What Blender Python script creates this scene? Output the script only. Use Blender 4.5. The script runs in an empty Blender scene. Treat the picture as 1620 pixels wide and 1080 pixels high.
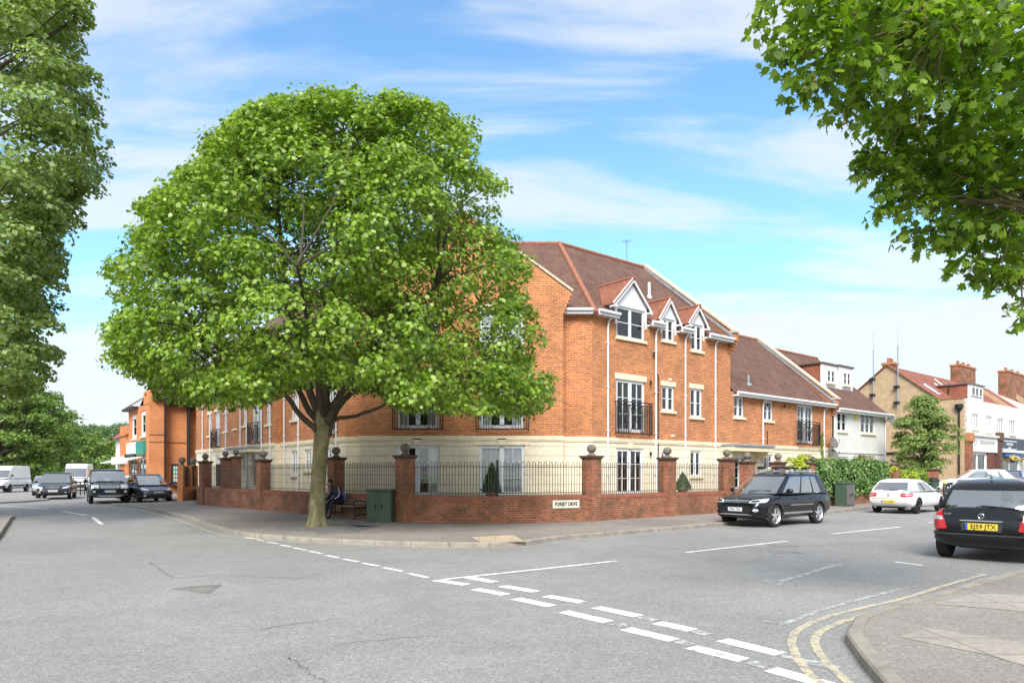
import bpy, bmesh, math, random
import numpy as np
from mathutils import Vector, Matrix
from mathutils.bvhtree import BVHTree
from math import radians as R, pi, sin, cos

scene = bpy.context.scene
COL = scene.collection
# ------------------------------------------------------------------ camera
cam_d = bpy.data.cameras.new('camera'); cam = bpy.data.objects.new('camera', cam_d); COL.objects.link(cam)
cam.location = (0, 0, 1.7); cam.rotation_euler = (R(90), 0, 0)
cam_d.sensor_width = 36; cam_d.lens = 24; cam_d.shift_y = 207/1620; cam_d.clip_end = 4000; cam_d.clip_start = 0.05
scene.camera = cam
# ------------------------------------------------------------------ exposure, sky and sun
scene.view_settings.view_transform = 'Standard'; scene.view_settings.look = 'None'
scene.view_settings.exposure = 2.22; scene.view_settings.gamma = 1
SUN_EL, SUN_AZ = 42, 188          # azimuth measured clockwise from +Y
world = bpy.data.worlds.new('World'); scene.world = world; world.use_nodes = True
def build_world():
    nt = world.node_tree; N = nt.nodes; L = nt.links; N.clear()
    out = N.new('ShaderNodeOutputWorld'); bg = N.new('ShaderNodeBackground'); bg.inputs[1].default_value = 0.10
    sky = N.new('ShaderNodeTexSky'); sky.sky_type = 'NISHITA'; sky.sun_disc = False
    sky.sun_elevation = R(SUN_EL); sky.sun_rotation = R(SUN_AZ); sky.air_density = 1.0; sky.dust_density = 0.6; sky.ozone_density = 2.2
    tc = N.new('ShaderNodeTexCoord'); sep = N.new('ShaderNodeSeparateXYZ'); L.new(tc.outputs['Generated'], sep.inputs[0])
    def math_(op, a, b=None, c=None):
        m = N.new('ShaderNodeMath'); m.operation = op
        for i, v in enumerate((a, b, c)):
            if v is None: continue
            if isinstance(v, (int, float)): m.inputs[i].default_value = v
            else: L.new(v, m.inputs[i])
        return m.outputs[0]
    zc = math_('MAXIMUM', sep.outputs[2], 0.0); zz = math_('ADD', zc, 0.13)
    px = math_('DIVIDE', sep.outputs[0], zz); py = math_('DIVIDE', sep.outputs[1], zz)
    cmb = N.new('ShaderNodeCombineXYZ'); L.new(px, cmb.inputs[0]); L.new(py, cmb.inputs[1])
    mp = N.new('ShaderNodeMapping'); mp.inputs['Rotation'].default_value = (0, 0, R(28)); mp.inputs['Scale'].default_value = (0.75, 2.3, 1); mp.inputs['Location'].default_value = SKYLOC
    L.new(cmb.outputs[0], mp.inputs[0])
    n1 = N.new('ShaderNodeTexNoise'); n1.inputs['Scale'].default_value = 1.05; n1.inputs['Detail'].default_value = 9; n1.inputs['Roughness'].default_value = 0.58; n1.inputs['Distortion'].default_value = 0.5
    L.new(mp.outputs[0], n1.inputs[0])
    r1 = N.new('ShaderNodeMapRange'); r1.inputs[1].default_value = 0.41; r1.inputs[2].default_value = 0.60; L.new(math_('ADD', n1.outputs[0], math_('MULTIPLY', math_('MAXIMUM', math_('MULTIPLY', sep.outputs[1], -1.0), 0.0), 0.60)), r1.inputs[0]) if False else L.new(math_('ADD', math_('ADD', n1.outputs[0], -0.0), math_('ADD', math_('MULTIPLY', math_('MAXIMUM', math_('MULTIPLY', sep.outputs[1], -1.0), 0.0), 0.6), math_('MULTIPLY', math_('MAXIMUM', math_('SUBTRACT', sep.outputs[2], 0.60), 0.0), 1.6))), r1.inputs[0]); r1.interpolation_type = 'SMOOTHSTEP'  # extra cloud cover added behind the camera and overhead, unseen, to whiten the light
    # a low bank of cumulus near the horizon
    mp2 = N.new('ShaderNodeMapping'); mp2.inputs['Scale'].default_value = (2.6, 2.6, 7.5); mp2.inputs['Location'].default_value = (0.7, 0.2, 0); L.new(tc.outputs['Generated'], mp2.inputs[0])
    n2 = N.new('ShaderNodeTexNoise'); n2.inputs['Scale'].default_value = 1.3; n2.inputs['Detail'].default_value = 7; n2.inputs['Roughness'].default_value = 0.5; L.new(mp2.outputs[0], n2.inputs[0])
    e = math_('SUBTRACT', math_('MULTIPLY', math_('SUBTRACT', n2.outputs[0], 0.5), 0.22), sep.outputs[2])
    e = math_('ADD', e, math_('ADD', 0.215, math_('MULTIPLY', sep.outputs[0], 0.06)))
    r2 = N.new('ShaderNodeMapRange'); r2.inputs[1].default_value = 0.0; r2.inputs[2].default_value = 0.035; L.new(e, r2.inputs[0]); r2.interpolation_type = 'SMOOTHSTEP'
    # deepen the clear blue
    hsv = N.new('ShaderNodeMixRGB'); hsv.blend_type = 'MULTIPLY'; hsv.inputs[0].default_value = 1; hsv.inputs[2].default_value = SKYTINT; L.new(sky.outputs[0], hsv.inputs[1])
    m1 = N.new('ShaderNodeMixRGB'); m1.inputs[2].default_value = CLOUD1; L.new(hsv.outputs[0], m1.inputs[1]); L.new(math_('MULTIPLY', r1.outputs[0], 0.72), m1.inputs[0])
    m2 = N.new('ShaderNodeMixRGB'); m2.inputs[2].default_value = CLOUD2; L.new(m1.outputs[0], m2.inputs[1]); L.new(math_('MULTIPLY', r2.outputs[0], 0.85), m2.inputs[0])
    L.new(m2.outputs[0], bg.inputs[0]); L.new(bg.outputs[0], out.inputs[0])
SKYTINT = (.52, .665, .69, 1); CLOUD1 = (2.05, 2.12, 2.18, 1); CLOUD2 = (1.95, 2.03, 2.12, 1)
SKYLOC = (2.1, 0.6, 0)
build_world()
sun_d = bpy.data.lights.new('sun', 'SUN'); sun_d.energy = 1.35; sun_d.angle = R(30); sun_d.color = (1, .965, .9)
sun = bpy.data.objects.new('sun', sun_d); COL.objects.link(sun); sun.location = (0, 0, 60)
az, el = R(SUN_AZ), R(SUN_EL)
to_sun = Vector((sin(az)*cos(el), cos(az)*cos(el), sin(el)))
sun.rotation_euler = to_sun.to_track_quat('Z', 'Y').to_euler()

# ------------------------------------------------------------------ measuring helpers
F, CX, HY, EYE = 1080., 810., 747., 1.7
def ray(px): return (px-CX)/F
def gp(px, py, z=0.):
    Y = (EYE-z)*F/(py-HY); return Vector((ray(px)*Y, Y, z))
def zat(py, Y): return EYE+(HY-py)*Y/F
def V(*a): return Vector(a)

# ------------------------------------------------------------------ materials
def nodes_of(name):
    m = bpy.data.materials.new(name); m.use_nodes = True; nt = m.node_tree
    return m, nt.nodes, nt.links, nt.nodes['Principled BSDF']
def ramp(N, L, src, stops):
    r = N.new('ShaderNodeValToRGB'); L.new(src, r.inputs[0])
    while len(r.color_ramp.elements) < len(stops): r.color_ramp.elements.new(.5)
    for e, (p, c) in zip(r.color_ramp.elements, stops):
        e.position = p; e.color = (*c, 1) if len(c) == 3 else c
    return r.outputs[0]
def noise(N, L, vec, scale, detail=4, rough=.5, dist=0):
    n = N.new('ShaderNodeTexNoise'); n.inputs['Scale'].default_value = scale; n.inputs['Detail'].default_value = detail
    n.inputs['Roughness'].default_value = rough; n.inputs['Distortion'].default_value = dist
    if vec is not None: L.new(vec, n.inputs[0])
    return n.outputs[0]
def mix(N, L, f, a, b, mode='MIX'):
    m = N.new('ShaderNodeMixRGB'); m.blend_type = mode
    for i, v in enumerate((f, a, b)):
        if isinstance(v, (int, float)): m.inputs[i].default_value = v
        elif isinstance(v, tuple): m.inputs[i].default_value = (*v, 1) if len(v) == 3 else v
        else: L.new(v, m.inputs[i])
    return m.outputs[0]
def bump(N, L, b, h, strength=.3, dist=.01):
    n = N.new('ShaderNodeBump'); n.inputs['Strength'].default_value = strength; n.inputs['Distance'].default_value = dist
    L.new(h, n.inputs['Height']); L.new(n.outputs[0], b.inputs['Normal'])
def plain(name, col, rough=.6, metal=0., var=.12, scale=3., bmp=0., coat=0., spec=.5):
    m, N, L, b = nodes_of(name)
    tc = N.new('ShaderNodeTexCoord')
    n = noise(N, L, tc.outputs['Object'], scale, 5, .6)
    c = ramp(N, L, n, [(.3, tuple(max(0, x*(1-var)) for x in col)), (.7, tuple(min(1, x*(1+var)) for x in col))])
    L.new(c, b.inputs['Base Color']); b.inputs['Roughness'].default_value = rough; b.inputs['Metallic'].default_value = metal
    b.inputs['Coat Weight'].default_value = coat; b.inputs['Coat Roughness'].default_value = .04; b.inputs['Specular IOR Level'].default_value = spec
    if bmp: bump(N, L, b, noise(N, L, tc.outputs['Object'], scale*12, 4), bmp, .01)
    return m
def brick(name, c1, c2, mortar, bw=.225, bh=.075, ms=.011, stain=None, stain_amt=.5, dark=.55, rough=.85, offset=.5):
    m, N, L, b = nodes_of(name)
    tc = N.new('ShaderNodeTexCoord')
    t = N.new('ShaderNodeTexBrick'); L.new(tc.outputs['UV'], t.inputs[0])
    t.inputs['Color1'].default_value = (*c1, 1); t.inputs['Color2'].default_value = (*c2, 1); t.inputs['Mortar'].default_value = (*mortar, 1)
    t.inputs['Scale'].default_value = 1; t.inputs['Brick Width'].default_value = bw; t.inputs['Row Height'].default_value = bh
    t.inputs['Mortar Size'].default_value = ms; t.inputs['Mortar Smooth'].default_value = .2; t.inputs['Bias'].default_value = -.1; t.offset = offset
    n = noise(N, L, tc.outputs['UV'], .9, 6, .65)
    sh = ramp(N, L, n, [(.32, (dark,)*3), (.62, (1.08,)*3)])
    c = mix(N, L, 1, t.outputs[0], sh, 'MULTIPLY')
    n3 = noise(N, L, tc.outputs['UV'], 14, 3, .6)
    c = mix(N, L, 1, c, ramp(N, L, n3, [(.3, (.8,)*3), (.7, (1.15,)*3)]), 'MULTIPLY')
    if stain:
        n2 = noise(N, L, tc.outputs['UV'], 1.7, 7, .7, .3)
        c = mix(N, L, ramp(N, L, n2, [(.46, (0,)*3), (.62, (stain_amt,)*3)]), c, stain)
    L.new(c, b.inputs['Base Color']); b.inputs['Roughness'].default_value = rough
    inv = N.new('ShaderNodeMath'); inv.operation = 'SUBTRACT'; inv.inputs[0].default_value = 1; L.new(t.outputs['Fac'], inv.inputs[1])
    bump(N, L, b, inv.outputs[0], .5, .008)
    return m
def glassmat(name, tint=(.75, .82, .84), refl=.12):
    m, N, L, b = nodes_of(name); N.remove(b); out = N['Material Output']
    tr = N.new('ShaderNodeBsdfTransparent'); tr.inputs[0].default_value = (*tint, 1)
    gl = N.new('ShaderNodeBsdfGlossy'); gl.inputs['Roughness'].default_value = .02; gl.inputs[0].default_value = (1, 1, 1, 1)
    fr = N.new('ShaderNodeFresnel'); fr.inputs[0].default_value = 1.5
    ad = N.new('ShaderNodeMath'); ad.operation = 'MULTIPLY_ADD'; ad.inputs[1].default_value = 1; ad.inputs[2].default_value = refl; ad.use_clamp = True; L.new(fr.outputs[0], ad.inputs[0])
    mx = N.new('ShaderNodeMixShader'); L.new(ad.outputs[0], mx.inputs[0]); L.new(tr.outputs[0], mx.inputs[1]); L.new(gl.outputs[0], mx.inputs[2]); L.new(mx.outputs[0], out.inputs[0])
    return m
def leafmat(name, dark, light, pale, trans=.35, rough=.45):
    m, N, L, b = nodes_of(name); out = N['Material Output']
    at = N.new('ShaderNodeAttribute'); at.attribute_name = 'rnd'
    c = ramp(N, L, at.outputs['Fac'], [(0, dark), (.5, light), (.85, light), (1, pale)])
    geo = N.new('ShaderNodeNewGeometry')
    c2 = mix(N, L, geo.outputs['Backfacing'], c, mix(N, L, .25, c, pale))
    L.new(c2, b.inputs['Base Color']); b.inputs['Roughness'].default_value = rough; b.inputs['Specular IOR Level'].default_value = .45
    t = N.new('ShaderNodeBsdfTranslucent'); L.new(mix(N, L, 1, c, (1.25, 1.35, .45), 'MULTIPLY'), t.inputs[0])
    mx = N.new('ShaderNodeMixShader'); mx.inputs[0].default_value = trans; L.new(b.outputs[0], mx.inputs[1]); L.new(t.outputs[0], mx.inputs[2]); L.new(mx.outputs[0], out.inputs[0])
    return m
def asphalt(name, base, spec_=.35, patch=.12, fine=55):
    m, N, L, b = nodes_of(name); tc = N.new('ShaderNodeTexCoord'); o = tc.outputs['Object']
    n1 = noise(N, L, o, .35, 7, .6, .6); n2 = noise(N, L, o, fine, 3, .75); n3 = noise(N, L, o, 2.2, 6, .7, .4)
    v = N.new('ShaderNodeTexVoronoi'); v.inputs['Scale'].default_value = 95; L.new(o, v.inputs[0])
    c = mix(N, L, 1, base, ramp(N, L, n1, [(.35, (1-patch,)*3), (.68, (1+patch,)*3)]), 'MULTIPLY')
    c = mix(N, L, 1, c, ramp(N, L, n3, [(.3, (1-patch*.8,)*3), (.7, (1+patch*.6,)*3)]), 'MULTIPLY')
    c = mix(N, L, 1, c, ramp(N, L, n2, [(.3, (1-spec_,)*3), (.7, (1+spec_,)*3)]), 'MULTIPLY')
    v2 = N.new('ShaderNodeTexVoronoi'); v2.inputs['Scale'].default_value = 75; L.new(o, v2.inputs[0])
    sp = N.new('ShaderNodeSeparateColor'); L.new(v2.outputs['Color'], sp.inputs[0])
    c = mix(N, L, 1, c, ramp(N, L, sp.outputs[0], [(0, (.70,)*3), (.5, (1.,)*3), (.93, (1.1,)*3), (1, (1.5,)*3)]), 'MULTIPLY')
    v3 = N.new('ShaderNodeTexVoronoi'); v3.inputs['Scale'].default_value = 34; L.new(o, v3.inputs[0])
    sp3 = N.new('ShaderNodeSeparateColor'); L.new(v3.outputs['Color'], sp3.inputs[0])
    c = mix(N, L, 1, c, ramp(N, L, sp3.outputs[0], [(0, (.88,)*3), (1, (1.12,)*3)]), 'MULTIPLY')
    c = mix(N, L, ramp(N, L, v.outputs['Distance'], [(.0, (.5,)*3), (.16, (0,)*3)]), c, (.42, .41, .39))
    L.new(c, b.inputs['Base Color']); b.inputs['Roughness'].default_value = .88
    bump(N, L, b, n2, .35, .008)
    return m
M = {}
M['brick'] = brick('orange_brick', (.58, .170, .040), (.31, .078, .024), (.50, .34, .20), ms=.011, dark=.76)
M['brick_far'] = brick('bright_orange_brick', (.62, .19, .05), (.50, .13, .035), (.55, .36, .2), ms=.008, dark=.85)
M['brick_wall'] = brick('old_red_brick', (.42, .108, .045), (.22, .058, .032), (.33, .23, .16), stain=(.07, .065, .02), stain_amt=.6, dark=.55)
M['soldier'] = brick('brick_on_edge', (.38, .10, .05), (.27, .07, .038), (.28, .18, .13), bw=.08, bh=.4, ms=.01, offset=0, dark=.7)
M['tile'] = brick('brown_roof_tile', (.180, .082, .055), (.112, .053, .040), (.06, .032, .024), bw=.165, bh=.11, ms=.012, dark=.70, stain=(.20, .125, .085), stain_amt=.3)
M['tile_red'] = brick('red_roof_tile', (.34, .115, .065), (.24, .08, .05), (.12, .05, .04), bw=.25, bh=.2, ms=.014, dark=.7)
M['tile_warm'] = brick('orange_roof_tile', (.35, .125, .07), (.24, .085, .05), (.12, .05, .03), bw=.165, bh=.11, ms=.01, dark=.8)
M['ridge'] = plain('terracotta_ridge', (.29, .115, .068), .8, var=.25, scale=6)
M['stone'] = brick('cream_stone', (.80, .71, .55), (.77, .68, .52), (.48, .38, .26), bw=40, bh=.40, ms=.016, dark=.86, stain=(.60, .50, .37), stain_amt=.22)
M['stone_trim'] = plain('stone_trim', (.74, .64, .46), .8, var=.1)
M['stone_grey'] = plain('weathered_stone', (.16, .135, .11), .9, var=.35, scale=9, bmp=.4)
M['coping'] = plain('pale_coping', (.52, .46, .36), .85, var=.2, scale=5)
M['lead'] = plain('lead_flashing', (.26, .28, .31), .6, var=.2)
M['cap'] = plain('dark_cap_brick', (.10, .055, .04), .9, var=.35, scale=8)
M['white'] = plain('white_upvc', (.70, .71, .73), .35, var=.02)
M['white_paint'] = plain('white_render', (.62, .61, .585), .85, var=.07, scale=1.2)
M['pebble'] = plain('tan_pebbledash', (.44, .315, .195), .95, var=.16, scale=3, bmp=.6)
M['black'] = plain('black_iron', (.012, .012, .014), .45, var=.1)
M['rail'] = plain('brown_railing', (.09, .068, .052), .6, var=.2)
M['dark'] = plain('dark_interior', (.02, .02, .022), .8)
M['plastic'] = plain('black_plastic', (.018, .018, .02), .5)
M['curtain'] = plain('net_curtain', (.93, .94, .95), .9, var=.08)
M['curtain_dim'] = plain('grey_curtain', (.62, .66, .70), .9, var=.2)
M['glass'] = glassmat('window_glass', (.985, .99, .995), .045)
M['carglass'] = glassmat('car_glass', (.45, .52, .5), .38)
M['road'] = asphalt('road_asphalt', (.255, .248, .240), .35, .10, 120)
M['pave'] = asphalt('pavement_asphalt', (.25, .215, .19), .25, .16)
M['pave_near'] = asphalt('near_pavement_asphalt', (.25, .225, .20), .2, .12, 90)
M['patch'] = asphalt('dark_patch_asphalt', (.185, .175, .17), .3, .2)
M['kerb'] = plain('concrete_kerb', (.27, .24, .20), .9, var=.25, scale=4, bmp=.3)
M['slab'] = brick('paving_slab', (.34, .30, .255), (.30, .265, .225), (.20, .17, .14), bw=.6, bh=.6, ms=.012, offset=0, dark=.88)
M['tactile'] = brick('tactile_slab', (.50, .38, .26), (.44, .33, .22), (.30, .22, .16), bw=.4, bh=.4, ms=.01, offset=0, dark=.9)
def paintmat(name, col, wear):
    m, N, L, b = nodes_of(name); tc = N.new('ShaderNodeTexCoord')
    n = noise(N, L, tc.outputs['Object'], 9, 8, .75)
    c = mix(N, L, ramp(N, L, n, [(.5-wear, (0,)*3), (.56-wear*.3, (1,)*3)]), (.24, .235, .23), col)
    L.new(c, b.inputs['Base Color']); b.inputs['Roughness'].default_value = .75
    return m
M['mark'] = paintmat('white_road_paint', (.78, .78, .755), .15)
M['mark_old'] = paintmat('worn_white_paint', (.46, .46, .45), .02)
M['yellow'] = paintmat('worn_yellow_paint', (.50, .43, .29), .08)
M['cover'] = plain('manhole_metal', (.23, .21, .20), .6, .2, var=.3)
M['grass'] = plain('park_grass', (.16, .23, .05), .95, var=.3, scale=.4)
M['earth'] = plain('garden_soil', (.2, .17, .11), .95, var=.4, scale=3)
M['green'] = plain('green_cabinet_paint', (.058, .095, .062), .45, var=.12)
M['grey_panel'] = plain('grey_weathered_panel', (.13, .12, .12), .6, var=.25)
M['wood'] = plain('weathered_bench_wood', (.22, .155, .10), .8, var=.35, scale=12)
M['bark'] = None
def barkmat():
    m, N, L, b = nodes_of('plane_bark'); tc = N.new('ShaderNodeTexCoord'); o = tc.outputs['Object']
    mp = N.new('ShaderNodeMapping'); mp.inputs['Scale'].default_value = (1, 1, .45); L.new(o, mp.inputs[0])
    n = noise(N, L, mp.outputs[0], 5.5, 6, .7, .8)
    c = ramp(N, L, n, [(.30, (.09, .07, .035)), (.45, (.17, .15, .065)), (.58, (.23, .20, .11)), (.68, (.40, .32, .21))])
    n2 = noise(N, L, mp.outputs[0], 30, 4, .7)
    c = mix(N, L, 1, c, ramp(N, L, n2, [(.3, (.7,)*3), (.7, (1.2,)*3)]), 'MULTIPLY')
    L.new(c, b.inputs['Base Color']); b.inputs['Roughness'].default_value = .9; bump(N, L, b, n, .8, .03)
    return m
M['bark'] = barkmat()
M['bark_dark'] = plain('dark_bark', (.06, .048, .032), .9, var=.4, scale=6, bmp=.5)
M['leaf_plane'] = leafmat('plane_leaf', (.045, .10, .010), (.225, .350, .028), (.46, .56, .20))
M['leaf_near'] = leafmat('near_plane_leaf', (.045, .10, .010), (.20, .32, .024), (.36, .48, .12), .55)
M['leaf_poplar'] = leafmat('poplar_leaf', (.09, .15, .035), (.25, .34, .095), (.45, .53, .28), .4)
M['leaf_far'] = leafmat('far_leaf', (.065, .12, .025), (.18, .28, .05), (.22, .32, .08), .3)
M['leaf_wood'] = leafmat('wood_leaf', (.05, .10, .045), (.10, .17, .07), (.14, .22, .09), .25)
M['leaf_hedge'] = leafmat('hedge_leaf', (.05, .115, .028), (.14, .25, .06), (.36, .44, .22), .2, .35)
M['leaf_yellow'] = leafmat('yellow_shrub_leaf', (.30, .36, .03), (.50, .55, .05), (.6, .62, .2), .35)
M['leaf_topiary'] = leafmat('topiary_leaf', (.015, .05, .015), (.04, .10, .025), (.06, .13, .04), .1)
M['flower'] = leafmat('hanging_flower', (.5, .38, .04), (.65, .5, .08), (.7, .6, .4), .2)

# ------------------------------------------------------------------ object helpers
WORG = {}
def tag(o, label=None, cat=None, group=None, kind=None):
    if label: o['label'] = label
    if cat: o['category'] = cat
    if group: o['group'] = group
    if kind: o['kind'] = kind
    return o
def thing(name, label, cat, loc=(0, 0, 0), rz=0., group=None):
    o = bpy.data.objects.new(name, None); COL.objects.link(o); o.empty_display_size = .2
    o.location = loc; o.rotation_euler = (0, 0, rz); tag(o, label, cat, group); WORG[o.name] = Vector(loc); return o
def copy_tree(o, parent=None):
    c = o.copy(); COL.objects.link(c)
    if parent is not None:
        c.parent = parent; c.matrix_parent_inverse = o.matrix_parent_inverse
    for ch in KIDS.get(o.name, []): copy_tree(ch, c)
    KIDS.setdefault(c.name, [x for x in []])
    return c
KIDS = {}
def link_mesh(name, me, parent=None, local=False, origin=None):
    """me holds world coordinates unless local; shift it to its parent's origin"""
    ob = bpy.data.objects.new(name, me); COL.objects.link(ob)
    if parent is not None:
        org = WORG.get(parent.name, Vector()) if not local else Vector()
        ob.parent = parent; KIDS.setdefault(parent.name, []).append(ob)
        WORG[ob.name] = WORG.get(parent.name, Vector())
    else:
        org = Vector(origin) if origin is not None else Vector(); ob.location = org; WORG[ob.name] = org
    if org.length > 0: me.transform(Matrix.Translation(-org))
    return ob
def auto_uv(me, tex=None):
    uv = me.uv_layers.new(name='UVMap')
    nl = len(me.loops); co = np.empty(len(me.vertices)*3, 'f'); me.vertices.foreach_get('co', co); co = co.reshape(-1, 3)
    lv = np.empty(nl, 'i'); me.loops.foreach_get('vertex_index', lv)
    npoly = len(me.polygons); nor = np.empty(npoly*3, 'f'); me.polygons.foreach_get('normal', nor); nor = nor.reshape(-1, 3)
    tot = np.empty(npoly, 'i'); me.polygons.foreach_get('loop_total', tot); pn = np.repeat(nor, tot, axis=0)
    t = np.stack([-pn[:, 1], pn[:, 0], np.zeros(nl)], 1); ln = np.linalg.norm(t, axis=1, keepdims=True)
    flat = ln[:, 0] < .15; t = np.where(ln > 1e-6, t/np.maximum(ln, 1e-6), 0); t[flat] = (1, 0, 0)
    b = np.cross(pn, t); p = co[lv]
    out = np.stack([(p*t).sum(1), (p*b).sum(1)], 1).astype('f'); uv.data.foreach_set('uv', out.ravel())
class MB:
    def __init__(s): s.v = []; s.f = []; s.m = []
    def outward(s, f0):
        """turn the faces added since f0 outward if their closed body is inside out"""
        o = s.v[s.f[f0][0]]; vol = 0
        for f in s.f[f0:]:
            a = s.v[f[0]]-o
            for i in range(1, len(f)-1): vol += a.dot((s.v[f[i]]-o).cross(s.v[f[i+1]]-o))
        if vol < 0:
            for f in s.f[f0:]: f.reverse()
    def face(s, pts, mi=0):
        b = len(s.v); s.v += [Vector(p) for p in pts]; s.f.append(list(range(b, b+len(pts)))); s.m.append(mi)
    def hexa(s, a, mi=0):          # 8 points: bottom 4, top 4 (ccw)
        b = len(s.v); s.v += [Vector(p) for p in a]; f0 = len(s.f)
        for q in ((3, 2, 1, 0), (4, 5, 6, 7), (0, 1, 5, 4), (1, 2, 6, 5), (2, 3, 7, 6), (3, 0, 4, 7)):
            s.f.append([b+i for i in q]); s.m.append(mi)
        s.outward(f0)
    def box(s, lo, hi, mi=0):
        x0, y0, z0 = lo; x1, y1, z1 = hi
        s.hexa([(x0, y0, z0), (x1, y0, z0), (x1, y1, z0), (x0, y1, z0), (x0, y0, z1), (x1, y0, z1), (x1, y1, z1), (x0, y1, z1)], mi)
    def wbox(s, W, s0, s1, n0, n1, z0, z1, mi=0):
        p = lambda a, n, z: W.pt(a, z, n)
        s.hexa([p(s0, n1, z0), p(s1, n1, z0), p(s1, n0, z0), p(s0, n0, z0), p(s0, n1, z1), p(s1, n1, z1), p(s1, n0, z1), p(s0, n0, z1)], mi)
    def beam(s, a, b, w, h, up=(0, 0, 1), mi=0):
        a, b = Vector(a), Vector(b); d = (b-a).normalized(); u = Vector(up); r = d.cross(u)
        if r.length < 1e-4: r = d.cross(Vector((1, 0, 0)))
        r.normalize(); u = r.cross(d).normalized(); r *= w/2; u *= h/2
        s.hexa([a-r-u, a+r-u, b+r-u, b-r-u, a-r+u, a+r+u, b+r+u, b-r+u], mi)
    def tube(s, pts, rad, n=8, mi=0, caps=True):
        pts = [Vector(p) for p in pts]; k = len(pts)
        if not hasattr(rad, '__len__'): rad = [rad]*k
        b = len(s.v); prev = None
        for i, p in enumerate(pts):
            d = (pts[min(i+1, k-1)]-pts[max(i-1, 0)])
            d = d.normalized() if d.length > 1e-9 else Vector((0, 0, 1))
            if prev is None:
                r = d.cross(Vector((0, 0, 1)));
                if r.length < .05: r = d.cross(Vector((1, 0, 0)))
            else: r = prev - d*prev.dot(d)
            r.normalize(); prev = r; u = d.cross(r)
            for j in range(n):
                a = 2*pi*j/n; s.v.append(p+(r*cos(a)+u*sin(a))*rad[i])
        for i in range(k-1):
            for j in range(n):
                j2 = (j+1) % n; s.f.append([b+i*n+j, b+i*n+j2, b+(i+1)*n+j2, b+(i+1)*n+j]); s.m.append(mi)
        if caps:
            s.f.append([b+j for j in range(n)][::-1]); s.m.append(mi); s.f.append([b+(k-1)*n+j for j in range(n)]); s.m.append(mi)
    def lathe(s, c, prof, n=16, axis='z', mi=0):
        c = Vector(c); b = len(s.v); k = len(prof)
        for r, h in prof:
            for j in range(n):
                a = 2*pi*j/n
                q = Vector((r*cos(a), r*sin(a), h)) if axis == 'z' else Vector((r*cos(a), h, r*sin(a)))
                s.v.append(c+q)
        for i in range(k-1):
            for j in range(n):
                j2 = (j+1) % n; q = [b+i*n+j, b+i*n+j2, b+(i+1)*n+j2, b+(i+1)*n+j]
                s.f.append(q if axis == 'z' else q[::-1]); s.m.append(mi)
        e0 = [b+j for j in range(n)]; e1 = [b+(k-1)*n+j for j in range(n)]
        s.f.append(e0[::-1] if axis == 'z' else e0); s.m.append(mi); s.f.append(e1 if axis == 'z' else e1[::-1]); s.m.append(mi)
    def sphere(s, c, r, n=12, mi=0, sz=1.):
        s.lathe(c, [(max(.001, r*cos(a)), r*sin(a)*sz) for a in [(-pi/2+pi*i/(n//2+2)) for i in range(n//2+3)]], n, 'z', mi)
    def prism(s, poly, z0, z1, mi=0):
        n = len(poly); b = len(s.v); f0 = len(s.f)
        s.v += [Vector((p[0], p[1], z0)) for p in poly]+[Vector((p[0], p[1], z1)) for p in poly]
        s.f.append([b+i for i in range(n)][::-1]); s.m.append(mi); s.f.append([b+n+i for i in range(n)]); s.m.append(mi)
        for i in range(n):
            j = (i+1) % n; s.f.append([b+i, b+j, b+n+j, b+n+i]); s.m.append(mi)
        s.outward(f0)
    def slab(s, pts, off, mi=0):
        """polygon given in 3-D swept by the vector off"""
        pts = [Vector(p) for p in pts]; off = Vector(off); n = len(pts); b = len(s.v); f0 = len(s.f)
        s.v += pts+[p+off for p in pts]
        s.f.append([b+i for i in range(n)][::-1]); s.m.append(mi); s.f.append([b+n+i for i in range(n)]); s.m.append(mi)
        for i in range(n):
            j = (i+1) % n; s.f.append([b+i, b+j, b+n+j, b+n+i]); s.m.append(mi)
        s.outward(f0)
    def build(s, name, mat, parent=None, smooth=False, local=False, origin=None, recalc=False, angle=35, bevel=0):
        me = bpy.data.meshes.new(name); me.from_pydata([tuple(v) for v in s.v], [], s.f)
        mats = mat if isinstance(mat, (list, tuple)) else [mat]
        for m in mats: me.materials.append(M[m] if isinstance(m, str) else m)
        if len(mats) > 1: me.polygons.foreach_set('material_index', s.m)
        if recalc or bevel:
            bm = bmesh.new(); bm.from_mesh(me)
            if recalc: bmesh.ops.recalc_face_normals(bm, faces=bm.faces)
            if bevel:
                bmesh.ops.bevel(bm, geom=[e for e in bm.edges if len(e.link_faces) == 2 and e.calc_face_angle(0) > .5], offset=bevel, segments=2, affect='EDGES', profile=.5)
            bm.to_mesh(me); bm.free()
        me.update(); auto_uv(me)
        if smooth:
            me.shade_smooth(); me.set_sharp_from_angle(angle=R(angle))
        return link_mesh(name, me, parent, local, origin)
class Wall:
    """a vertical plane: P start, d along, n outward"""
    def __init__(s, P, d, n): s.P = Vector((P[0], P[1], 0)); s.d = Vector((d[0], d[1], 0)).normalized(); s.n = Vector((n[0], n[1], 0)).normalized()
    def pt(s, a, z, n=0): q = s.P+s.d*a+s.n*n; return Vector((q.x, q.y, z))
    def s_at(s, px):
        k = ray(px); return (k*s.P.y-s.P.x)/(s.d.x-k*s.d.y)
    def Y(s, a): return s.P.y+s.d.y*a
    def rect(s, x0, x1, y0, y1):
        a, b = s.s_at(x0), s.s_at(x1)
        if a > b: a, b = b, a
        Ym = s.Y((a+b)/2); return (a, b, zat(y1, Ym), zat(y0, Ym))
    def shift(s, n): q = s.P+s.n*n; return Wall(q, s.d, s.n)
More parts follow.
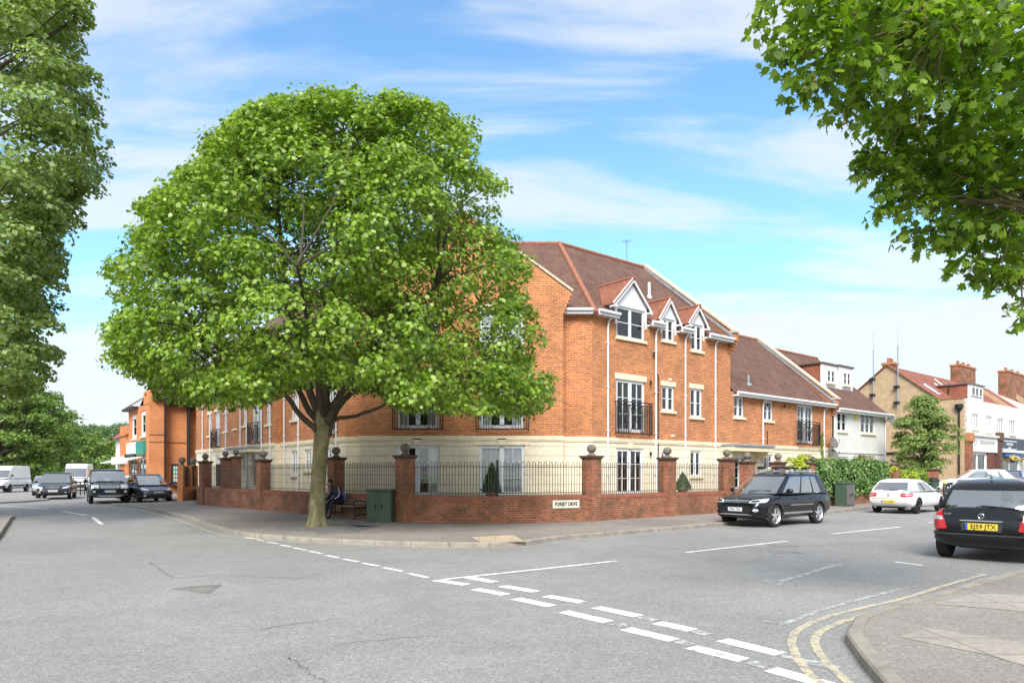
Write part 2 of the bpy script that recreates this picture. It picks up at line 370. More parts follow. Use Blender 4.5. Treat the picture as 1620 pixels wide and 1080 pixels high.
def facade(mb, W, s0, s1, z0, z1, holes, depth=.16, mi=0, reveal=None):
    """wall sheet with rectangular holes and their reveals"""
    flip = (W.d.cross(Vector((0, 0, 1)))).dot(W.n) < 0
    hs = [(max(a, s0), min(b, s1), max(c, z0), min(d, z1)) for a, b, c, d in holes if a < s1 and b > s0 and c < z1-.01 and d > z0+.01]
    xs = sorted({s0, s1, *[h[0] for h in hs], *[h[1] for h in hs]}); zs = sorted({z0, z1, *[h[2] for h in hs], *[h[3] for h in hs]})
    def q(a, b, c, d, n0=0, n1=0):
        p = [W.pt(a, c), W.pt(b, c), W.pt(b, d), W.pt(a, d)]; mb.face(p[::-1] if flip else p, mi)
    for i in range(len(xs)-1):
        for j in range(len(zs)-1):
            a, b, c, d = xs[i], xs[i+1], zs[j], zs[j+1]; cx, cz = (a+b)/2, (c+d)/2
            if any(h[0] < cx < h[1] and h[2] < cz < h[3] for h in hs): continue
            q(a, b, c, d)
    rm = mi if reveal is None else reveal
    for a, b, c, d in hs:
        P = W.pt
        fs = [[P(a, c), P(a, c, -depth), P(a, d, -depth), P(a, d)], [P(b, c), P(b, d), P(b, d, -depth), P(b, c, -depth)],
              [P(a, c), P(b, c), P(b, c, -depth), P(a, c, -depth)]]
        if d < z1-.001: fs.append([P(a, d), P(a, d, -depth), P(b, d, -depth), P(b, d)])
        for f in fs: mb.face(f[::-1] if flip else f, rm)
# windows -----------------------------------------------------------
rw = random.Random(7)
def curtain(W, parent, s0, s1, z0, z1, n, mat='curtain'):
    mb = MB(); k = max(8, int((s1-s0)/.045)); ph = rw.random()*6
    w = lambda i: n+.009*sin(i*1.9+ph)+.007*sin(i*.83+ph)
    for i in range(k):
        a = s0+(s1-s0)*i/k; b = s0+(s1-s0)*(i+1)/k
        mb.face([W.pt(a, z0, w(i)), W.pt(b, z0, w(i+1)), W.pt(b, z1, w(i+1)), W.pt(a, z1, w(i))])
    return mb.build('curtain', mat, parent, smooth=True, angle=80)
def window(parent, W, r, cols=2, rows=2, sill=True, lintel=False, curt='full', mat='white', stone='stone_trim', frame=.055, name='window', trans=None):
    a, b, c, d = r; mb = MB(); n0, n1 = -.13, -.06
    f = frame
    mb.wbox(W, a+.002, a+f, n0, n1, c+.002, d-.002); mb.wbox(W, b-f, b-.002, n0, n1, c+.002, d-.002)
    mb.wbox(W, a+f, b-f, n0, n1, c+.002, c+f); mb.wbox(W, a+f, b-f, n0, n1, d-f, d-.002)
    if trans: mb.wbox(W, a+f, b-f, n0, n1, d-f-trans, d-f)
    top = d-f-(trans or 0)
    w = (b-a-2*f)/cols
    for i in range(cols):
        x0, x1 = a+f+w*i, a+f+w*(i+1)
        if i: mb.wbox(W, x0-f*.55, x0+f*.55, n0, n1+.002, c+f, top)
        g = f*.7; l0 = x0+(f*.55 if i else 0); l1 = x1-(f*.55 if i < cols-1 else 0)
        mb.wbox(W, l0, l0+g, n0+.01, n1+.012, c+f, top); mb.wbox(W, l1-g, l1, n0+.01, n1+.012, c+f, top)
        mb.wbox(W, l0+g, l1-g, n0+.01, n1+.012, c+f, c+f+g); mb.wbox(W, l0+g, l1-g, n0+.01, n1+.012, top-g, top)
        for j in range(1, rows):
            z = c+f+(top-c-f)*j/rows; mb.wbox(W, l0+g, l1-g, n0+.02, n1+.004, z-.014, z+.014)
        if name == 'french_door': 
            xm = (l0+l1)/2; mb.wbox(W, xm-.011, xm+.011, n0+.021, n1+.003, c+f+g, top-g)
    fr = mb.build(name, mat, parent)
    p = MB(); p.wbox(W, a+f*.5, b-f*.5, -.102, -.096, c+f*.5, d-f*.5); p.build('pane', 'glass', fr)
    if curt:
        if curt == 'full': curtain(W, fr, a+.03, b-.03, c+.03, d-.03, -.155)
        elif curt == 'dim': curtain(W, fr, a+.03, b-.03, c+.03, d-.03, -.16, 'curtain_dim')
        elif curt == 'sides':
            q = (b-a)*.27; curtain(W, fr, a+.03, a+q, c+.03, d-.03, -.155); curtain(W, fr, b-q, b-.03, c+.03, d-.03, -.24)
        elif curt == 'half': curtain(W, fr, a+.03, b-.03, c+.03, c+(d-c)*.5, -.155)
    # a near-black panel behind the glass, room darkness put into its colour
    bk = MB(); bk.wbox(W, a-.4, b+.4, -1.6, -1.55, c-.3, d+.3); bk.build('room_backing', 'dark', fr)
    if sill:
        s = MB(); s.wbox(W, a-.08, b+.08, -.05, .09, c-.11, c+.004); s.build('sill', stone, fr)
    if lintel:
        s = MB(); s.wbox(W, a-.09, b+.09, -.02, .03, d-.003, d+lintel); s.build('lintel', stone, fr)
    return fr
def balcony(parent, W, a, b, c, d):
    mb = MB(); n = .22; t = .042
    for z in (c, d, d-.13): mb.wbox(W, a, b, n-.02, n+.02, z-t*.5, z+t*.5)
    for z in (c, d):
        mb.wbox(W, a, a+.035, 0, n, z-.015, z+.015); mb.wbox(W, b-.035, b, 0, n, z-.015, z+.015)
    mb.wbox(W, a, a+.035, n-.022, n+.022, c, d); mb.wbox(W, b-.035, b, n-.022, n+.022, c, d)
    for i in range(1, 3):
        for s_ in (a, b-.02): mb.wbox(W, s_, s_+.016, n*i/3-.008, n*i/3+.008, c, d)
    k = max(6, int((b-a)/.11)); m = (a+b)/2; hw = min((b-a)*.24, .42)
    for i in range(1, k):
        x = a+(b-a)*i/k
        if abs(x-m) > hw+.02: mb.wbox(W, x-.013, x+.013, n-.01, n+.01, c, d-.13)
    for x in (m-hw-.02, m+hw+.02): mb.wbox(W, x-.01, x+.01, n-.01, n+.01, c, d-.13)
    z0, z1 = c, d-.13
    mb.beam(W.pt(m-hw, z0, n), W.pt(m+hw, z1, n), .028, .02); mb.beam(W.pt(m-hw, z1, n+.004), W.pt(m+hw, z0, n+.004), .028, .02)
    zc = (z0+z1)/2; rz = (z1-z0)*.36; rs = hw*.62
    mb.tube([W.pt(m+rs*cos(q), zc+rz*sin(q), n+.002) for q in [2*pi*i/20 for i in range(21)]], .018, 5, caps=False)
    return mb.build('juliet_balcony', 'black', parent)
def drainpipe(parent, W, s, z0, z1, top=.0, mat='white', r=.042):
    mb = MB(); mb.tube([W.pt(s, z0, .07), W.pt(s, z1-.5, .07), W.pt(s, z1-.3, .10), W.pt(s, z1-.12, .28), W.pt(s, z1+.02, .30)], r, 8)
    z = z0+.8
    while z < z1-.6: mb.wbox(W, s-.07, s+.07, .01, .12, z, z+.04); z += 1.9
    return mb.build('drainpipe', mat, parent, smooth=True)
def text_mesh(name, txt, size, mat, parent, frame, extrude=.004, align='CENTER', fit=None, bold=0.):
    """frame: 4x4 matrix whose x is the reading direction, y up, z out of the surface"""
    cu = bpy.data.curves.new(name, 'FONT'); cu.body = txt; cu.size = size; cu.offset = bold; cu.extrude = extrude; cu.align_x = align; cu.align_y = 'CENTER'
    t = bpy.data.objects.new(name+'_tmp', cu); COL.objects.link(t)
    dg = bpy.context.evaluated_depsgraph_get(); me = bpy.data.meshes.new_from_object(t.evaluated_get(dg))
    bpy.data.objects.remove(t); bpy.data.curves.remove(cu)
    if fit:
        xs = [v.co.x for v in me.vertices]; w = max(xs)-min(xs); me.transform(Matrix.Diagonal((fit/w, 1, 1, 1)))
    me.materials.clear(); me.materials.append(M[mat]); me.transform(frame)
    return me
def wall_frame(W, s, z, n):
    q = W.pt(s, z, n); x = W.d if W.d.cross(Vector((0, 0, 1))).dot(W.n) > 0 else -W.d
    m = Matrix(((x.x, 0, W.n.x, q.x), (x.y, 0, W.n.y, q.y), (x.z, 1, W.n.z, q.z), (0, 0, 0, 1))); return m
# ================================================================== ground
def sheet(name, pts, z, mat, kind='structure', hole=None):
    from mathutils.geometry import tessellate_polygon
    bm = bmesh.new(); vs = [bm.verts.new((p[0], p[1], z)) for p in pts]
    for tri in tessellate_polygon([[Vector((p[0], p[1], 0)) for p in pts]]):
        try: bm.faces.new([vs[i] for i in tri])
        except ValueError: pass
    bm.normal_update()
    for f in bm.faces:
        if f.normal.z < 0: f.normal_flip()
    me = bpy.data.meshes.new(name); bm.to_mesh(me); bm.free(); me.materials.append(M[mat]); auto_uv(me)
    return tag(link_mesh(name, me), kind=kind)
def smooth_line(pts, k=6):
    P = [Vector((p[0], p[1], 0)) for p in pts]; out = []
    for i in range(len(P)-1):
        p0, p1, p2, p3 = P[max(i-1, 0)], P[i], P[i+1], P[min(i+2, len(P)-1)]
        for j in range(k):
            t = j/k; out.append(.5*((2*p1)+(p2-p0)*t+(2*p0-5*p1+4*p2-p3)*t*t+(3*p1-p0-3*p2+p3)*t**3))
    return out+[P[-1]]
def offset_line(P, d):
    out = []
    for i, p in enumerate(P):
        t = (P[min(i+1, len(P)-1)]-P[max(i-1, 0)]).normalized(); out.append(p+Vector((-t.y, t.x, 0))*d)
    return out
DR = Vector((.774, .633, 0)).normalized(); NR = Vector((.633, -.774, 0)).normalized()     # right hand street
DL = Vector((-.622, .783, 0)).normalized(); NL = Vector((-.783, -.622, 0)).normalized()   # left hand street
sheet('ground', [(-1500, -300), (1500, -300), (1500, 2500), (-1500, 2500)], -.03, 'grass')
sheet('road', [(-120, -60), (110, -60), (110, 140), (-120, 140)], 0, 'road')
kerbs = [gp(*p) for p in ((175, 799), (216, 803.5), (268, 814), (311, 827), (346, 839), (389, 849), (454, 855), (549, 860.5), (652, 864.5), (713, 865.5), (790, 865), (846, 861), (882, 854.5), (979, 846), (1136, 832), (1225, 822.5), (1305, 813), (1373, 805))]
far_r = kerbs[-1]+DR*60
tip = kerbs[0]
front_line = smooth_line(kerbs)
back_in = [Vector((-27.5, 50, 0)), Vector((-18.6, 38.5, 0)), Vector((-19.4, 36.3, 0))]
kerb_line = [back_in[0]+DL*60]+back_in+front_line+[far_r]
pk = offset_line(kerb_line, .07); pk[4] = Vector((-20.62, 35.33, 0)); pk[5] = pk[6]-(pk[6]-pk[4])*.5
pave_poly = [(p.x, p.y) for p in pk]+[(90, 120), (-70, 120)]
sheet('pavement', pave_poly, .10, 'pave')
def kerb(name, line, w=.14, h=.112, side=1):
    """a row of kerbstones, 0.9 m each, with open joints"""
    L0 = [Vector((p.x, p.y, 0)) for p in line]; seg = []
    pts = [L0[0]]; acc = 0
    cur = L0[0]; i = 1; step = .914; d = step
    while i < len(L0):
        r = (L0[i]-cur).length
        if r < d: d -= r; cur = L0[i]; i += 1
        else: cur = cur+(L0[i]-cur).normalized()*d; pts.append(cur); d = step
    off = offset_line(pts, w*side); mb = MB()
    for a, b, c, e in zip(pts, pts[1:], off[1:], off):
        t = (b-a).normalized()*.006
        A, B, C_, E = a+t, b-t, c-t, e+t
        lo = 0; hi = h; ins = (E-A).normalized()*.018
        mb.face([A, B, B+Vector((0, 0, h-.02)), A+Vector((0, 0, h-.02))]) if False else None
        ring = lambda p0, p1: [p0+Vector((0, 0, -.02)), p0+Vector((0, 0, h-.02)), p0+(p1-p0).normalized()*.02+Vector((0, 0, h)), p1+Vector((0, 0, h)), p1+Vector((0, 0, -.02))]
        r0, r1 = ring(A, E), ring(B, C_); n = 5; b_ = len(mb.v); f0 = len(mb.f); mb.v += r0+r1
        for k in range(n):
            mb.f.append([b_+k, b_+n+k, b_+n+(k+1) % n, b_+(k+1) % n]); mb.m.append(0)
        mb.f.append([b_+k for k in range(n)][::-1]); mb.m.append(0); mb.f.append([b_+n+k for k in range(n)]); mb.m.append(0); mb.outward(f0)
    return tag(mb.build(name, 'kerb', recalc=True), kind='structure')
kerb('kerb', kerb_line)
# near right pavement
kr = [gp(1440, 1150), gp(1375, 1068), gp(1345, 1031), gp(1335.6, 1003), gp(1351, 990), gp(1402, 971), gp(1457, 956), gp(1571, 923), gp(1640, 901.5)]
krs = smooth_line(kr, 8); krs = [krs[0]+Vector((.5, -4, 0))]+krs+[krs[-1]+DR*45]
sheet('pavement', [(p.x, p.y) for p in offset_line(krs, -.07)]+[(60, 25), (40, -12), (8, -10)], .10, 'pave_near')
kerb('kerb', krs, side=-1)
# near left pavement corner
kl = smooth_line([gp(-420, 812), gp(-120, 812), gp(12, 818.5), gp(17, 823), gp(8, 838), gp(-4, 855), gp(-60, 905), gp(-260, 1050)], 6)
sheet('pavement', [(p.x, p.y) for p in offset_line(kl, -.07)]+[(-60, 8), (-60, 27)], .10, 'pave_near')
kerb('kerb', kl, side=-1)
sheet('verge', [gp(-400, 822, .1).to_2d(), gp(-3, 822, .1).to_2d(), gp(-8, 842, .1).to_2d(), gp(-300, 990, .1).to_2d(), (-50, 12)], .106, 'earth')
# slabs let into the pavements
def quad_px(name, pts, z, mat): return sheet(name, [gp(x, y, z).to_2d() for x, y in pts], z+.004, mat)
quad_px('tactile_paving', [(745, 849), (812, 846), (832, 856.5), (762, 858)], .10, 'tactile')
quad_px('paving_slabs', [(1422, 1007), (1466, 993), (1620, 1016), (1700, 1030), (1700, 1075), (1560, 1035)], .10, 'slab')
quad_px('tactile_paving', [(1478, 955), (1540, 938), (1700, 945), (1700, 980), (1620, 967)], .10, 'slab')
quad_px('pavement_patch', [(498, 836), (530, 829), (600, 832), (560, 842), (500, 846)], .10, 'patch')
quad_px('pavement_patch', [(546, 826), (580, 824), (606, 832), (560, 833)], .10, 'patch')
# road markings ------------------------------------------------------
def strip(pts, w, mat='mark', z=.004, name='road_marking'):
    P = [Vector((p.x, p.y, 0)) for p in pts]; a, b = offset_line(P, w/2), offset_line(P, -w/2)
    mb = MB()
    for i in range(len(P)-1): mb.face([(b[i].x, b[i].y, z), (b[i+1].x, b[i+1].y, z), (a[i+1].x, a[i+1].y, z), (a[i].x, a[i].y, z)])
    return tag(mb.build(name, mat), kind='structure')
def dash(x0, y0, x1, y1, w=.1, mat='mark', z=.004): strip([gp(x0, y0), gp(x1, y1)], w, mat, z)
c7 = lambda x, y: (x/2.314, 780+y/2.314)
c6 = lambda x, y: (640+x/1.653, 820+y/1.653)
for a in ((895, 161, 935, 166), (938, 169, 972, 175), (979, 178, 1020, 185), (1026, 189, 1067, 196), (1074, 199, 1121, 208), (1129, 211, 1179, 221), (1189, 226, 1242, 236), (1254, 240, 1311, 250), (1326, 255, 1388, 266), (1402, 271, 1473, 285), (1495, 293, 1566, 308)):
    dash(*c7(a[0], a[1]), *c7(a[2], a[3]), .10)
for a in ((82, 161, 162, 173), (184, 184, 266, 199), (290, 209, 386, 229), (415, 243, 533, 270), (578, 288, 706, 318), (750, 336, 888, 370), (957, 394, 1112, 436)):
    dash(*c6(a[0], a[1]), *c6(a[2], a[3]), .20)
for a in ((162, 153, 236, 166), (255, 176, 344, 191), (370, 202, 466, 219), (500, 232, 613, 255), (660, 272, 754, 292), (830, 317, 983, 354)):
    dash(*c6(a[0], a[1]), *c6(a[2], a[3]), .20)
for a in ((540, 272, 576, 281), (712, 320, 748, 330), (895, 374, 950, 386), (617, 257, 657, 268), (758, 294, 795, 303), (990, 357, 1130, 392)):
    dash(*c6(a[0], a[1]), *c6(a[2], a[3]), .17, 'mark_old')
dash(*c6(100, 160), *c6(556, 111), .11, z=.008); dash(1085, 873.5, 1245, 855.5, .11); dash(1316, 844, 1426, 833, .11)
dash(1416, 888.5, 1460, 894, .1); dash(1519, 903, 1556, 909, .1, 'mark_old'); dash(1468, 826, 1498, 824, .1)
dash(c6(800, 0)[0], 862, 1110, 839, .5, 'mark_old', .002) if False else None
strip([gp(*c6(980, 165)), gp(*c6(1140, 118))], .12, 'mark_old', .004); strip([gp(*c6(935, 160)), gp(*c6(985, 172))], .12, 'mark_old', .004)
strip([gp(*c6(940, 268)), gp(*c6(985, 277)), gp(*c6(1100, 235)), gp(*c6(1300, 183))], .08, 'mark_old', .004)
yo = [(1100, 436), (1075, 420), (1040, 385), (1018, 345), (1014, 315), (1035, 288), (1125, 251), (1300, 210), (1400, 179), (1520, 145)]
yi = [(1168, 436), (1145, 415), (1105, 378), (1078, 340), (1075, 312), (1105, 286), (1200, 252), (1330, 217), (1440, 184), (1553, 150)]
for ln in (yo, yi): strip(smooth_line([gp(*c6(*p)) for p in ln], 6), .085, 'yellow', .005, 'yellow_line')
strip(offset_line(front_line[3:66], -.28), .075, 'yellow', .005, 'yellow_line')
dash(0, 799.5, 76, 804.5, .12); dash(98, 808, 137, 815, .12); dash(147, 818, 161, 829, .14)
dash(95, 798, 175, 797, .1, 'mark_old')
def crack(pts, w, seed):
    rr_ = random.Random(seed); P = smooth_line([gp(*c7(x, y)) for x, y in pts], 14)
    Q = [p+Vector((rr_.uniform(-.035, .035), rr_.uniform(-.05, .05), 0)) for p in P]
    return strip(Q, w, 'patch', .003, 'road_crack')
def disc(name, px, py, r, mat, label=None):
    c = gp(px, py); mb = MB(); mb.prism([(c.x+r*cos(2*pi*i/24), c.y+r*sin(2*pi*i/24)) for i in range(24)], -.01, .006)
    return tag(mb.build(name, mat), kind='structure')
disc('manhole_cover', 1239, 863, .34, 'cover'); disc('manhole_cover', 1242, 873, .34, 'cover')
quad_px('drain_cover', [c7(628, 350), c7(700, 340), c7(812, 334), c7(768, 366), c7(735, 363)], .0, 'cover')
crack(((545, 250), (600, 285), (640, 308), (800, 300), (1000, 308), (1180, 312)), .014, 1)
crack(((960, 498), (1060, 480), (1240, 460)), .010, 2)
crack(((1060, 600), (1110, 640), (1180, 694)), .009, 3); crack(((1230, 555), (1400, 535), (1600, 520)), .008, 4)
strip(smooth_line([gp(880, 851), gp(1090, 868), gp(1300, 862), gp(1480, 850)], 5), .03, 'patch', .002, 'road_crack')
# (cracks above are wobbled below)
# the far-left traffic island and the far grass field
isl = [gp(-10, 792), gp(30, 790), gp(72, 789.3), gp(78, 791.5), gp(40, 794.5), gp(-10, 797)]
mb = MB(); mb.prism([(p.x, p.y) for p in isl][::-1], 0, .09); tag(mb.build('traffic_island', 'pave_near', recalc=True), kind='structure')

# ================================================================== apartment building
apt = thing('apartment_building', 'three storey orange brick apartment building on the corner with cream stone ground floor', 'building', (-2.1, 33, .1))
G = .80
Wf = Wall((-6.37, 28.5), (1, 0), (0, -1))       # projecting gabled bay
Wr0 = Wall((-7.06, 29.1), (1, 0), (0, -1))      # recessed strips either side
C1 = Vector((3.42, 29.1, 0)); L1 = Vector((-7.06, 29.1, 0))
Wr = Wall(C1, DR, NR); Wl = Wall(L1, DL, NL)
ZB = 3.2; EV = 8.55; S3 = 10.3; S2 = 21.45; S1 = 29.2
SL = Wl.s_at(445); SLE = 23.2
Wl2 = Wl.shift(.35)
stone, bk = MB(), MB()
H = {}
def R_(W, *r): return W.rect(*r)
# right wing openings
rg = {'fd': R_(Wr, 975, 1018, 709, 781), 'w1': R_(Wr, 1046, 1061, 715, 752), 'w2': R_(Wr, 1092, 1109.5, 713, 753), 'dr': R_(Wr, 1160, 1183, 718, 775), 'w3': R_(Wr, 1208.5, 1223, 718.5, 741), 'w4': R_(Wr, 1262, 1284, 719, 745)}
ru = {'fd': R_(Wr, 975, 1020.5, 601.5, 683), 'w1': R_(Wr, 1047, 1067, 610.5, 650), 'w2': R_(Wr, 1092, 1111, 614.5, 660)}
ru2 = {'w1': R_(Wr, 1161, 1177, 627.6, 660), 'w2': R_(Wr, 1208, 1223, 634, 665.5), 'fd': R_(Wr, 1261, 1286.6, 640.5, 700)}
rd = [(R_(Wr, 975.5, 1020, 487.6, 536.5), (1002.5, 442), 971, 1027.5), (R_(Wr, 1047, 1067, 504.5, 539.5), (1061, 474), 1043, 1075), (R_(Wr, 1093, 1111.5, 513.6, 555), (1105.5, 486), 1088, 1119)]
facade(stone, Wr, 0, S2, .05, ZB, list(rg.values()))
facade(bk, Wr, 0, S3, ZB, EV, list(ru.values())+[d[0] for d in rd])
facade(bk, Wr, S3, S2, ZB, 5.95, list(ru2.values()))
# left wing openings
lg = {'w1': R_(Wl2, 384, 391, 717, 745.5), 'dr': R_(Wl2, 398, 409, 715, 772), 'w2': R_(Wl2, 421, 428, 715, 748), 'w3': R_(Wl2, 341, 347, 720, 745)}
lg2 = {'w1': R_(Wl, 461, 470, 713, 751), 'w2': R_(Wl, 482, 491.5, 711, 744), 'w3': R_(Wl, 513, 524, 709, 742)}
lu = {'w1': R_(Wl2, 329, 335, 655.5, 689), 'fd1': R_(Wl2, 340, 348, 651, 705), 'w2': R_(Wl2, 354, 359.5, 655, 682), 'w3': R_(Wl2, 384.5, 391, 639, 673), 'fd2': R_(Wl2, 399, 413, 635.5, 698), 'w4': R_(Wl2, 421, 429, 629, 671)}
lu2 = {'w1': R_(Wl, 461, 471, 624, 664), 'fd': R_(Wl, 508, 530, 608, 686)}
lt = {'w1': R_(Wl2, 384, 391, 585, 615), 'w2': R_(Wl2, 399, 413, 572, 606), 'w3': R_(Wl2, 421, 429, 560, 600)}
lt2 = {'w1': R_(Wl, 461, 471, 530, 580), 'w2': R_(Wl, 510, 528, 500, 560)}
facade(stone, Wl2, SL, SLE, .05, ZB, list(lg.values())); facade(stone, Wl, 0, SL, .05, ZB, list(lg2.values()))
facade(bk, Wl2, SL, SLE, ZB, EV, list(lu.values())+list(lt.values())); facade(bk, Wl, 0, SL, ZB, EV, list(lu2.values())+list(lt2.values()))
for mb_, z0, z1 in ((stone, .05, ZB), (bk, ZB, EV)):
    mb_.face([Wl.pt(SL, z0), Wl2.pt(SL, z0), Wl2.pt(SL, z1), Wl.pt(SL, z1)][::-1])
# front bay and recessed strips
fg = {'a': R_(Wf, 625, 696, 703.6, 783), 'b': R_(Wf, 757.8, 830, 703.6, 783)}
fu = {'a': R_(Wf, 628, 694, 598, 677), 'b': R_(Wf, 759, 829, 598, 677)}
ft = {'a': R_(Wf, 628, 694, 490, 565), 'b': R_(Wf, 759, 829, 490, 565)}
facade(stone, Wf, 0, 8.51, .05, ZB, list(fg.values())); facade(bk, Wf, 0, 8.51, ZB, 9.2, list(fu.values())+list(ft.values()))
for W_, a, b in ((Wr0, 0, .69), (Wr0, 9.2, 10.48)):
    facade(stone, W_, a, b, .05, ZB, []); facade(bk, W_, a, b, ZB, EV, [])
for x in (0, 8.51):
    for mb_, z0, z1 in ((stone, .05, ZB), (bk, ZB, 9.2)):
        f = [Wf.pt(x, z0), Wf.pt(x, z0, -.6), Wf.pt(x, z1, -.6), Wf.pt(x, z1)]; mb_.face(f if x == 0 else f[::-1])
# gable of the bay
gx0, gx1, gxm = -.36, 8.87, 4.255
for n0, n1 in ((-.32, 0),):
    poly = [Wf.pt(0, 9.2, n1), Wf.pt(8.51, 9.2, n1), Wf.pt(gx1, 9.25, n1), Wf.pt(gxm, 12.6, n1), Wf.pt(gx0, 9.25, n1)]
    bk.slab(poly, (0, .32, 0))
for x0, x1 in ((8.51, gx1), (gx0, 0)):
    for k in range(5):
        e = .36*(k+1)/5; a, b = (8.51, 8.51+e) if x0 == 8.51 else (-e, 0)
        bk.wbox(Wf, a, b, -.32, .001, 8.35+k*.18, 8.53+k*.18 if k < 4 else 9.25)
# end and back walls (closed shell)
def end_wall(W, s, D, z0, ze, zr, dr, mb):
    P = lambda n, z: W.pt(s, z, -n)
    mb.face([P(0, z0), P(D, z0), P(D, ze), P(dr, zr), P(0, ze)]); 
RIDGE_R, BACK_R = 5.68, 11.36
for W_, s, ze, zr, dr in ((Wr, S3, EV, 13.65, 5.68), (Wl2, SLE, EV, 13.65, 6.03)):
    end_wall(W_, s, dr*2, 0, ze, zr, dr, bk)
end_wall(Wr, S2, 10.2, 0, 5.9, 10.7, 5.1, bk)
for W_, a, b, D, z in ((Wr, 5, S3, 11.36, EV), (Wr, S3, S2, 10.2, 5.9), (Wl2, 6, SLE, 12.06, EV)):
    bk.face([W_.pt(a, 0, -D), W_.pt(b, 0, -D), W_.pt(b, z, -D), W_.pt(a, z, -D)])
stone.build('stone_wall', 'stone', apt); bk.build('brick_wall', 'brick', apt)
# string course and plinth
mb = MB()
for W_, a, b in ((Wr, 0, S2), (Wf, -.03, 8.54), (Wr0, 0, .66), (Wr0, 9.23, 10.5), (Wl, 0, SL), (Wl2, SL, SLE)):
    mb.wbox(W_, a, b, 0, .06, ZB-.13, ZB+.03); mb.wbox(W_, a, b, .0, .04, ZB-.19, ZB-.13)
mb.build('string_course', 'stone_trim', apt)
# stone lintels with keystones over the bay's ground floor doors
for k in ('a', 'b'):
    a, b, c, d = fg[k]; mb = MB(); m = (a+b)/2
    mb.wbox(Wf, a-.25, m-.22, 0, .022, d, d+.27); mb.wbox(Wf, m+.22, b+.25, 0, .022, d, d+.27)
    mb.slab([Wf.pt(m-.13, d-.0, 0), Wf.pt(m+.13, d-.0, 0), Wf.pt(m+.19, d+.27, 0), Wf.pt(m-.19, d+.27, 0)], Wf.n*.06)
    mb.build('keystone_lintel', 'stone_trim', apt)
a, b, c, d = rg['fd']; m = (a+b)/2; mb = MB(); mb.slab([Wr.pt(m-.11, d, 0), Wr.pt(m+.11, d, 0), Wr.pt(m+.17, d+.3, 0), Wr.pt(m-.17, d+.3, 0)], Wr.n*.05); mb.build('keystone_lintel', 'stone_trim', apt)
# windows and doors
FD = dict(cols=2, rows=3, sill=False, frame=.075, name='french_door')
window(apt, Wf, fg['a'], curt='sides', **FD); window(apt, Wf, fg['b'], curt='dim', **FD)
for k in ('a', 'b'):
    window(apt, Wf, fu[k], curt='sides', **FD); window(apt, Wf, ft[k], curt='dim', cols=2, rows=3, sill=True, lintel=.25)
    a, b, c, d = fu[k]; balcony(apt, Wf, a-.16, b+.2, 3.5, 4.62)
window(apt, Wr, rg['fd'], curt='full', **FD); window(apt, Wr, rg['w1'], rows=2, curt='dim'); window(apt, Wr, rg['w2'], curt='dim')
window(apt, Wr, rg['w3'], curt='full'); window(apt, Wr, rg['w4'], curt='dim')
window(apt, Wr, rg['dr'], curt=None, cols=2, rows=3, sill=False, frame=.09, name='entrance_door', trans=.05)
window(apt, Wr, ru['fd'], curt='sides', lintel=.26, **FD); window(apt, Wr, ru['w1'], curt='dim', lintel=.22); window(apt, Wr, ru['w2'], curt='full', lintel=.22)
a, b, c, d = R_(Wr, 972, 1026, 637, 686); balcony(apt, Wr, a, b, c, d)
window(apt, Wr, ru2['w1'], curt='full'); window(apt, Wr, ru2['w2'], curt='full'); window(apt, Wr, ru2['fd'], curt=None, **FD)
a, b, c, d = R_(Wr, 1259.5, 1292, 667.5, 703); balcony(apt, Wr, a, b, c, d)
for k, v in lg.items():
    if k == 'dr': window(apt, Wl2, v, curt=None, cols=1, rows=3, sill=False, frame=.08, name='entrance_door')
    else: window(apt, Wl2, v, curt='full')
for v in lg2.values(): window(apt, Wl, v, curt='full')
for k, v in lu.items():
    if k[0] == 'f': window(apt, Wl2, v, curt='sides', lintel=.22, **FD); balcony(apt, Wl2, v[0]-.15, v[1]+.15, v[2]-.1, v[2]+1.0)
    else: window(apt, Wl2, v, curt='full', lintel=.25)
for k, v in lu2.items():
    if k[0] == 'f': window(apt, Wl, v, curt='sides', lintel=.22, **FD); balcony(apt, Wl, v[0]-.15, v[1]+.15, v[2]-.1, v[2]+1.0)
    else: window(apt, Wl, v, curt='full', lintel=.25)
for v in lt.values(): window(apt, Wl2, v, curt='full')
for v in lt2.values(): window(apt, Wl, v, curt='full')
# a bricked-up window recess on the left wing
a, b, c, d = R_(Wl2, 369, 375, 643, 678); mb = MB(); mb.wbox(Wl2, a, b, .0, .02, c, d); mb.build('blind_window', 'brick', apt)
mb = MB(); mb.wbox(Wl2, a-.08, b+.08, 0, .07, c-.1, c); mb.wbox(Wl2, a-.08, b+.08, 0, .03, d, d+.25); mb.build('sill', 'stone_trim', apt)
# entrance canopies
a, b, c, d = R_(Wr, 1139, 1203, 700, 708); mb = MB(); mb.wbox(Wr, a, b, 0, .9, 3.05, 3.16); cn = mb.build('entrance_canopy', 'lead', apt)
mb = MB(); mb.wbox(Wr, a+.05, b-.05, 0, .82, 2.8, 3.05); mb.wbox(Wr, a+.1, a+.42, 0, .5, 2.5, 2.8); mb.wbox(Wr, b-.42, b-.1, 0, .5, 2.5, 2.8); mb.wbox(Wr, a+.15, a+.5, 0, .06, .8, 2.5); mb.wbox(Wr, b-.5, b-.15, 0, .06, .8, 2.5); mb.build('canopy_fascia', 'stone_trim', cn)
a, b, c, d = R_(Wl2, 378, 415, 703, 712); mb = MB(); mb.wbox(Wl2, a, b, 0, .8, 3.0, 3.1); cn = mb.build('entrance_canopy', 'lead', apt)
mb = MB(); mb.wbox(Wl2, a+.05, b-.05, 0, .72, 2.8, 3.0); mb.build('canopy_fascia', 'stone_trim', cn)
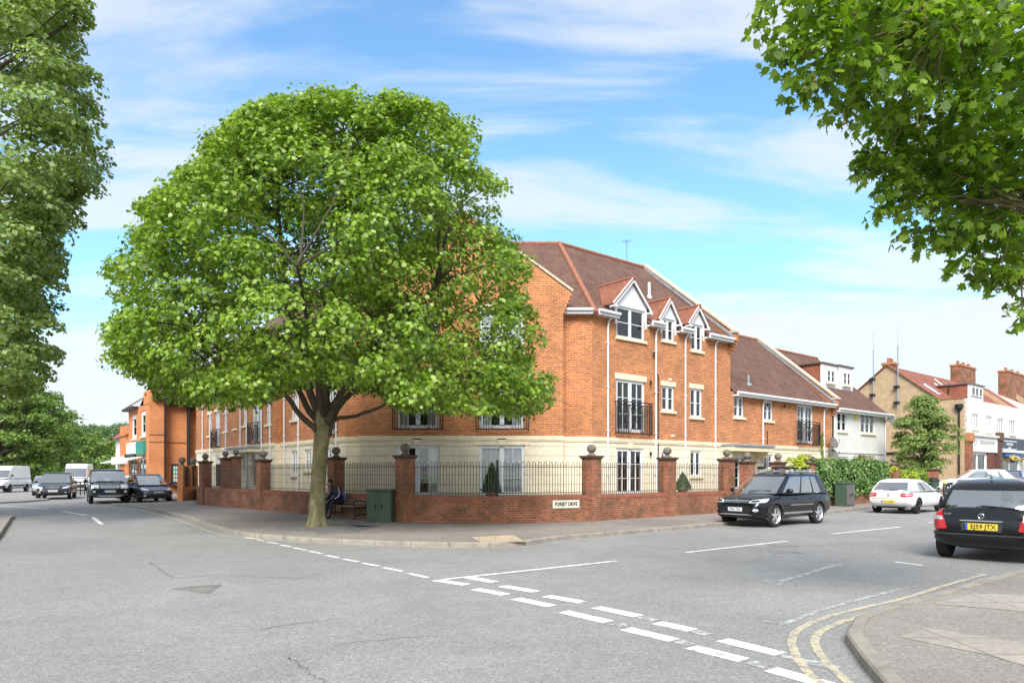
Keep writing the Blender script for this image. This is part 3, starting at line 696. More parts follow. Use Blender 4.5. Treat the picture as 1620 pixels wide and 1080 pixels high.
# roofs -------------------------------------------------------------
K = (13.65-8.66)/5.68
def rp(W, s, n, k=K, e=8.66): return W.pt(s, e+k*n, -n)
OV = .34
A = [rp(Wr, S3-.05, -OV), rp(Wr, S3-.05, 5.68)]
apexR = Vector((2.47, 35.6, 13.60)); apexL = Vector((-4.98, 35.6, 13.60))
cR = Vector((3.42+.12, 29.1-OV, 8.66-K*OV*.95)); cL = Vector((-7.06-.12, 29.1-OV, 8.66-K*OV*.95))
mb = MB()
def rface(pts, up=True):
    n = (pts[1]-pts[0]).cross(pts[2]-pts[0]); mb.face(pts if n.z > 0 else pts[::-1])
nt_ = .62
rface([rp(Wr, .35, nt_), rp(Wr, S3-.05, nt_), A[1], apexR]); rface([cR, rp(Wr, .35, nt_), apexR])
lo_ = .12
for (r, ap, xl, xr) in rd+[((S3+.3, 0, 0, 0), None, 0, 0)]:
    m_ = (r[0]+r[1])/2; hw_d = (r[1]-r[0])/2+.12
    hi_ = (m_-hw_d) if ap else S3-.05
    rface([rp(Wr, lo_, -OV), rp(Wr, hi_, -OV), rp(Wr, hi_, nt_), rp(Wr, max(lo_, .35), nt_)]); lo_ = m_+hw_d
rface([cR, rp(Wr, .12, -OV), rp(Wr, .35, nt_)]); rface([cL, cR, apexR, apexL])
SLr = SLE+.05
B = [Wl2.pt(SLr, 8.66-K*OV, OV), Wl2.pt(SLr, 13.6, -6.03)]
rface([cL, B[0], B[1], apexL])
backR = rp(Wr, S3-.05, 11.36+OV, 0, 8.4); rface([A[1], backR, Vector((1.2, 41.5, 8.4)), apexR]); rface([apexR, Vector((1.2, 41.5, 8.4)), Vector((-3.8, 41.5, 8.4)), apexL])
rface([apexL, Vector((-3.8, 41.5, 8.4)), Wl2.pt(SLr, 8.4, -12.4), B[1]])
# the two storey section
K2 = (10.7-5.98)/5.1
r2 = lambda s, n: Wr.pt(s, 5.98+K2*n, -n)
rface([r2(S3+.3, -OV), r2(S2-.1, -OV), r2(S2-.1, 5.1), r2(S3+.3, 5.1)]); rface([r2(S3+.3, 5.1), r2(S2-.1, 5.1), Wr.pt(S2-.1, 5.6, -10.5), Wr.pt(S3+.3, 5.6, -10.5)])
# bay roof
rb0, rb1 = Vector((-2.1, 28.75, 12.25)), Vector((-2.1, 33.95, 12.25))
rface([rb0, Vector((2.3, 28.75, 9.05)), Vector((2.3, 29.7, 9.05)), rb1]); rface([rb0, rb1, Vector((-6.5, 29.7, 9.05)), Vector((-6.5, 28.75, 9.05))])
mb.build('roof', 'tile', apt)
mb = MB()
mb.tube([cR+Vector((0, 0, .03)), apexR+Vector((0, 0, .04))], .12, 8); mb.tube([cL+Vector((0, 0, .03)), apexL+Vector((0, 0, .04))], .12, 8)
mb.tube([apexR+Vector((0, 0, .03)), A[1]+Vector((0, 0, .03))], .11, 8); mb.tube([apexR+Vector((0, 0, .03)), apexL+Vector((0, 0, .03)), B[1]+Vector((0, 0, .03))], .11, 8)
mb.tube([r2(S3+.3, 5.1)+Vector((0, 0, .02)), r2(S2-.1, 5.1)+Vector((0, 0, .02))], .11, 8); mb.tube([rb0, rb1], .1, 8)
mb.build('ridge_tiles', 'ridge', apt, smooth=True)
# parapet gables with coping
def parapet(W, s, e, k, nr, kn=.35, base=None):
    mb = MB(); t = .17
    z = lambda n: e+k*n+.16
    base = base if base is not None else e-.7
    pts = [W.pt(s-t, e-.15, 0), W.pt(s-t, z(0)-.05, kn), W.pt(s-t, z(nr), -nr), W.pt(s-t, z(0)-.05, -2*nr-kn), W.pt(s-t, e-.15, -2*nr)]
    mb.slab([W.pt(s-t, e-.05, kn), W.pt(s-t, z(0)+.1, kn), W.pt(s-t, z(nr), -nr), W.pt(s-t, z(0), -2*nr), W.pt(s-t, e-.4, -2*nr), W.pt(s-t, e-.4, 0)], W.d*(2*t))
    for q in range(5): mb.wbox(W, s-t, s+t, 0, kn*(q+1)/5-.003, e-.75+q*.15, e-.6+q*.15+(.02 if q == 4 else 0))
    p = mb.build('parapet_gable', 'brick', apt, recalc=True)
    c = MB(); u = W.d*t
    a = W.pt(s, z(0)+.12, kn+.06); b = W.pt(s, z(nr)+.05, -nr); b2 = W.pt(s, z(0), -2*nr)
    c.beam(a, b, 2*t+.12, .09); c.beam(b, b2, 2*t+.12, .09); c.wbox(W, s-t-.05, s+t+.05, kn-.28, kn+.08, z(0)+.1, z(0)+.2)
    c.build('coping', 'coping', p)
    f = MB(); s2 = s-t-.02
    f.slab([W.pt(s2, z(0)-.20, .3), W.pt(s2, z(nr)-.20, -nr), W.pt(s2, z(nr)-.02, -nr), W.pt(s2, z(0)-.02, .3)], -W.d*.03); f.build('lead_flashing', 'lead', p)
parapet(Wr, S3, 8.66, K, 5.68); parapet(Wr, S2, 5.98, K2, 5.1)
c = MB(); q = lambda x, z: Wf.pt(x, z, -.16)
c.beam(q(gx1+.05, 9.27), q(gxm, 12.66), .46, .09, (0, 0, 1)); c.beam(q(gx0-.05, 9.27), q(gxm, 12.66), .46, .09); c.build('coping', 'coping', apt)
# dormers, each flush with the wall below
edges = [(0, None)]
gut = []
last = .0
for (r, ap, xl, xr) in rd:
    W_ = Wr; a, b, c_, d_ = r; sa = W_.s_at(ap[0]); m = (a+b)/2; hw = (b-a)/2+.12
    za = zat(ap[1], W_.Y(m)); zb = zat(480 if xl == 971 else (500 if xl == 1043 else 508), W_.Y(m)); zb = min(zb, za-.85*(hw)); zb = max(zb, d_+.02)
    dm = MB(); 
    for x0, x1 in ((m-hw, a), (b, m+hw)): dm.wbox(W_, x0, x1, -.16, .02, 8.25, zb)
    dm.slab([W_.pt(m-hw, zb, .02), W_.pt(m+hw, zb, .02), W_.pt(m, za-.1, .02)], -W_.n*.18)
    dm.wbox(W_, a, b, -.14, .02, d_, zb) if zb > d_+.03 else None
    for sg in (-1, 1):   # cheeks
        x = m+sg*hw; dm.face([W_.pt(x, 8.5, 0), W_.pt(x, zb, 0), W_.pt(x, zb, -(zb-8.66)/K-.1), W_.pt(x, 8.5, -.1)])
    d_ob = dm.build('dormer', 'white', apt, recalc=False)
    bb = MB(); ov = .22; sl = (za-zb)/hw
    for sg in (-1, 1):
        bb.beam(W_.pt(m+sg*(hw+ov), zb-sl*ov-.02, .16), W_.pt(m, za-.03, .16), .06, .17)
        bb.wbox(W_, *( (m+hw-.02, m+hw+ov) if sg > 0 else (m-hw-ov, m-hw+.02)), -.1, .2, zb-sl*ov-.12, zb-sl*ov-.05)
    bb.build('bargeboard', 'white', d_ob)
    rf = MB()
    for sg in (-1, 1):
        ze = zb-sl*ov
        f = [W_.pt(m, za+.05, .22), W_.pt(m, za+.05, -(za-8.66)/K-.15), W_.pt(m+sg*(hw+ov), ze+.05, -(ze-8.66)/K-.1), W_.pt(m+sg*(hw+ov), ze+.05, .22)]
        n = (f[1]-f[0]).cross(f[2]-f[0]); f = f if n.z > 0 else f[::-1]; rf.slab(f, Vector((0, 0, -.05)))
    rf.build('dormer_roof', 'tile_warm', d_ob, recalc=True)
    rg_ = MB(); rg_.tube([W_.pt(m, za+.06, .24), W_.pt(m, za+.06, -(za-8.66)/K-.1)], .07, 6); rg_.build('ridge_tiles', 'ridge', d_ob)
    if xl == 971:
        fl = MB(); fl.slab([W_.pt(m-hw-ov-.02, 9.0, .1), W_.pt(m-hw-ov-.02, zb, -.75), W_.pt(m-hw-ov-.2, zb, -.75), W_.pt(m-hw-ov-.2, 9.0, .1)], Vector((0, 0, .02)))
    window(apt, W_, r, curt='full', cols=2, rows=2, sill=True)
    gut.append((last, m-hw-.05)); last = m+hw+.05
gut.append((last, S3-.2))
def eaves(W, a, b, z, parent=apt, prot=.34):
    mb = MB(); mb.wbox(W, a, b, 0, prot-.06, z-.02, z+.06); mb.wbox(W, a, b, prot-.06, prot, z-.03, z+.22)
    mb.build('fascia', 'white', parent)
    mb = MB(); mb.wbox(W, a, b, prot+.002, prot+.11, z+.09, z+.20); mb.build('gutter', 'white', parent, bevel=.02)
ze = 8.42
for a, b in gut: eaves(Wr, a if a > .1 else .08, b, ze)
eaves(Wr0, 9.25, 10.48, ze); eaves(Wr0, 0, .66, ze); eaves(Wl, .1, SL-.05, ze); eaves(Wl2, SL, SLE, ze); eaves(Wr, S3+.2, S2-.2, 5.72)
for px in (960, 1036, 1082.5, 1130): drainpipe(apt, Wr, Wr.s_at(px), .8, ze+.1)
for px in (1205.5, 1302): drainpipe(apt, Wr, Wr.s_at(px), .8, 5.82)
for px in (322, 334, 359, 382, 392, 415.5, 429): drainpipe(apt, Wl2, Wl2.s_at(px), .8, ze+.1)
for px in (451.5, 474, 534): drainpipe(apt, Wl, Wl.s_at(px), .8, ze+.1)
drainpipe(apt, Wr, Wr.s_at(1040), .8, 5.6, mat='black', r=.022) if False else None
mb = MB(); s = Wr.s_at(1040.5); mb.tube([Wr.pt(s, .8, .04), Wr.pt(s, 6.2, .04), Wr.pt(s-.15, 6.35, .04), Wr.pt(s-.15, 7.0, .04)], .022, 6); mb.build('waste_pipe', 'black', apt)
mb = MB(); s = Wr.s_at(1213); mb.tube([Wr.pt(s, .8, .04), Wr.pt(s, 4.0, .04), Wr.pt(s, 4.0, .0)], .022, 6); mb.build('waste_pipe', 'black', apt)
for W_, px, py in ((Wr, 1027, 605), (Wr, 1027, 717), (Wr, 1032, 560), (Wr, 1212, 640), (Wr, 1239, 642)):
    s = W_.s_at(px); z = zat(py, W_.Y(s)); mb = MB(); mb.lathe(W_.pt(s, z, .1), [(.001, -.12), (.05, -.1), (.05, .05), (.035, .08), (.001, .085)], 10); mb.build('boiler_flue', 'black', apt)
for px, py in ((1060, 600), (1064, 689)):
    s = Wr.s_at(px); z = zat(py, Wr.Y(s)); mb = MB(); mb.wbox(Wr, s-.12, s+.12, 0, .03, z-.05, z+.05); mb.build('vent_cover', 'stone_trim', apt)
# roof vents and aerial
def hit(px, py, P0, n):
    d = Vector((ray(px), 1, (HY-py)/F)); o = Vector((0, 0, EYE)); return o+d*((P0-o).dot(n)/d.dot(n))
nr_main = (A[0]-cR).cross(A[1]-cR).normalized(); nr_low = (r2(12, 0)-r2(14, 0)).cross(r2(12, 2)-r2(12, 0)).normalized()
p = hit(1027, 470, A[0], nr_main); mb = MB(); mb.tube([p-Vector((0, 0, .1)), p+Vector((0, 0, .75))], .075, 10); mb.lathe(p, [(.14, -.1), (.14, .05), (.08, .1)], 10); mb.build('roof_flue', 'white', apt, smooth=True)
p = hit(1184, 607, r2(12, 0), nr_low); mb = MB(); mb.tube([p-Vector((0, 0, .1)), p+Vector((0, 0, .5))], .06, 10); mb.lathe(p, [(.22, -.12), (.2, -.02), (.07, .06)], 10); mb.build('roof_flue', 'lead', apt, smooth=True)
p = Wr.pt(8.7, 13.7, -5.68); mb = MB(); mb.tube([p, p+Vector((0, 0, 1.3))], .018, 6)
for i in range(5): mb.beam(p+Vector((-.25+.1*i, .0, 1.2))-Vector((0, .2, 0)), p+Vector((-.25+.1*i, 0, 1.2))+Vector((0, .2, 0)), .012, .012)
mb.beam(p+Vector((-.3, 0, 1.2)), p+Vector((.3, 0, 1.2)), .014, .014); mb.build('roof_aerial', 'grey_panel', apt)
def dish(px, s, z, W, parent, r=.33, mat='grey_panel'):
    c = W.pt(s, z, .45); n = (Vector((.35, -.85, .35))).normalized(); mb = MB(); u = n.cross(Vector((0, 0, 1))).normalized(); v = u.cross(n)
    rings = [(0.001, -.07), (r*.5, -.05), (r*.85, -.015), (r, 0)]; b = 0
    for k in range(3):
        for j in range(20):
            a0, a1 = 2*pi*j/20, 2*pi*(j+1)/20; (ra, ha), (rb, hb) = rings[k], rings[k+1]
            P = lambda rr, hh, t: c+u*rr*cos(t)+v*rr*1.1*sin(t)+n*hh
            f_ = [P(ra, ha, a0), P(ra, ha, a1), P(rb, hb, a1), P(rb, hb, a0)]; mb.face(f_); mb.face([q-n*.012 for q in f_][::-1])
    mb.tube([c-v*r, c-v*r*.4+n*.4, c+n*.42], .012, 5); mb.tube([c-n*.07, W.pt(s, z-.1, .0)], .022, 6); mb.sphere(c+n*.42, .045, 8)
    mb.build('satellite_dish', mat, parent, smooth=True)
for py in (700, 718.5): s = Wr.s_at(1308); dish(1310, s, zat(py, Wr.Y(s)), Wr, apt)
# raised garden behind the boundary wall
# ================================================================== boundary walls
ZW = .95
P0 = gp(311, 797.5, .1); P1 = gp(635, 825.5, .1); P2 = gp(788, 828, .1); P3 = gp(941, 823.5, .1)
for p in (P0, P1, P2, P3): p.z = 0
DW = (P1-P0).normalized()
WR_ = Wall(P3, DR, NR)
E_gate = WR_.s_at(1155); E_gate2 = WR_.s_at(1187); E_hedge0 = WR_.s_at(1284); E_hedge1 = WR_.s_at(1418); E_end = WR_.s_at(1481)
sheet('garden', [P0.to_2d(), P1.to_2d(), P2.to_2d(), P3.to_2d(), WR_.pt(E_end, 0).to_2d(), (WR_.pt(E_end, 0)-NR*4.2).to_2d(), (18, 55), (-28, 55), Wl2.pt(23.5, 0, 0).to_2d()], .78, 'earth')
def mkwall(a, b): d = (b-a).normalized(); n = Vector((d.y, -d.x, 0)); return Wall(a, d, n), (b-a).length
def pillar(parent, p, W, z0=.1, zc=2.25, w=.46, ball=True):
    mb = MB(); Wp = Wall(p-W.d*(w/2)-W.n*(w/2), W.d, W.n)
    mb.wbox(Wp, 0, w, 0, w, z0, zc-.10); pl = mb.build('pillar', 'brick_wall', parent)
    c = MB(); c.wbox(Wp, -.035, w+.035, -.035, w+.035, zc-.10, zc-.05); c.wbox(Wp, -.065, w+.065, -.065, w+.065, zc-.05, zc+.01); c.build('cap', 'cap', pl)
    if ball:
        c = MB(); ctr = Wp.pt(w/2, zc, w/2)
        c.lathe(ctr, [(.15, .01), (.145, .04), (.085, .08), (.07, .10), (.08, .115), (.115, .135), (.145, .175), (.158, .235), (.15, .29), (.122, .34), (.075, .375), (.002, .388)], 20); c.build('ball_finial', 'stone_grey', pl, smooth=True, angle=50)
    return pl
def bow_railing(parent, W, a, b, z0=ZW, z1=2.04):
    mb = MB(); n = max(2, int(round((b-a)/.104))); n += n % 2; st = (b-a)/n; r = .0075
    for i in range(n):
        x = a+st*(i+.5); mb.beam(W.pt(x, z0-.02, -.14), W.pt(x, z1-.05, -.14), r*2, r*2, up=W.n)
    for i in range(0, n, 1):
        x0, x1 = a+st*(i+.5), a+st*(i+1.5)
        if i % 2 == 0 and i+1 < n:
            xm, hr = (x0+x1)/2, (x1-x0)/2; prev = None
            for q in range(7):
                t = pi-pi*q/6; p = W.pt(xm+hr*cos(t), z1-.05+hr*sin(t), -.14)
                if prev is not None: mb.beam(prev, p, r*2, r*2, up=W.n)
                prev = p
    for z in (z0+.1, z1-.16): mb.wbox(W, a, b, -.15, -.13, z-.012, z+.012)
    return mb.build('railing', 'rail', parent)
def wall_run(parent, segs, z0=.05, top=ZW, th=.30):
    for (W, a, b) in segs:
        mb = MB(); mb.wbox(W, a, b, -th, 0, z0, top-.11); wl = mb.build('wall', 'brick_wall', parent)
        mb = MB(); mb.wbox(W, a-.01, b+.01, -th-.012, .014, top-.11, top); mb.build('coping', 'soldier', wl)
bw = thing('boundary_wall', 'low mossy red brick wall round the corner with ball topped pillars and hooped railings', 'wall', (P2.x, P2.y, .1))
Wa, La = mkwall(P0, P1); Wb, Lb = mkwall(P1, P2); Wc, Lc = mkwall(P2, P3)
wall_run(bw, [(Wa, 0, La), (Wb, 0, Lb), (Wc, 0, Lc), (WR_, 0, E_gate)])
pa = [Wa.s_at(x) for x in (320, 411, 526)]+[La]
for s in pa: pillar(bw, Wa.pt(s, 0, -.15), Wa)
pr = [0, WR_.s_at(1061), E_gate]
for s in pr: pillar(bw, WR_.pt(s, 0, -.15), WR_)
for s0, s1 in zip(pa, pa[1:]): bow_railing(bw, Wa, s0+.24, s1-.24)
bow_railing(bw, Wb, .24, Lb); bow_railing(bw, Wc, 0, Lc-.24)
for s0, s1 in zip(pr, pr[1:]): bow_railing(bw, WR_, s0+.24, s1-.24)
mb = MB(); mb.wbox(Wc, 0, .05, -.17, -.11, ZW-.85, 2.1); mb.build('railing_post', 'black', bw)
# entrance and hedge side
bw2 = thing('boundary_wall', 'low red brick wall below the clipped hedge with ball topped pillars beside the white house', 'wall', WR_.pt(E_hedge0, .1))
wall_run(bw2, [(WR_, E_gate2+.2, WR_.s_at(1235)), (WR_, WR_.s_at(1235), E_hedge0), (WR_, E_hedge0, E_hedge1), (WR_, E_hedge1, E_end)], top=.75)
for s in (E_gate2, WR_.s_at(1236), E_hedge0, E_hedge1): pillar(bw2, WR_.pt(s, 0, -.15), WR_, zc=2.16)
pillar(bw2, WR_.pt(WR_.s_at(1232), 0, -1.5), WR_, zc=2.2); pillar(bw2, WR_.pt(E_hedge1+.1, 0, -1.6), WR_, zc=2.2)
pillar(bw2, WR_.pt(E_end, 0, -.15), WR_, zc=1.9, ball=False)
pillar(bw2, WR_.pt(E_hedge1+1.2, 0, -2.4), WR_, zc=2.45)
# far left entrance pillars with dark timber panels
bw3 = thing('bin_store', 'orange brick bin store with dark slatted panels and ball finials left of the apartment building', 'bin store', (-17.5, 38.5, .1))
Ws, Ls = mkwall(gp(289, 792, .1), gp(313, 789.5, .1)); Ws.P.z = 0
mb = MB(); mb.wbox(Ws, 0, Ls, -.3, 0, .1, .85); mb.build('wall', 'brick_far', bw3)
for s in (.1, Ls*.55, Ls-.1): mb = MB(); mb.wbox(Ws, s-.1, s+.1, -.3, .02, .85, 2.1); mb.build('post', 'brick_far', bw3)
for a, b in ((.2, Ls*.55-.1), (Ls*.55+.1, Ls-.2)): mb = MB(); mb.wbox(Ws, a, b, -.2, -.12, .87, 2.05); mb.build('slatted_panel', 'cap', bw3)
for s in (.3, Ls-.3):
    mb = MB(); c = Ws.pt(s, 2.1, -.15); mb.lathe(c, [(.17, 0), (.09, .07), (.09, .12), (.18, .2), (.2, .3), (.15, .42), (.002, .48)], 16); mb.build('ball_finial', 'stone_grey', bw3, smooth=True)
for px, py in ((349, 724), (366, 722)):
    Y = 36.; p = Vector((ray(px)*Y, Y+.6, 0)); pillar(bw3, p, Wl, zc=zat(py, Y), w=.44)
mb = MB(); q = Vector((ray(347)*36.5, 36.5, 0)); Wq = Wall(q, (1, .1), (0, -1)); mb.wbox(Wq, -.15, .45, 0, .06, .95, 2.15); mb.build('slatted_panel', 'cap', bw3)
# street name plate
s0, s1 = Wc.s_at(874), Wc.s_at(916); sp = thing('street_sign', 'cream street name plate reading FOREST DRIVE fixed low on the brick wall', 'sign', Wc.pt((s0+s1)/2, .55, .02))
mb = MB(); mb.wbox(Wc, s0, s1, .012, .03, .545, .80); mb.build('plate', plain('cream_sign_enamel', (.78, .78, .62), .5, var=.06), sp, bevel=.006)
me = text_mesh('lettering', 'FOREST DRIVE', .17, 'black', sp, wall_frame(Wc, (s0+s1)/2, .672, .032), fit=(s1-s0)*.84, bold=.006); link_mesh('lettering', me, sp)
# post stubs in the pavement
for i, (px, lab) in enumerate(((691, 'short pale steel post stub in the pavement nearer the green cabinet'), (724, 'short pale steel post stub in the pavement further from the green cabinet'))):
    p = gp(px, 826, .1); mb = MB(); mb.beam(p+Vector((0, 0, -.05)), p+Vector((0, 0, .42)), .045, .045, up=(0, 1, 0)); tag(mb.build('post_stub', 'coping', origin=p), lab, 'post', 'post stubs by the wall')
# cabinets ----------------------------------------------------------
def cabinet(loc, rz, w, d, h, label, mat, panel):
    t = thing('utility_cabinet', label, 'cabinet', loc, rz)
    mb = MB(); mb.box((-w/2, -d/2, .0), (w/2, d/2, h-.06)); mb.box((-w/2+.03, -d/2+.02, -.02), (w/2-.03, d/2-.02, .05)); mb.build('body', mat, t, local=True, bevel=.008)
    mb = MB(); mb.box((-w/2-.03, -d/2-.04, h-.06), (w/2+.03, d/2+.03, h)); mb.build('lid', mat, t, local=True, bevel=.012)
    for a, b in ((-w/2+.025, -.006), (.006, w/2-.025)):
        mb = MB(); mb.box((a, -d/2-.022, .09), (b, -d/2-.001, h-.09)); dr_ = mb.build('door', panel, t, local=True, bevel=.006)
        x = (a if a > 0 else b)+(.1 if a > 0 else -.1); m2 = MB(); m2.box((x-.025, -d/2-.045, h*.42), (x+.025, -d/2-.022, h*.42+.14)); m2.build('handle', 'black', dr_, local=True)
    return t
cabinet(Vector((ray(605)*22.2, 22.2, .1)), R(-14), .86, .55, 1.06, 'dark green double door utility cabinet against the brick wall beside the bench', 'green', 'green')
cabinet(WR_.pt(WR_.s_at(1316), .1, .62), R(38), .8, .55, 1.12, 'grey and green utility cabinet in front of the hedge behind the black suv', 'green', 'grey_panel')
# bench --------------------------------------------------------------
bdir = DW; bc = gp(549, 820, .1)+Vector((0, .1, 0)); brz = math.atan2(bdir.y, bdir.x)
BL = 1.85
bench = thing('park_bench', 'old wooden slatted bench with black iron ends in front of the brick wall', 'bench', bc, brz)
for i, y in enumerate((-.24, -.14, -.04, .06, .15)):
    mb = MB(); mb.box((-BL/2, y-.04, .43), (BL/2, y+.04, .46)); mb.build('seat_slat', 'wood', bench, local=True, bevel=.004)
for i in range(4):
    z = .53+i*.095; y = .235+i*.045; mb = MB(); mb.beam((-BL/2, y, z), (BL/2, y, z), .024, .07, up=(0, .42, 1)); mb.build('back_slat', 'wood', bench, local=True, bevel=.004)
for x in (-BL/2+.12, BL/2-.12):
    mb = MB()
    for pts in ([(-.26, 0), (-.23, .2), (-.25, .42), (-.27, .58), (-.22, .64), (0, .63), (.2, .60), (.27, .52)], [(.38, 0), (.28, .2), (.2, .42), (.26, .6), (.36, .88)], [(-.24, .41), (0, .40), (.2, .41)], [(-.2, .12), (0, .2), (.26, .16)]):
        mb.tube([(x, a, z) for a, z in pts], .024, 6)
    mb.build('end_frame', 'black', bench, local=True, smooth=True)
# person ------------------------------------------------------------
def skin(name, verts, edges, radii, mats, parent, sub=2, root=0):
    me = bpy.data.meshes.new(name); me.from_pydata(verts, edges, []); o = bpy.data.objects.new(name, me); COL.objects.link(o)
    mod = o.modifiers.new('s', 'SKIN'); sv = me.skin_vertices[0].data
    for i, r in enumerate(radii):
        sv[i].radius = (r, r) if not hasattr(r, '__len__') else r
        sv[i].use_root = (i == root)
    m2 = o.modifiers.new('u', 'SUBSURF'); m2.levels = sub
    dg = bpy.context.evaluated_depsgraph_get(); nm = bpy.data.meshes.new_from_object(o.evaluated_get(dg)); bpy.data.objects.remove(o); bpy.data.meshes.remove(me)
    nm.name = name; nm.materials.clear(); nm.materials.append(M[mats]) if isinstance(mats, str) else nm.materials.append(mats)
    nm.shade_smooth(); return link_mesh(name, nm, parent, local=True)
M['navy'] = plain('navy_jacket', (.018, .024, .06), .8, var=.3, scale=9); M['stripe'] = plain('white_stripe', (.6, .62, .68), .8); M['blue'] = plain('blue_panel', (.12, .18, .55), .8)
M['skinc'] = plain('skin', (.30, .16, .10), .55); M['hair'] = plain('dark_hair', (.012, .01, .009), .6); M['trouser'] = plain('dark_trousers', (.02, .022, .028), .85, var=.3)
pc = bc+bdir*(-.52); person = thing('person', 'person in navy jacket with white sleeve stripes leaning forward on the bench', 'person', pc, brz)
# local: +x along bench, -y forward; seat height .46
pv = [(0, .02, .56), (0, -.02, .72), (0, -.12, .90), (0, -.20, 1.02), (0, -.29, 1.10), (0, -.36, 1.18),
      (.10, -.0, .55), (.13, -.40, .57), (.15, -.44, .12), (.15, -.50, .05), (.15, -.62, .04),
      (-.10, -.0, .55), (-.13, -.40, .57), (-.15, -.46, .12), (-.15, -.52, .05), (-.15, -.64, .04),
      (.19, -.18, 1.0), (.27, -.22, .78), (.16, -.42, .66), (.10, -.50, .62), (-.19, -.18, 1.0), (-.27, -.22, .78), (-.16, -.42, .66), (-.10, -.50, .62)]
pe = [(0, 1), (1, 2), (2, 3), (3, 4), (4, 5), (0, 6), (6, 7), (7, 8), (8, 9), (9, 10), (0, 11), (11, 12), (12, 13), (13, 14), (14, 15), (3, 16), (16, 17), (17, 18), (18, 19), (3, 20), (20, 21), (21, 22), (22, 23)]
pr_ = [.14, .13, (.15, .12), (.15, .11), .06, .05, .10, .075, .045, .05, .035, .10, .075, .045, .05, .035, .07, .055, .04, .032, .07, .055, .04, .032]
skin('body', pv, pe, pr_, 'trouser', person)
skin('jacket', [(p[0], p[1], p[2]) for p in (pv[0], pv[1], pv[2], pv[3], (0, -.25, 1.07), pv[16], pv[17], pv[18], pv[20], pv[21], pv[22])], [(0, 1), (1, 2), (2, 3), (3, 4), (3, 5), (5, 6), (6, 7), (3, 8), (8, 9), (9, 10)], [.165, .155, (.185, .15), (.18, .14), .075, .09, .072, .052, .09, .072, .052], 'navy', person)
mb = MB(); mb.tube([(.235, -.20, 1.06), (.335, -.215, .93), (.345, -.24, .78), (.27, -.36, .69)], .016, 6); mb.tube([(-.235, -.20, 1.06), (-.335, -.215, .93), (-.345, -.24, .78), (-.27, -.36, .69)], .016, 6); mb.build('sleeve_stripe', 'stripe', person, local=True, smooth=True)
mb = MB(); mb.tube([(.15, .07, .92), (.17, .11, .8), (.17, .11, .68)], [.02, .05, .06], 8); mb.build('jacket_panel', 'blue', person, local=True, smooth=True)
mb = MB(); mb.sphere((0, -.40, 1.22), .098, 16, sz=1.25); mb.sphere((0, -.505, 1.19), .018, 6); mb.sphere((.098, -.40, 1.21), .026, 6, sz=1.3); mb.sphere((-.098, -.40, 1.21), .026, 6, sz=1.3); mb.build('head', 'skinc', person, local=True, smooth=True)
mb = MB(); mb.sphere((0, -.378, 1.258), .108, 16, sz=1.12); mb.build('hair', 'hair', person, local=True, smooth=True)
for sx in (1, -1):
    hv = [(sx*.10, -.50, .62), (sx*.085, -.55, .60)]; he = [(0, 1)]; hr = [.03, .032]
    for k in range(4):
        b0 = len(hv); x = sx*(.085+(k-1.5)*.018); hv += [(x, -.585, .59), (x*.97, -.61, .57), (x*.94, -.612, .545-.006*k)]; he += [(1, b0), (b0, b0+1), (b0+1, b0+2)]; hr += [.010, .009, .007]
    b0 = len(hv); hv += [(sx*.05, -.56, .60), (sx*.035, -.585, .585)]; he += [(1, b0), (b0, b0+1)]; hr += [.011, .009]
    skin('hand', hv, he, hr, 'skinc', person, sub=1)
# ================================================================== foliage
def leaf_mesh(name, pos, nor, size, mat, shape='maple', seed=0, parent=None, origin=None, kind=None, aspect=1.):
    rng = np.random.default_rng(seed); n = len(pos)
    if shape == 'maple':
        A = np.array([0, 18, 40, 62, 90, 118, 140, 162, 180, 225, 315])*pi/180
        Rr = np.array([.62, .45, .85, .5, 1.0, .5, .85, .45, .62, .55, .55])
        tpl = np.stack([Rr*np.cos(A), Rr*np.sin(A), -.28*Rr**2], 1)*.5
    elif shape == 'diamond': tpl = np.array([(0, -.5, -.05), (.34, .02, -.0), (0, .5, -.12), (-.34, .02, .0)])
    elif shape == 'long': tpl = np.array([(0, -.5, -.03), (.2, -.1, 0), (.14, .25, -.03), (0, .5, -.15), (-.14, .25, -.03), (-.2, -.1, 0)])
    else: tpl = np.array([(-.4, -.4, -.05), (.45, -.35, 0), (.35, .45, -.1), (-.45, .35, 0)])
    k = len(tpl)
    nor = nor+rng.normal(0, .55, (n, 3)); nor /= np.linalg.norm(nor, axis=1, keepdims=True)+1e-9
    up = rng.normal(0, 1, (n, 3))+np.array([0, 0, -.9]); u = np.cross(up, nor); u /= np.linalg.norm(u, axis=1, keepdims=True)+1e-9; v = np.cross(nor, u)
    s = (size*rng.uniform(.65, 1.25, n))[:, None, None]
    co = pos[:, None, :]+s*(tpl[None, :, 0:1]*u[:, None, :]*aspect+tpl[None, :, 1:2]*v[:, None, :]+tpl[None, :, 2:3]*nor[:, None, :])
    me = bpy.data.meshes.new(name); me.vertices.add(n*k); me.vertices.foreach_set('co', co.astype('f').ravel())
    me.loops.add(n*k); me.loops.foreach_set('vertex_index', np.arange(n*k, dtype='i'))
    me.polygons.add(n); me.polygons.foreach_set('loop_start', np.arange(0, n*k, k, dtype='i'))
    at = me.attributes.new('rnd', 'FLOAT', 'FACE'); at.data.foreach_set('value', rng.random(n).astype('f'))
    me.materials.append(M[mat]); me.update(calc_edges=True); me.validate()
    return link_mesh(name, me, parent, origin=origin)
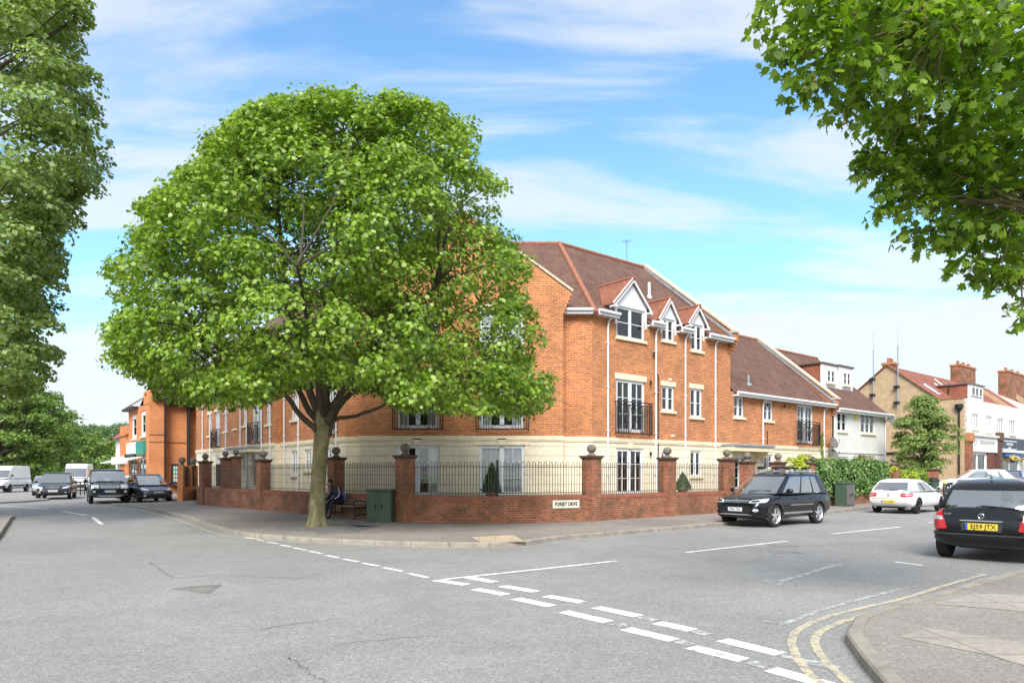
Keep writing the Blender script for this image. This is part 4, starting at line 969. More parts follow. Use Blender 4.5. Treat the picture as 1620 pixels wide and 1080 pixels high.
def clump_points(rng, c, r, n, flat=.7, outward=None):
    """leaves on the shell of a squashed ball, denser on top, hanging skirts"""
    d = rng.normal(0, 1, (n, 3)); d /= np.linalg.norm(d, axis=1, keepdims=True)
    d[:, 2] = np.where(d[:, 2] < -.35, -d[:, 2]*.6, d[:, 2])
    rr = r*rng.uniform(.55, 1.08, n)**.6
    p = c+d*rr[:, None]*np.array([1, 1, flat]); nn = d*np.array([.7, .7, 1])+np.array([0, 0, .55])
    return p, nn
# ================================================================== neighbours on the right
wh = thing('white_house', 'white rendered two storey house with two flat topped dormers beside the brick apartments', 'house', Wr.pt(25, 0, -4))
sa, sb = S2+.19, S1
hw_ = {'a': Wr.rect(1325, 1340, 652, 682), 'b': Wr.rect(1362, 1384, 655, 685.5)}
hg_ = {'a': Wr.rect(1325, 1342, 722, 744)}
mb = MB(); facade(mb, Wr, sa, sb, 0, 5.8, [*hw_.values(), *hg_.values()])
for s in (sb,): end_wall(Wr, s, 10, 0, 5.8, 10.2, 5, mb)
mb.face([Wr.pt(sa, 0, -10), Wr.pt(sb, 0, -10), Wr.pt(sb, 5.8, -10), Wr.pt(sa, 5.8, -10)]); mb.build('wall', 'white_paint', wh)
mb = MB(); mb.wbox(Wr, sa, sb, 0, .05, 2.95, 3.05); mb.build('string_course', 'white_paint', wh)
window(wh, Wr, hw_['a'], curt='dim'); window(wh, Wr, hw_['b'], cols=3, curt='dim'); window(wh, Wr, hg_['a'], curt='dim')
KW = (10.3-5.85)/5
w3 = lambda s, n: Wr.pt(s, 5.85+KW*n, -n)
mb = MB(); rface([w3(sa, -.4), w3(sb+.3, -.4), w3(sb+.3, 5), w3(sa, 5)]); rface([w3(sa, 5), w3(sb+.3, 5), Wr.pt(sb+.3, 5.5, -10.4), Wr.pt(sa, 5.5, -10.4)]); mb.build('roof', 'tile', wh)
mb = MB(); mb.tube([w3(sa, 5), w3(sb+.3, 5)], .11, 6); mb.build('ridge_tiles', 'ridge', wh)
eaves(Wr, sa, sb+.3, 5.52, wh, .4)
nrw = (w3(1, 0)-w3(0, 0)).cross(w3(0, 1)-w3(0, 0)).normalized()
for x0, x1, y0, y1 in ((1300.6, 1324.7, 577, 613), (1327, 1349, 581, 617)):
    pb = hit((x0+x1)/2, y1, w3(0, 0), nrw); nn = -(pb-Wr.P).dot(Wr.n)
    Wd = Wr.shift(-nn); a, b = Wd.s_at(x0), Wd.s_at(x1); zt = zat(y0, Wd.Y((a+b)/2)); zb_ = pb.z-.1
    m = MB(); m.wbox(Wd, a, b, -.12, 0, zb_, zt); d_ = m.build('dormer', 'white', wh)
    m = MB(); back = (zt-zb_)/KW+.2; m.wbox(Wd, a+.03, b-.03, -back, -.12, zb_-1.0, zt-.04); m.build('dormer_cheek', 'tile_red', d_)
    m = MB(); m.wbox(Wd, a-.08, b+.08, -back-.1, .1, zt, zt+.09); m.build('dormer_roof', 'cap', d_)
    Wdd = Wd.shift(.14); c = (a+b)/2; w = (b-a)*.27; z0 = zb_+.42; m = MB()
    window(wh, Wdd, (c-w, c+w, z0, zt-.35), curt=None, sill=True)
mb = MB(); s = Wr.s_at(1353); z = zat(659, Wr.Y(s)); mb.wbox(Wr, s-.14, s+.14, 0, .08, z-.2, z+.2); M['alarm'] = plain('yellow_alarm', (.75, .55, .06), .5); mb.build('alarm_box', 'alarm', wh, bevel=.02)
dish(1399, sb-.05, zat(664, Wr.Y(sb)), Wr, wh, .36)
drainpipe(wh, Wr, sb-.15, .5, 5.6)
# tan pebbledashed end of the shop parade -----------------------------
T0 = Vector((ray(1525)*50, 50, 0)); Wt = Wall(T0, DR, NR); Ws_ = Wall(T0, -NR, -DR)
par = thing('shop_parade', 'parade of shops with white upper floor, tan pebbledashed end wall and red tiled roof', 'building', (T0.x, T0.y, .4))
mb = MB()
prof = [(0, .3), (10.2, .3), (10.2, 6.15), (5.3, 10.16), (1.6, 7.16), (0, 7.16)]
mb.slab([Ws_.pt(s, z, 0) for s, z in prof], DR*.3); mb.build('end_wall', 'pebble', par, recalc=True)
mb = MB(); mb.wbox(Ws_, -.02, 10.2, 0, .03, .3, 1.1); mb.build('brick_base', 'brick_wall', par)
mb = MB(); mb.wbox(Ws_, -.02, 1.7, -.3, .05, 7.13, 7.22); mb.beam(Ws_.pt(1.55, 7.2, .0), Ws_.pt(5.3, 10.24, .0), .35, .07); mb.beam(Ws_.pt(5.3, 10.24, 0), Ws_.pt(10.3, 6.15, 0), .35, .07); mb.build('verge', 'ridge', par)
up = [Wt.rect(1537.5, 1548, 654.6, 678.7), Wt.rect(1560, 1569.5, 658, 684), Wt.rect(1578, 1587.5, 662, 685.5), Wt.rect(1597, 1606.5, 665, 687.5), Wt.rect(1624, 1634, 669, 690)]
shop1 = Wt.rect(1533, 1560.5, 715.5, 747); shop2 = Wt.rect(1583, 1612, 717, 747)
mb = MB(); TL = 24; facade(mb, Wt, .3, TL, .3, 7.16, up+[shop1, shop2], depth=.2); 
mb.face([Wt.pt(TL, .3, 0), Wt.pt(TL, .3, -10), Wt.pt(TL, 7, -10), Wt.pt(TL, 10, -5.3), Wt.pt(TL, 7.16, 0)])
mb.face([Wt.pt(0, .3, -10.2), Wt.pt(TL, .3, -10.2), Wt.pt(TL, 6.1, -10.2), Wt.pt(0, 6.1, -10.2)]); mb.build('front_wall', 'white_paint', par)
mb = MB()
for k in range(9): mb.wbox(Wt, .0, .34 if k % 2 else .5, -.01, .03, 4.2+k*.33, 4.2+k*.33+.27)
mb.build('quoin', 'coping', par)
for u in up: window(par, Wt, u, cols=3, rows=1, curt=None, sill=True, frame=.05)
window(par, Wt, shop1, cols=2, rows=1, curt='half', sill=False, frame=.09, name='shop_window'); window(par, Wt, shop2, cols=2, rows=1, curt=None, sill=False, frame=.06, name='shop_window')
KP = (10.16-7.0)/(5.3-1.5); t3 = lambda s, n: Wt.pt(s, 7.0+KP*(n-1.5), -n)
mb = MB(); rface([t3(.25, .3), t3(TL, .3), t3(TL, 5.3), t3(.25, 5.3)]); rface([t3(.25, 5.3), t3(TL, 5.3), Wt.pt(TL, 6, -10.4), Wt.pt(.25, 6, -10.4)]); mb.build('roof', 'tile_red', par)
nrt = (t3(1, 0)-t3(0, 0)).cross(t3(0, 1)-t3(0, 0)).normalized()
def chim(px0, px1, y0, y1, n, kids=2, zb=8.2):
    Wk = Wt.shift(-n); a, b = Wk.s_at(px0), Wk.s_at(px1); a = max(a, .02); b = max(b-.25, a+.95); Y = Wk.Y((a+b)/2); zt = zat(y0+3, Y); m = MB(); m.wbox(Wk, a, b-.3, -.4, .4, zb, zt-.16); c = m.build('chimney', 'brick_wall', par)
    m = MB(); m.wbox(Wk, a-.07, b-.23, -.47, .47, zt-.16, zt); m.build('cap', 'brick', c)
    for i in range(kids):
        q = a+(b-.3-a)*(i+.5)/kids; m = MB(); m.lathe(Wk.pt(q, zt, 0), [(.13, 0), (.12, .3), (.14, .32), (.14, .36), (.09, .36)], 12); m.build('chimney_pot', 'ridge', c, smooth=True)
chim(1396, 1417, 571.5, 584, 5.3, zb=9.55); chim(1511, 1539, 576.6, 599, 5.3, 3); chim(1586, 1617, 587, 613, 5.3, 3)
for x in (1533, 1600):
    s = Wt.shift(-5.3).s_at(x); m = MB(); m.slab([t3(s, 1.6)-Vector((0, 0, .2)), t3(s, 5.3)-Vector((0, 0, .2)), t3(s, 5.3)+Vector((0, 0, .34)), t3(s, 1.6)+Vector((0, 0, .34))], DR*.3); m.build('party_wall', 'pebble', par, recalc=True)
for x, y in ((1472, 618), (1489, 606), (1486, 598), (1484, 604)):
    pass
for (xa, ya, xb, yb, w_) in ((1462, 608, 1487, 624, .55), (1481, 601, 1494, 611, .5), (1481, 608, 1496, 620, .5)):
    p, q = hit(xa, ya, t3(0, 0), nrt), hit(xb, yb, t3(0, 0), nrt); m = MB(); m.beam(p+nrt*.03, q+nrt*.03, w_, .10, up=nrt if nrt.z > 0 else -nrt); f = m.build('roof_window', 'white', par)
    m = MB(); g = (q-p).normalized()*.08; nn = nrt if nrt.z > 0 else -nrt; m.beam(p+g+nn*.085, q-g+nn*.085, w_-.16, .02, up=nn); m.build('pane', 'carglass', f)
Wd = Wt.shift(-1.2); a, b = Wd.s_at(1533), Wd.s_at(1555.5); zt, zb_ = zat(607, Wd.Y(a)), zat(631, Wd.Y(a))
m = MB(); m.wbox(Wd, a, b, -.1, 0, zb_, zt); d_ = m.build('dormer', 'white', par)
m = MB(); m.wbox(Wd, a+.03, b-.03, -2.6, -.1, zb_-.4, zt-.03); m.build('dormer_cheek', 'tile_red', d_); m = MB(); m.wbox(Wd, a-.1, b+.1, -2.7, .12, zt, zt+.1); m.build('dormer_roof', 'grey_panel', d_)
window(par, Wd.shift(.14), (a+.35, b-.35, zb_+.3, zt-.15), cols=3, rows=1, curt='dim', sill=False)
mb = MB(); mb.tube([Ws_.pt(.28, .4, .1), Ws_.pt(.28, 6.3, .1)], .06, 8); mb.lathe(Ws_.pt(.28, 6.3, .12), [(.1, -.1), (.26, .15), (.28, .4), (.2, .42)], 8); mb.build('drainpipe', 'black', par)
mb = MB(); mb.tube([Ws_.pt(.4, 4.35, .08), Ws_.pt(1.6, 4.45, .08)], .06, 6); mb.tube([Ws_.pt(4, 3.25, .08), Ws_.pt(6.3, 3.2, .1), Ws_.pt(6.9, 3.7, .1)], .08, 6); mb.tube([Ws_.pt(5.5, 4.4, .03), Ws_.pt(9, 4.4, .03)], .03, 6); mb.build('waste_pipe', 'black', par)
# signs and shop fittings
a, b, c, d = Wt.rect(1534.5, 1574.5, 691, 715); m = MB(); m.wbox(Wt, a, b, 0, .16, c, d); sg = m.build('shop_sign', 'white_paint', par)
me = text_mesh('lettering', 'TRISTAN WYATT', .42, 'grey_panel', sg, wall_frame(Wt, (a+b)/2+.5, (c+d)/2+.12, .162), fit=(b-a)*.62); link_mesh('lettering', me, sg)
m = MB(); cc = Wt.pt(a+.62, (c+d)/2+.1, .166); m.tube([cc+DR*.22*cos(2*pi*i/20)+Vector((0, 0, .22*sin(2*pi*i/20))) for i in range(21)], .012, 4, caps=False); m.build('round_emblem', 'grey_panel', sg)
m = MB(); m.wbox(Wt, a-.2, b+.1, 0, .3, d, d+.15); m.build('cornice', 'white_paint', par)
a2, b2, c2, d2 = Wt.rect(1561, 1574, 716, 748); M['maroon'] = plain('maroon_panel', (.13, .035, .02), .5); m = MB(); m.wbox(Wt, a2, b2, 0, .05, .3, d2); m.build('shop_panel', 'maroon', par)
for x0, x1, mt in ((1526, 1532, 'brick_wall'), (1574.8, 1579, 'cap')):
    a2, b2, c2, d2 = Wt.rect(x0, x1, 684, 748); m = MB(); m.wbox(Wt, a2, b2, 0, .3, .3, d2); pl = m.build('pilaster', mt, par)
    m = MB(); m.wbox(Wt, a2-.05, b2+.05, 0, .42, d2-.7, d2); m.build('console', 'brick' if x0 == 1526 else 'cap', pl, bevel=.08)
M['deepblue'] = plain('dark_blue_sign', (.012, .025, .05), .4); M['signblue'] = plain('blue_awning', (.03, .10, .35), .6)
a, b, c, d = Wt.rect(1579.5, 1640, 694.5, 713); m = MB(); m.wbox(Wt, a, b, 0, .14, c, d); sg = m.build('shop_sign', 'deepblue', par)
a, b, c, d = Wt.rect(1581, 1604.5, 697, 711); m = MB(); m.wbox(Wt, a, b, .14, .18, c, d); bd = m.build('sign_border', 'white', sg); m = MB(); m.wbox(Wt, a+.07, b-.07, .18, .195, c+.07, d-.07); m.build('sign_field', 'deepblue', sg)
for k, (tx, sz) in enumerate((('EXPRESSIONS', .30), ('Table and', .2), ('& Takeaway', .2))):
    me = text_mesh('lettering', tx, sz, 'white', sg, wall_frame(Wt, (a+b)/2, d-.3-k*.26-(.02 if k else 0), .197)); link_mesh('lettering', me, sg)
a, b, c, d = Wt.rect(1579.5, 1640, 713.5, 717); m = MB(); m.wbox(Wt, a, b, 0, .5, c, d); m.build('canopy', 'white', par)
a, b, c, d = Wt.rect(1582, 1610, 718, 722.5); m = MB(); m.wbox(Wt, a, b, .1, .42, c, d); m.build('awning', 'signblue', par)
rng = np.random.default_rng(5)
for px in (1590, 1614):
    s = Wt.s_at(px); z = zat(726, Wt.Y(s)); c = Wt.pt(s, z, .55); t = thing('hanging_basket', 'yellow hanging flower basket under the blue shop sign, %s' % ('nearer the maroon panel' if px == 1590 else 'at the right edge of the photo'), 'flower basket', c, group='hanging baskets on the shop')
    p, n_ = clump_points(rng, np.array(c), .55, 160, .6); leaf_mesh('flowers', p, n_, .13, 'flower', 'quad', px, t)
    m = MB(); m.lathe(c-Vector((0, 0, .1)), [(.05, -.2), (.25, -.05), (.27, .02)], 10); m.build('basket', 'black', t)
# tall slim masts fixed to the tan wall
for px, top, bot, lab in ((1384, 555, 633, 'tall slim grey mast on the tan wall nearer the white house'), (1422.5, 547, 645, 'tall slim grey mast on the tan wall nearer the chimney gable')):
    s = Ws_.s_at(px); Y = Ws_.Y(s); t = thing('mast', lab, 'mast', Ws_.pt(s, zat(bot+35, Y), .2), group='masts on the tan wall'); m = MB()
    m.tube([Ws_.pt(s, zat(bot, Y), .25), Ws_.pt(s, zat(top, Y), .25)], .05, 8); m.tube([Ws_.pt(s, zat(top, Y), .25), Ws_.pt(s, zat(top-30, Y), .25)], .012, 5); m.build('pole', 'lead', t, smooth=True)
    for z in (zat(bot-8, Y), zat(bot-33, Y)): m = MB(); m.wbox(Ws_, s-.05, s+.3, .02, .33, z-.1, z+.1); m.build('bracket', 'black', t)
# raised side street and low wall beyond
mb = MB(); e0 = E_end+.4
q = [WR_.pt(e0, .104, .0), WR_.pt(e0+45, .104, .0), WR_.pt(e0+45, .4, -6), WR_.pt(e0, .4, -6), WR_.pt(e0+45, .4, -20), WR_.pt(e0, .4, -20)]
mb.face(q[:4]); mb.face([q[3], q[2], q[4], q[5]]); tag(mb.build('side_street', 'pave'), kind='structure')
lw = thing('garden_wall', 'low brown brick wall in front of the blue shop at the right edge', 'wall', Wt.pt(9, .4, 3)); Wt2 = Wt.shift(3.0); a, b = Wt2.s_at(1594), Wt2.s_at(1640)
m = MB(); m.wbox(Wt2, a, b, -.2, 0, .3, 1.55); m.build('wall', 'brick_wall', lw); m = MB(); m.wbox(Wt2, a-.02, b+.02, -.24, .04, 1.55, 1.63); m.build('coping', 'cap', lw)
# ================================================================== orange shop on the left
O0 = Vector((ray(236)*52, 52, 0)); Wo = Wall(O0, DL, NL); Wos = Wall(O0, (.783, .622), (.622, -.783))
osb = thing('shop_building', 'bright orange brick two storey shop building behind the parked cars on the left', 'building', (O0.x, O0.y, 0))
u1, u2 = Wo.rect(222.8, 230.5, 650, 690), Wo.rect(208.5, 216, 656, 694); sh1 = Wo.rect(219, 231, 724, 764); sh2 = Wo.rect(205, 216, 726, 764)
mb = MB(); OL = Wo.s_at(203.5); facade(mb, Wo, 0, OL, 0, 7.0, [u1, u2, sh1, sh2]); 
mb.wbox(Wos, 0, Wos.s_at(241), -2.2, .02, 6.9, 8.0); s62, s98 = Wos.s_at(262), Wos.s_at(299)
facade(mb, Wos, 0, s62, 0, 7.2, []); facade(mb, Wos.shift(-.6), s62, s98, 0, 7.0, []); mb.face([Wos.pt(s62, 0, 0), Wos.pt(s62, 0, -.6), Wos.pt(s62, 7.2, -.6), Wos.pt(s62, 7.2, 0)])
facade(mb, Wos.shift(-1.2), s98, s98+9, 0, 6.6, []); mb.face([Wos.pt(s98, 0, -.6), Wos.pt(s98, 0, -1.2), Wos.pt(s98, 7, -1.2), Wos.pt(s98, 7, -.6)])
mb.face([Wo.pt(OL, 0), Wo.pt(OL, 0, -8), Wo.pt(OL, 7, -8), Wo.pt(OL, 7)]); mb.build('wall', 'brick_far', osb)
for r in (u1, u2): window(osb, Wo, r, curt='full', cols=1, rows=2, frame=.2)
for r in (sh1, sh2): window(osb, Wo, r, curt=None, cols=2, rows=1, sill=False, name='shop_window')
mb = MB(); mb.wbox(Wo, Wo.s_at(219), OL+.3, -.2, .5, 6.9, 7.05); mb.wbox(Wos, Wos.s_at(241.5), s62+.1, -.3, .35, 7.2, 7.42); mb.wbox(Wos, s62, s98+4, -1.3, -.1, 6.9, 7.1); mb.build('fascia', 'black', osb)
mb = MB(); z0 = 7.05; a_, b_ = Wo.s_at(219), OL+.3
rface([Wo.pt(a_, z0, .5), Wo.pt(b_, z0, .5), Wo.pt(b_, 8.6, -1.6), Wo.pt(a_, 8.6, -1.6)]); rface([Wos.pt(.6, 7.42, .35), Wos.pt(s98+4, 7.2, .0), Wos.pt(s98+4, 8.9, -3), Wos.pt(.6, 8.9, -3)]); rface([Wo.pt(a_, 8.6, -1.6), Wo.pt(b_, 8.6, -1.6), Wo.pt(b_, 8.4, -8), Wo.pt(a_, 8.4, -8)]); rface([Wos.pt(.6, 8.9, -3), Wos.pt(s98+4, 8.9, -3), Wos.pt(s98+4, 7, -8), Wos.pt(.6, 7, -8)]); mb.build('roof', 'tile', osb)
for x in (261, 298): mb = MB(); W_ = Wos.shift(.05 if x == 261 else -.5); s = W_.s_at(x); mb.tube([W_.pt(s, 0, 0), W_.pt(s, 7, 0)], .07 if x == 261 else .12, 8); mb.build('drainpipe', 'black', osb)
mb = MB(); mb.wbox(Wos, 0, s62, .003, .02, 4.55, 4.62); mb.wbox(Wos, s62+.1, s98-.1, -.59, -.57, 4.0, 4.06); mb.wbox(Wos, 0, s62, .003, .02, 4.0, 4.05); mb.build('brick_band', 'cap', osb)
M['teal'] = plain('teal_sign', (.02, .22, .17), .5)
for rct, mt, nm in ((Wo.rect(219, 231, 697, 719), 'teal', 'shop_sign'), (Wo.rect(204, 218.5, 700, 718), 'white_paint', 'shop_sign'), (Wo.rect(201, 216, 717.5, 724), 'black', 'shop_sign')):
    a, b, c, d = rct; m = MB(); m.wbox(Wo, a, b, .02, .2, c, d); m.build(nm, mt, osb)
a, b, c, d = Wo.rect(190, 230, 722, 735); m = MB(); m.slab([Wo.pt(a, 2.9, .2), Wo.pt(b, 2.9, .2), Wo.pt(b, 2.5, 1.6), Wo.pt(a, 2.5, 1.6)], Vector((0, 0, .05))); m.build('awning', 'white_paint', osb, recalc=True)
a, b, c, d = Wos.shift(-.6).rect(271, 284, 733.5, 765); m = MB(); m.wbox(Wos, a, b, -.6, -.5, c, d); nb = m.build('notice_board', plain('navy_frame', (.02, .02, .07), .5), osb)
rn = random.Random(3)
for i in range(2):
    for j in range(4):
        w = (b-a-.2)/2; h = (d-c-.3)/4; x = a+.1+i*w; z = c+.15+j*h; m = MB(); m.wbox(Wos, x+.02, x+w-.02, -.5, -.485, z+.03, z+h-.03); m.build('poster', plain('poster_%s' % 'abcdefgh'[i*4+j], (rn.uniform(.3, .8), rn.uniform(.4, .8), rn.uniform(.3, .8)), .6, var=.4, scale=14), nb)
a, b, c, d = Wos.shift(-.6).rect(284, 292, 760, 785); m = MB(); m.wbox(Wos, s98-.6, s98+.8, -.55, .1, 0, 1.1); m.build('white_plinth', 'white_paint', osb)
# tiled gable house beyond
Q0 = Vector((ray(203)*72, 72, 0)); Wq2 = Wall(Q0, DL, NL); Wq3 = Wall(Q0, (.783, .622), (.622, -.783))
gh = thing('gable_house', 'house with steep red tiled roof and white front beyond the orange shop building', 'house', (Q0.x, Q0.y, 0))
ql = Wq2.s_at(183.5); mb = MB(); facade(mb, Wq2, 0, ql, 0, 5.8, [Wq2.rect(195, 199, 700, 716)]); mb.slab([Wq2.pt(ql, 0), Wq2.pt(ql, 5.8), Wq2.pt(ql, 9.3, -4), Wq2.pt(ql, 5.8, -8), Wq2.pt(ql, 0, -8)], DL*.2); mb.build('wall', 'white_paint', gh, recalc=True)
mb = MB(); rface([Wq2.pt(-1, 5.5, .5), Wq2.pt(ql+.3, 5.5, .5), Wq2.pt(ql+.3, 9.4, -4), Wq2.pt(-1, 9.4, -4)]); rface([Wq2.pt(-1, 9.4, -4), Wq2.pt(ql+.3, 9.4, -4), Wq2.pt(ql+.3, 5.5, -8.4), Wq2.pt(-1, 5.5, -8.4)]); mb.build('roof', 'tile_red', gh)
mb = MB(); mb.beam(Wq2.pt(ql+.32, 5.4, .55), Wq2.pt(ql+.32, 9.45, -4), .1, .3); mb.build('bargeboard', 'black', gh)
window(gh, Wq2, Wq2.rect(195, 199, 700, 716), curt='dim', cols=1)
m = MB(); m.wbox(Wq2, -.8, ql-1.5, 0, .7, 2.6, 3.4); m.build('shop_sign', 'white_paint', gh); m = MB(); m.wbox(Wq2, -.8, 2.5, .0, .4, 0, 6.6); m.build('bay', 'brick_far', gh)
# ================================================================== trees
def limb(mb, pts, r0, r1, rng, n=7, wob=.06):
    P = [Vector(p) for p in pts]; Q = smooth_line3(P, 4)
    k = len(Q); Q = [q+Vector((rng.uniform(-wob, wob), rng.uniform(-wob, wob), rng.uniform(-wob, wob)))*(0 if i in (0, k-1) else 1) for i, q in enumerate(Q)]
    mb.tube(Q, [r0+(r1-r0)*i/(k-1) for i in range(k)], n)
def smooth_line3(P, k):
    out = []
    for i in range(len(P)-1):
        p0, p1, p2, p3 = P[max(i-1, 0)], P[i], P[i+1], P[min(i+2, len(P)-1)]
        for j in range(k):
            t = j/k; out.append(.5*((2*p1)+(p2-p0)*t+(2*p0-5*p1+4*p2-p3)*t*t+(3*p1-p0-3*p2+p3)*t**3))
    return out+[P[-1]]
# the plane tree on the corner
def plane_tree():
    rng = np.random.default_rng(11); rr = random.Random(4)
    b = gp(498, 835, .1); t = thing('plane_tree', 'large round crowned plane tree standing on the corner pavement in front of the apartments', 'tree', b)
    X, Y = b.x, b.y; fork = Vector((X+.30, Y, 3.25))
    tr = MB()
    pts = [(X-.02, Y, .0), (X, Y, .12), (X+.03, Y, .35), (X+.06, Y, .8), (X+.10, Y, 1.5), (X+.17, Y, 2.3), (X+.25, Y, 3.0), (X+.30, Y, 3.5)]
    rad = [.42, .32, .25, .222, .207, .20, .235, .235]
    n = 26; P = smooth_line3([Vector(p) for p in pts], 4); rads = np.interp(np.linspace(0, 7, len(P)), range(8), rad)
    for i, p in enumerate(P):
        for j in range(n):
            a = 2*pi*j/n; q = 1+.07*sin(a*3+p.z*1.3)+.04*sin(a*5+p.z*3.1)+(.22*max(0, sin(a*4+.8))*max(0, .45-p.z)/.45)+.02*rr.uniform(-1, 1)
            tr.v.append(p+Vector((cos(a), sin(a), 0))*rads[i]*q)
    for i in range(len(P)-1):
        for j in range(n): j2 = (j+1) % n; tr.f.append([i*n+j, i*n+j2, (i+1)*n+j2, (i+1)*n+j]); tr.m.append(0)
    tr.build('trunk', 'bark', t, smooth=True, angle=80)
    pit = MB(); R0 = 1.15; pv_ = [Vector((X+R0*(1+.08*sin(3*q_))*cos(q_), Y+.1+R0*.8*(1+.1*sin(2*q_+1))*sin(q_), .104)) for q_ in [2*pi*i/28 for i in range(28)]]
    for i in range(28): pit.face([pv_[i], pv_[(i+1) % 28], Vector((X, Y, .19))])
    tag(pit.build('tree_pit', 'patch', smooth=True), kind='structure')
    br = MB()
    def w(px, py, dy): Yy = Y+dy; return Vector((ray(px)*Yy, Yy, zat(py, Yy)))
    main = [([fork-Vector((0, 0, .55)), w(488, 668, -.2), w(450, 625, -.5), w(402, 590, -.8), w(330, 540, -1)], .15, .03),
            ([fork-Vector((0, 0, .4)), w(490, 650, .3), w(462, 605, .8), w(410, 540, 1.6), w(350, 470, 2.4)], .17, .03),
            ([fork-Vector((0, 0, .2)), w(492, 620, 0), w(480, 560, -.4), w(450, 450, -.8), w(440, 300, -1)], .20, .03),
            ([fork-Vector((0, 0, .1)), w(515, 620, .3), w(520, 540, .6), w(530, 420, .9), w(540, 240, 1)], .18, .03),
            ([fork-Vector((0, 0, .3)), w(530, 640, -.3), w(560, 590, -.7), w(600, 540, -1.2), w(690, 450, -1.8)], .21, .03),
            ([fork-Vector((0, 0, .3)), w(535, 645, .4), w(575, 600, 1.2), w(650, 540, 2.2), w(760, 480, 3)], .16, .03),
            ([fork-Vector((0, 0, .75)), w(530, 665, -.1), w(565, 657, -.2), w(610, 640, -.4), w(650, 618, -.6), w(740, 590, -.9)], .10, .025),
            ([fork-Vector((0, 0, .1)), w(505, 620, -.9), w(500, 560, -2.2), w(480, 480, -3.6), w(470, 420, -4.6)], .15, .03),
            ([fork-Vector((0, 0, .1)), w(520, 610, 1.0), w(530, 530, 2.4), w(560, 430, 3.8), w(600, 350, 4.6)], .15, .03)]
    tips = []
    for pts, r0, r1 in main:
        limb(br, pts, r0*.72, r1*.8, rr, 9, .03); q = smooth_line3([Vector(p) for p in pts], 4); tips += q[5:]
    # crown envelope from height
    zs = [3.28, 4.0, 5.1, 6.2, 7.6, 8.8, 9.8, 10.7, 11.5, 12.0]
    rs = [4.9, 6.0, 6.35, 6.35, 6.1, 5.6, 4.95, 4.0, 2.9, 1.4]
    xc_ = [-3.8, -4.8, -5.28, -5.45, -5.57, -5.45, -5.2, -4.95, -4.5, -4.7]
    cy0 = Y+.2
    P_, N_ = [], []; centres = []
    sy = [140, 165, 220, 280, 350, 420, 500, 560, 620, 660]; sL = [440, 400, 320, 262, 210, 172, 165, 172, 205, 300]; sR = [600, 722, 752, 795, 815, 838, 858, 868, 876, 876]
    ybx = [150, 200, 260, 330, 400, 440, 470, 600, 640, 760, 840, 880]; yby = [560, 600, 640, 660, 655, 635, 620, 632, 660, 674, 668, 630]
    def put(c, cr, dens, out_w):
        px_ = 810+1080*c[0]/c[1]; zmin = 1.7+(747-np.interp(px_, ybx, yby))*c[1]/1080+cr*.5; c[2] = max(c[2], zmin)+(rng.uniform(0, .5) if c[2] < zmin else 0)
        for _ in range(3):
            py_ = 747-1080*(c[2]+cr*.5-1.7)/c[1]; m_ = cr*1080/c[1]*rng.uniform(.3, 1.0)
            w1 = 13*sin(py_*.055)+9*sin(py_*.13+1)+5*sin(py_*.29); w2 = 12*sin(py_*.06+2)+9*sin(py_*.14)+5*sin(py_*.31+1); lo = np.interp(py_, sy, sL)+m_+w1; hi = np.interp(py_, sy, sR)-m_+w2
            if py_ < 146+10*sin(px_*.045)+7*sin(px_*.11) or lo > hi: c[2] -= .5+rng.uniform(0, .4); continue
            if px_ < lo: c[0] = ray(lo+rng.uniform(0, 20))*c[1]
            if px_ > hi: c[0] = ray(hi-rng.uniform(0, 20))*c[1]
            px_ = 810+1080*c[0]/c[1]
        p, nn = clump_points(rng, c, cr, int(dens*(cr/.6)**2), .85)
        cc = np.array([np.interp(c[2], zs, xc_), cy0, 6.3]); out = c-cc; out /= np.linalg.norm(out)+1e-6; P_.append(p); N_.append(nn+out*out_w); centres.append((c, cr))
    for i in range(215):      # lobes on the outside of the crown, each a bunch of leaf clumps
        z = rng.uniform(3.6, 11.9) if i > 50 else rng.uniform(3.4, 5.0); Rz = np.interp(z, zs, rs); cx0 = np.interp(z, zs, xc_); a = rng.uniform(0, 2*pi); Rl = rng.uniform(.7, 1.5)
        r = max(0, Rz-Rl*.95); L0 = np.array([cx0+r*cos(a), cy0+r*sin(a)*.8, z]); out0 = np.array([cos(a), sin(a)*.8, (z-6)*.22])
        for k in range(9):
            d = rng.normal(0, 1, 3)+out0*.8+np.array([0, 0, .35]); d /= np.linalg.norm(d); put(L0+d*Rl*rng.uniform(.75, 1.12), rng.uniform(.26, .52), 102, .5)
    for i in range(640):      # filling behind them
        z = rng.uniform(3.5, 11.4); Rz = np.interp(z, zs, rs); cx0 = np.interp(z, zs, xc_); a = rng.uniform(0, 2*pi); f = rng.uniform(0, 1)**.5*.88; r = max(0, Rz-.7)*f
        put(np.array([cx0+r*cos(a), cy0+r*sin(a)*.8, z]), rng.uniform(.5, .8), 75, .3)
    P_, N_ = np.concatenate(P_), np.concatenate(N_)
    leaf_mesh('crown', P_, N_, .165, 'leaf_plane', 'maple', 1, t)
    tips_np = np.array([tuple(q) for q in tips])
    for c, cr in centres[::16]:
        d = np.linalg.norm(tips_np-c, axis=1); q = Vector(tips_np[d.argmin()]); c = Vector(c)
        m = (q+c)/2+Vector((rr.uniform(-.3, .3), rr.uniform(-.3, .3), rr.uniform(-.1, .4))); limb(br, [q, m, c], .035, .008, rr, 5, .03)
    br.build('branches', 'bark_dark', t, smooth=True, angle=80)
plane_tree()
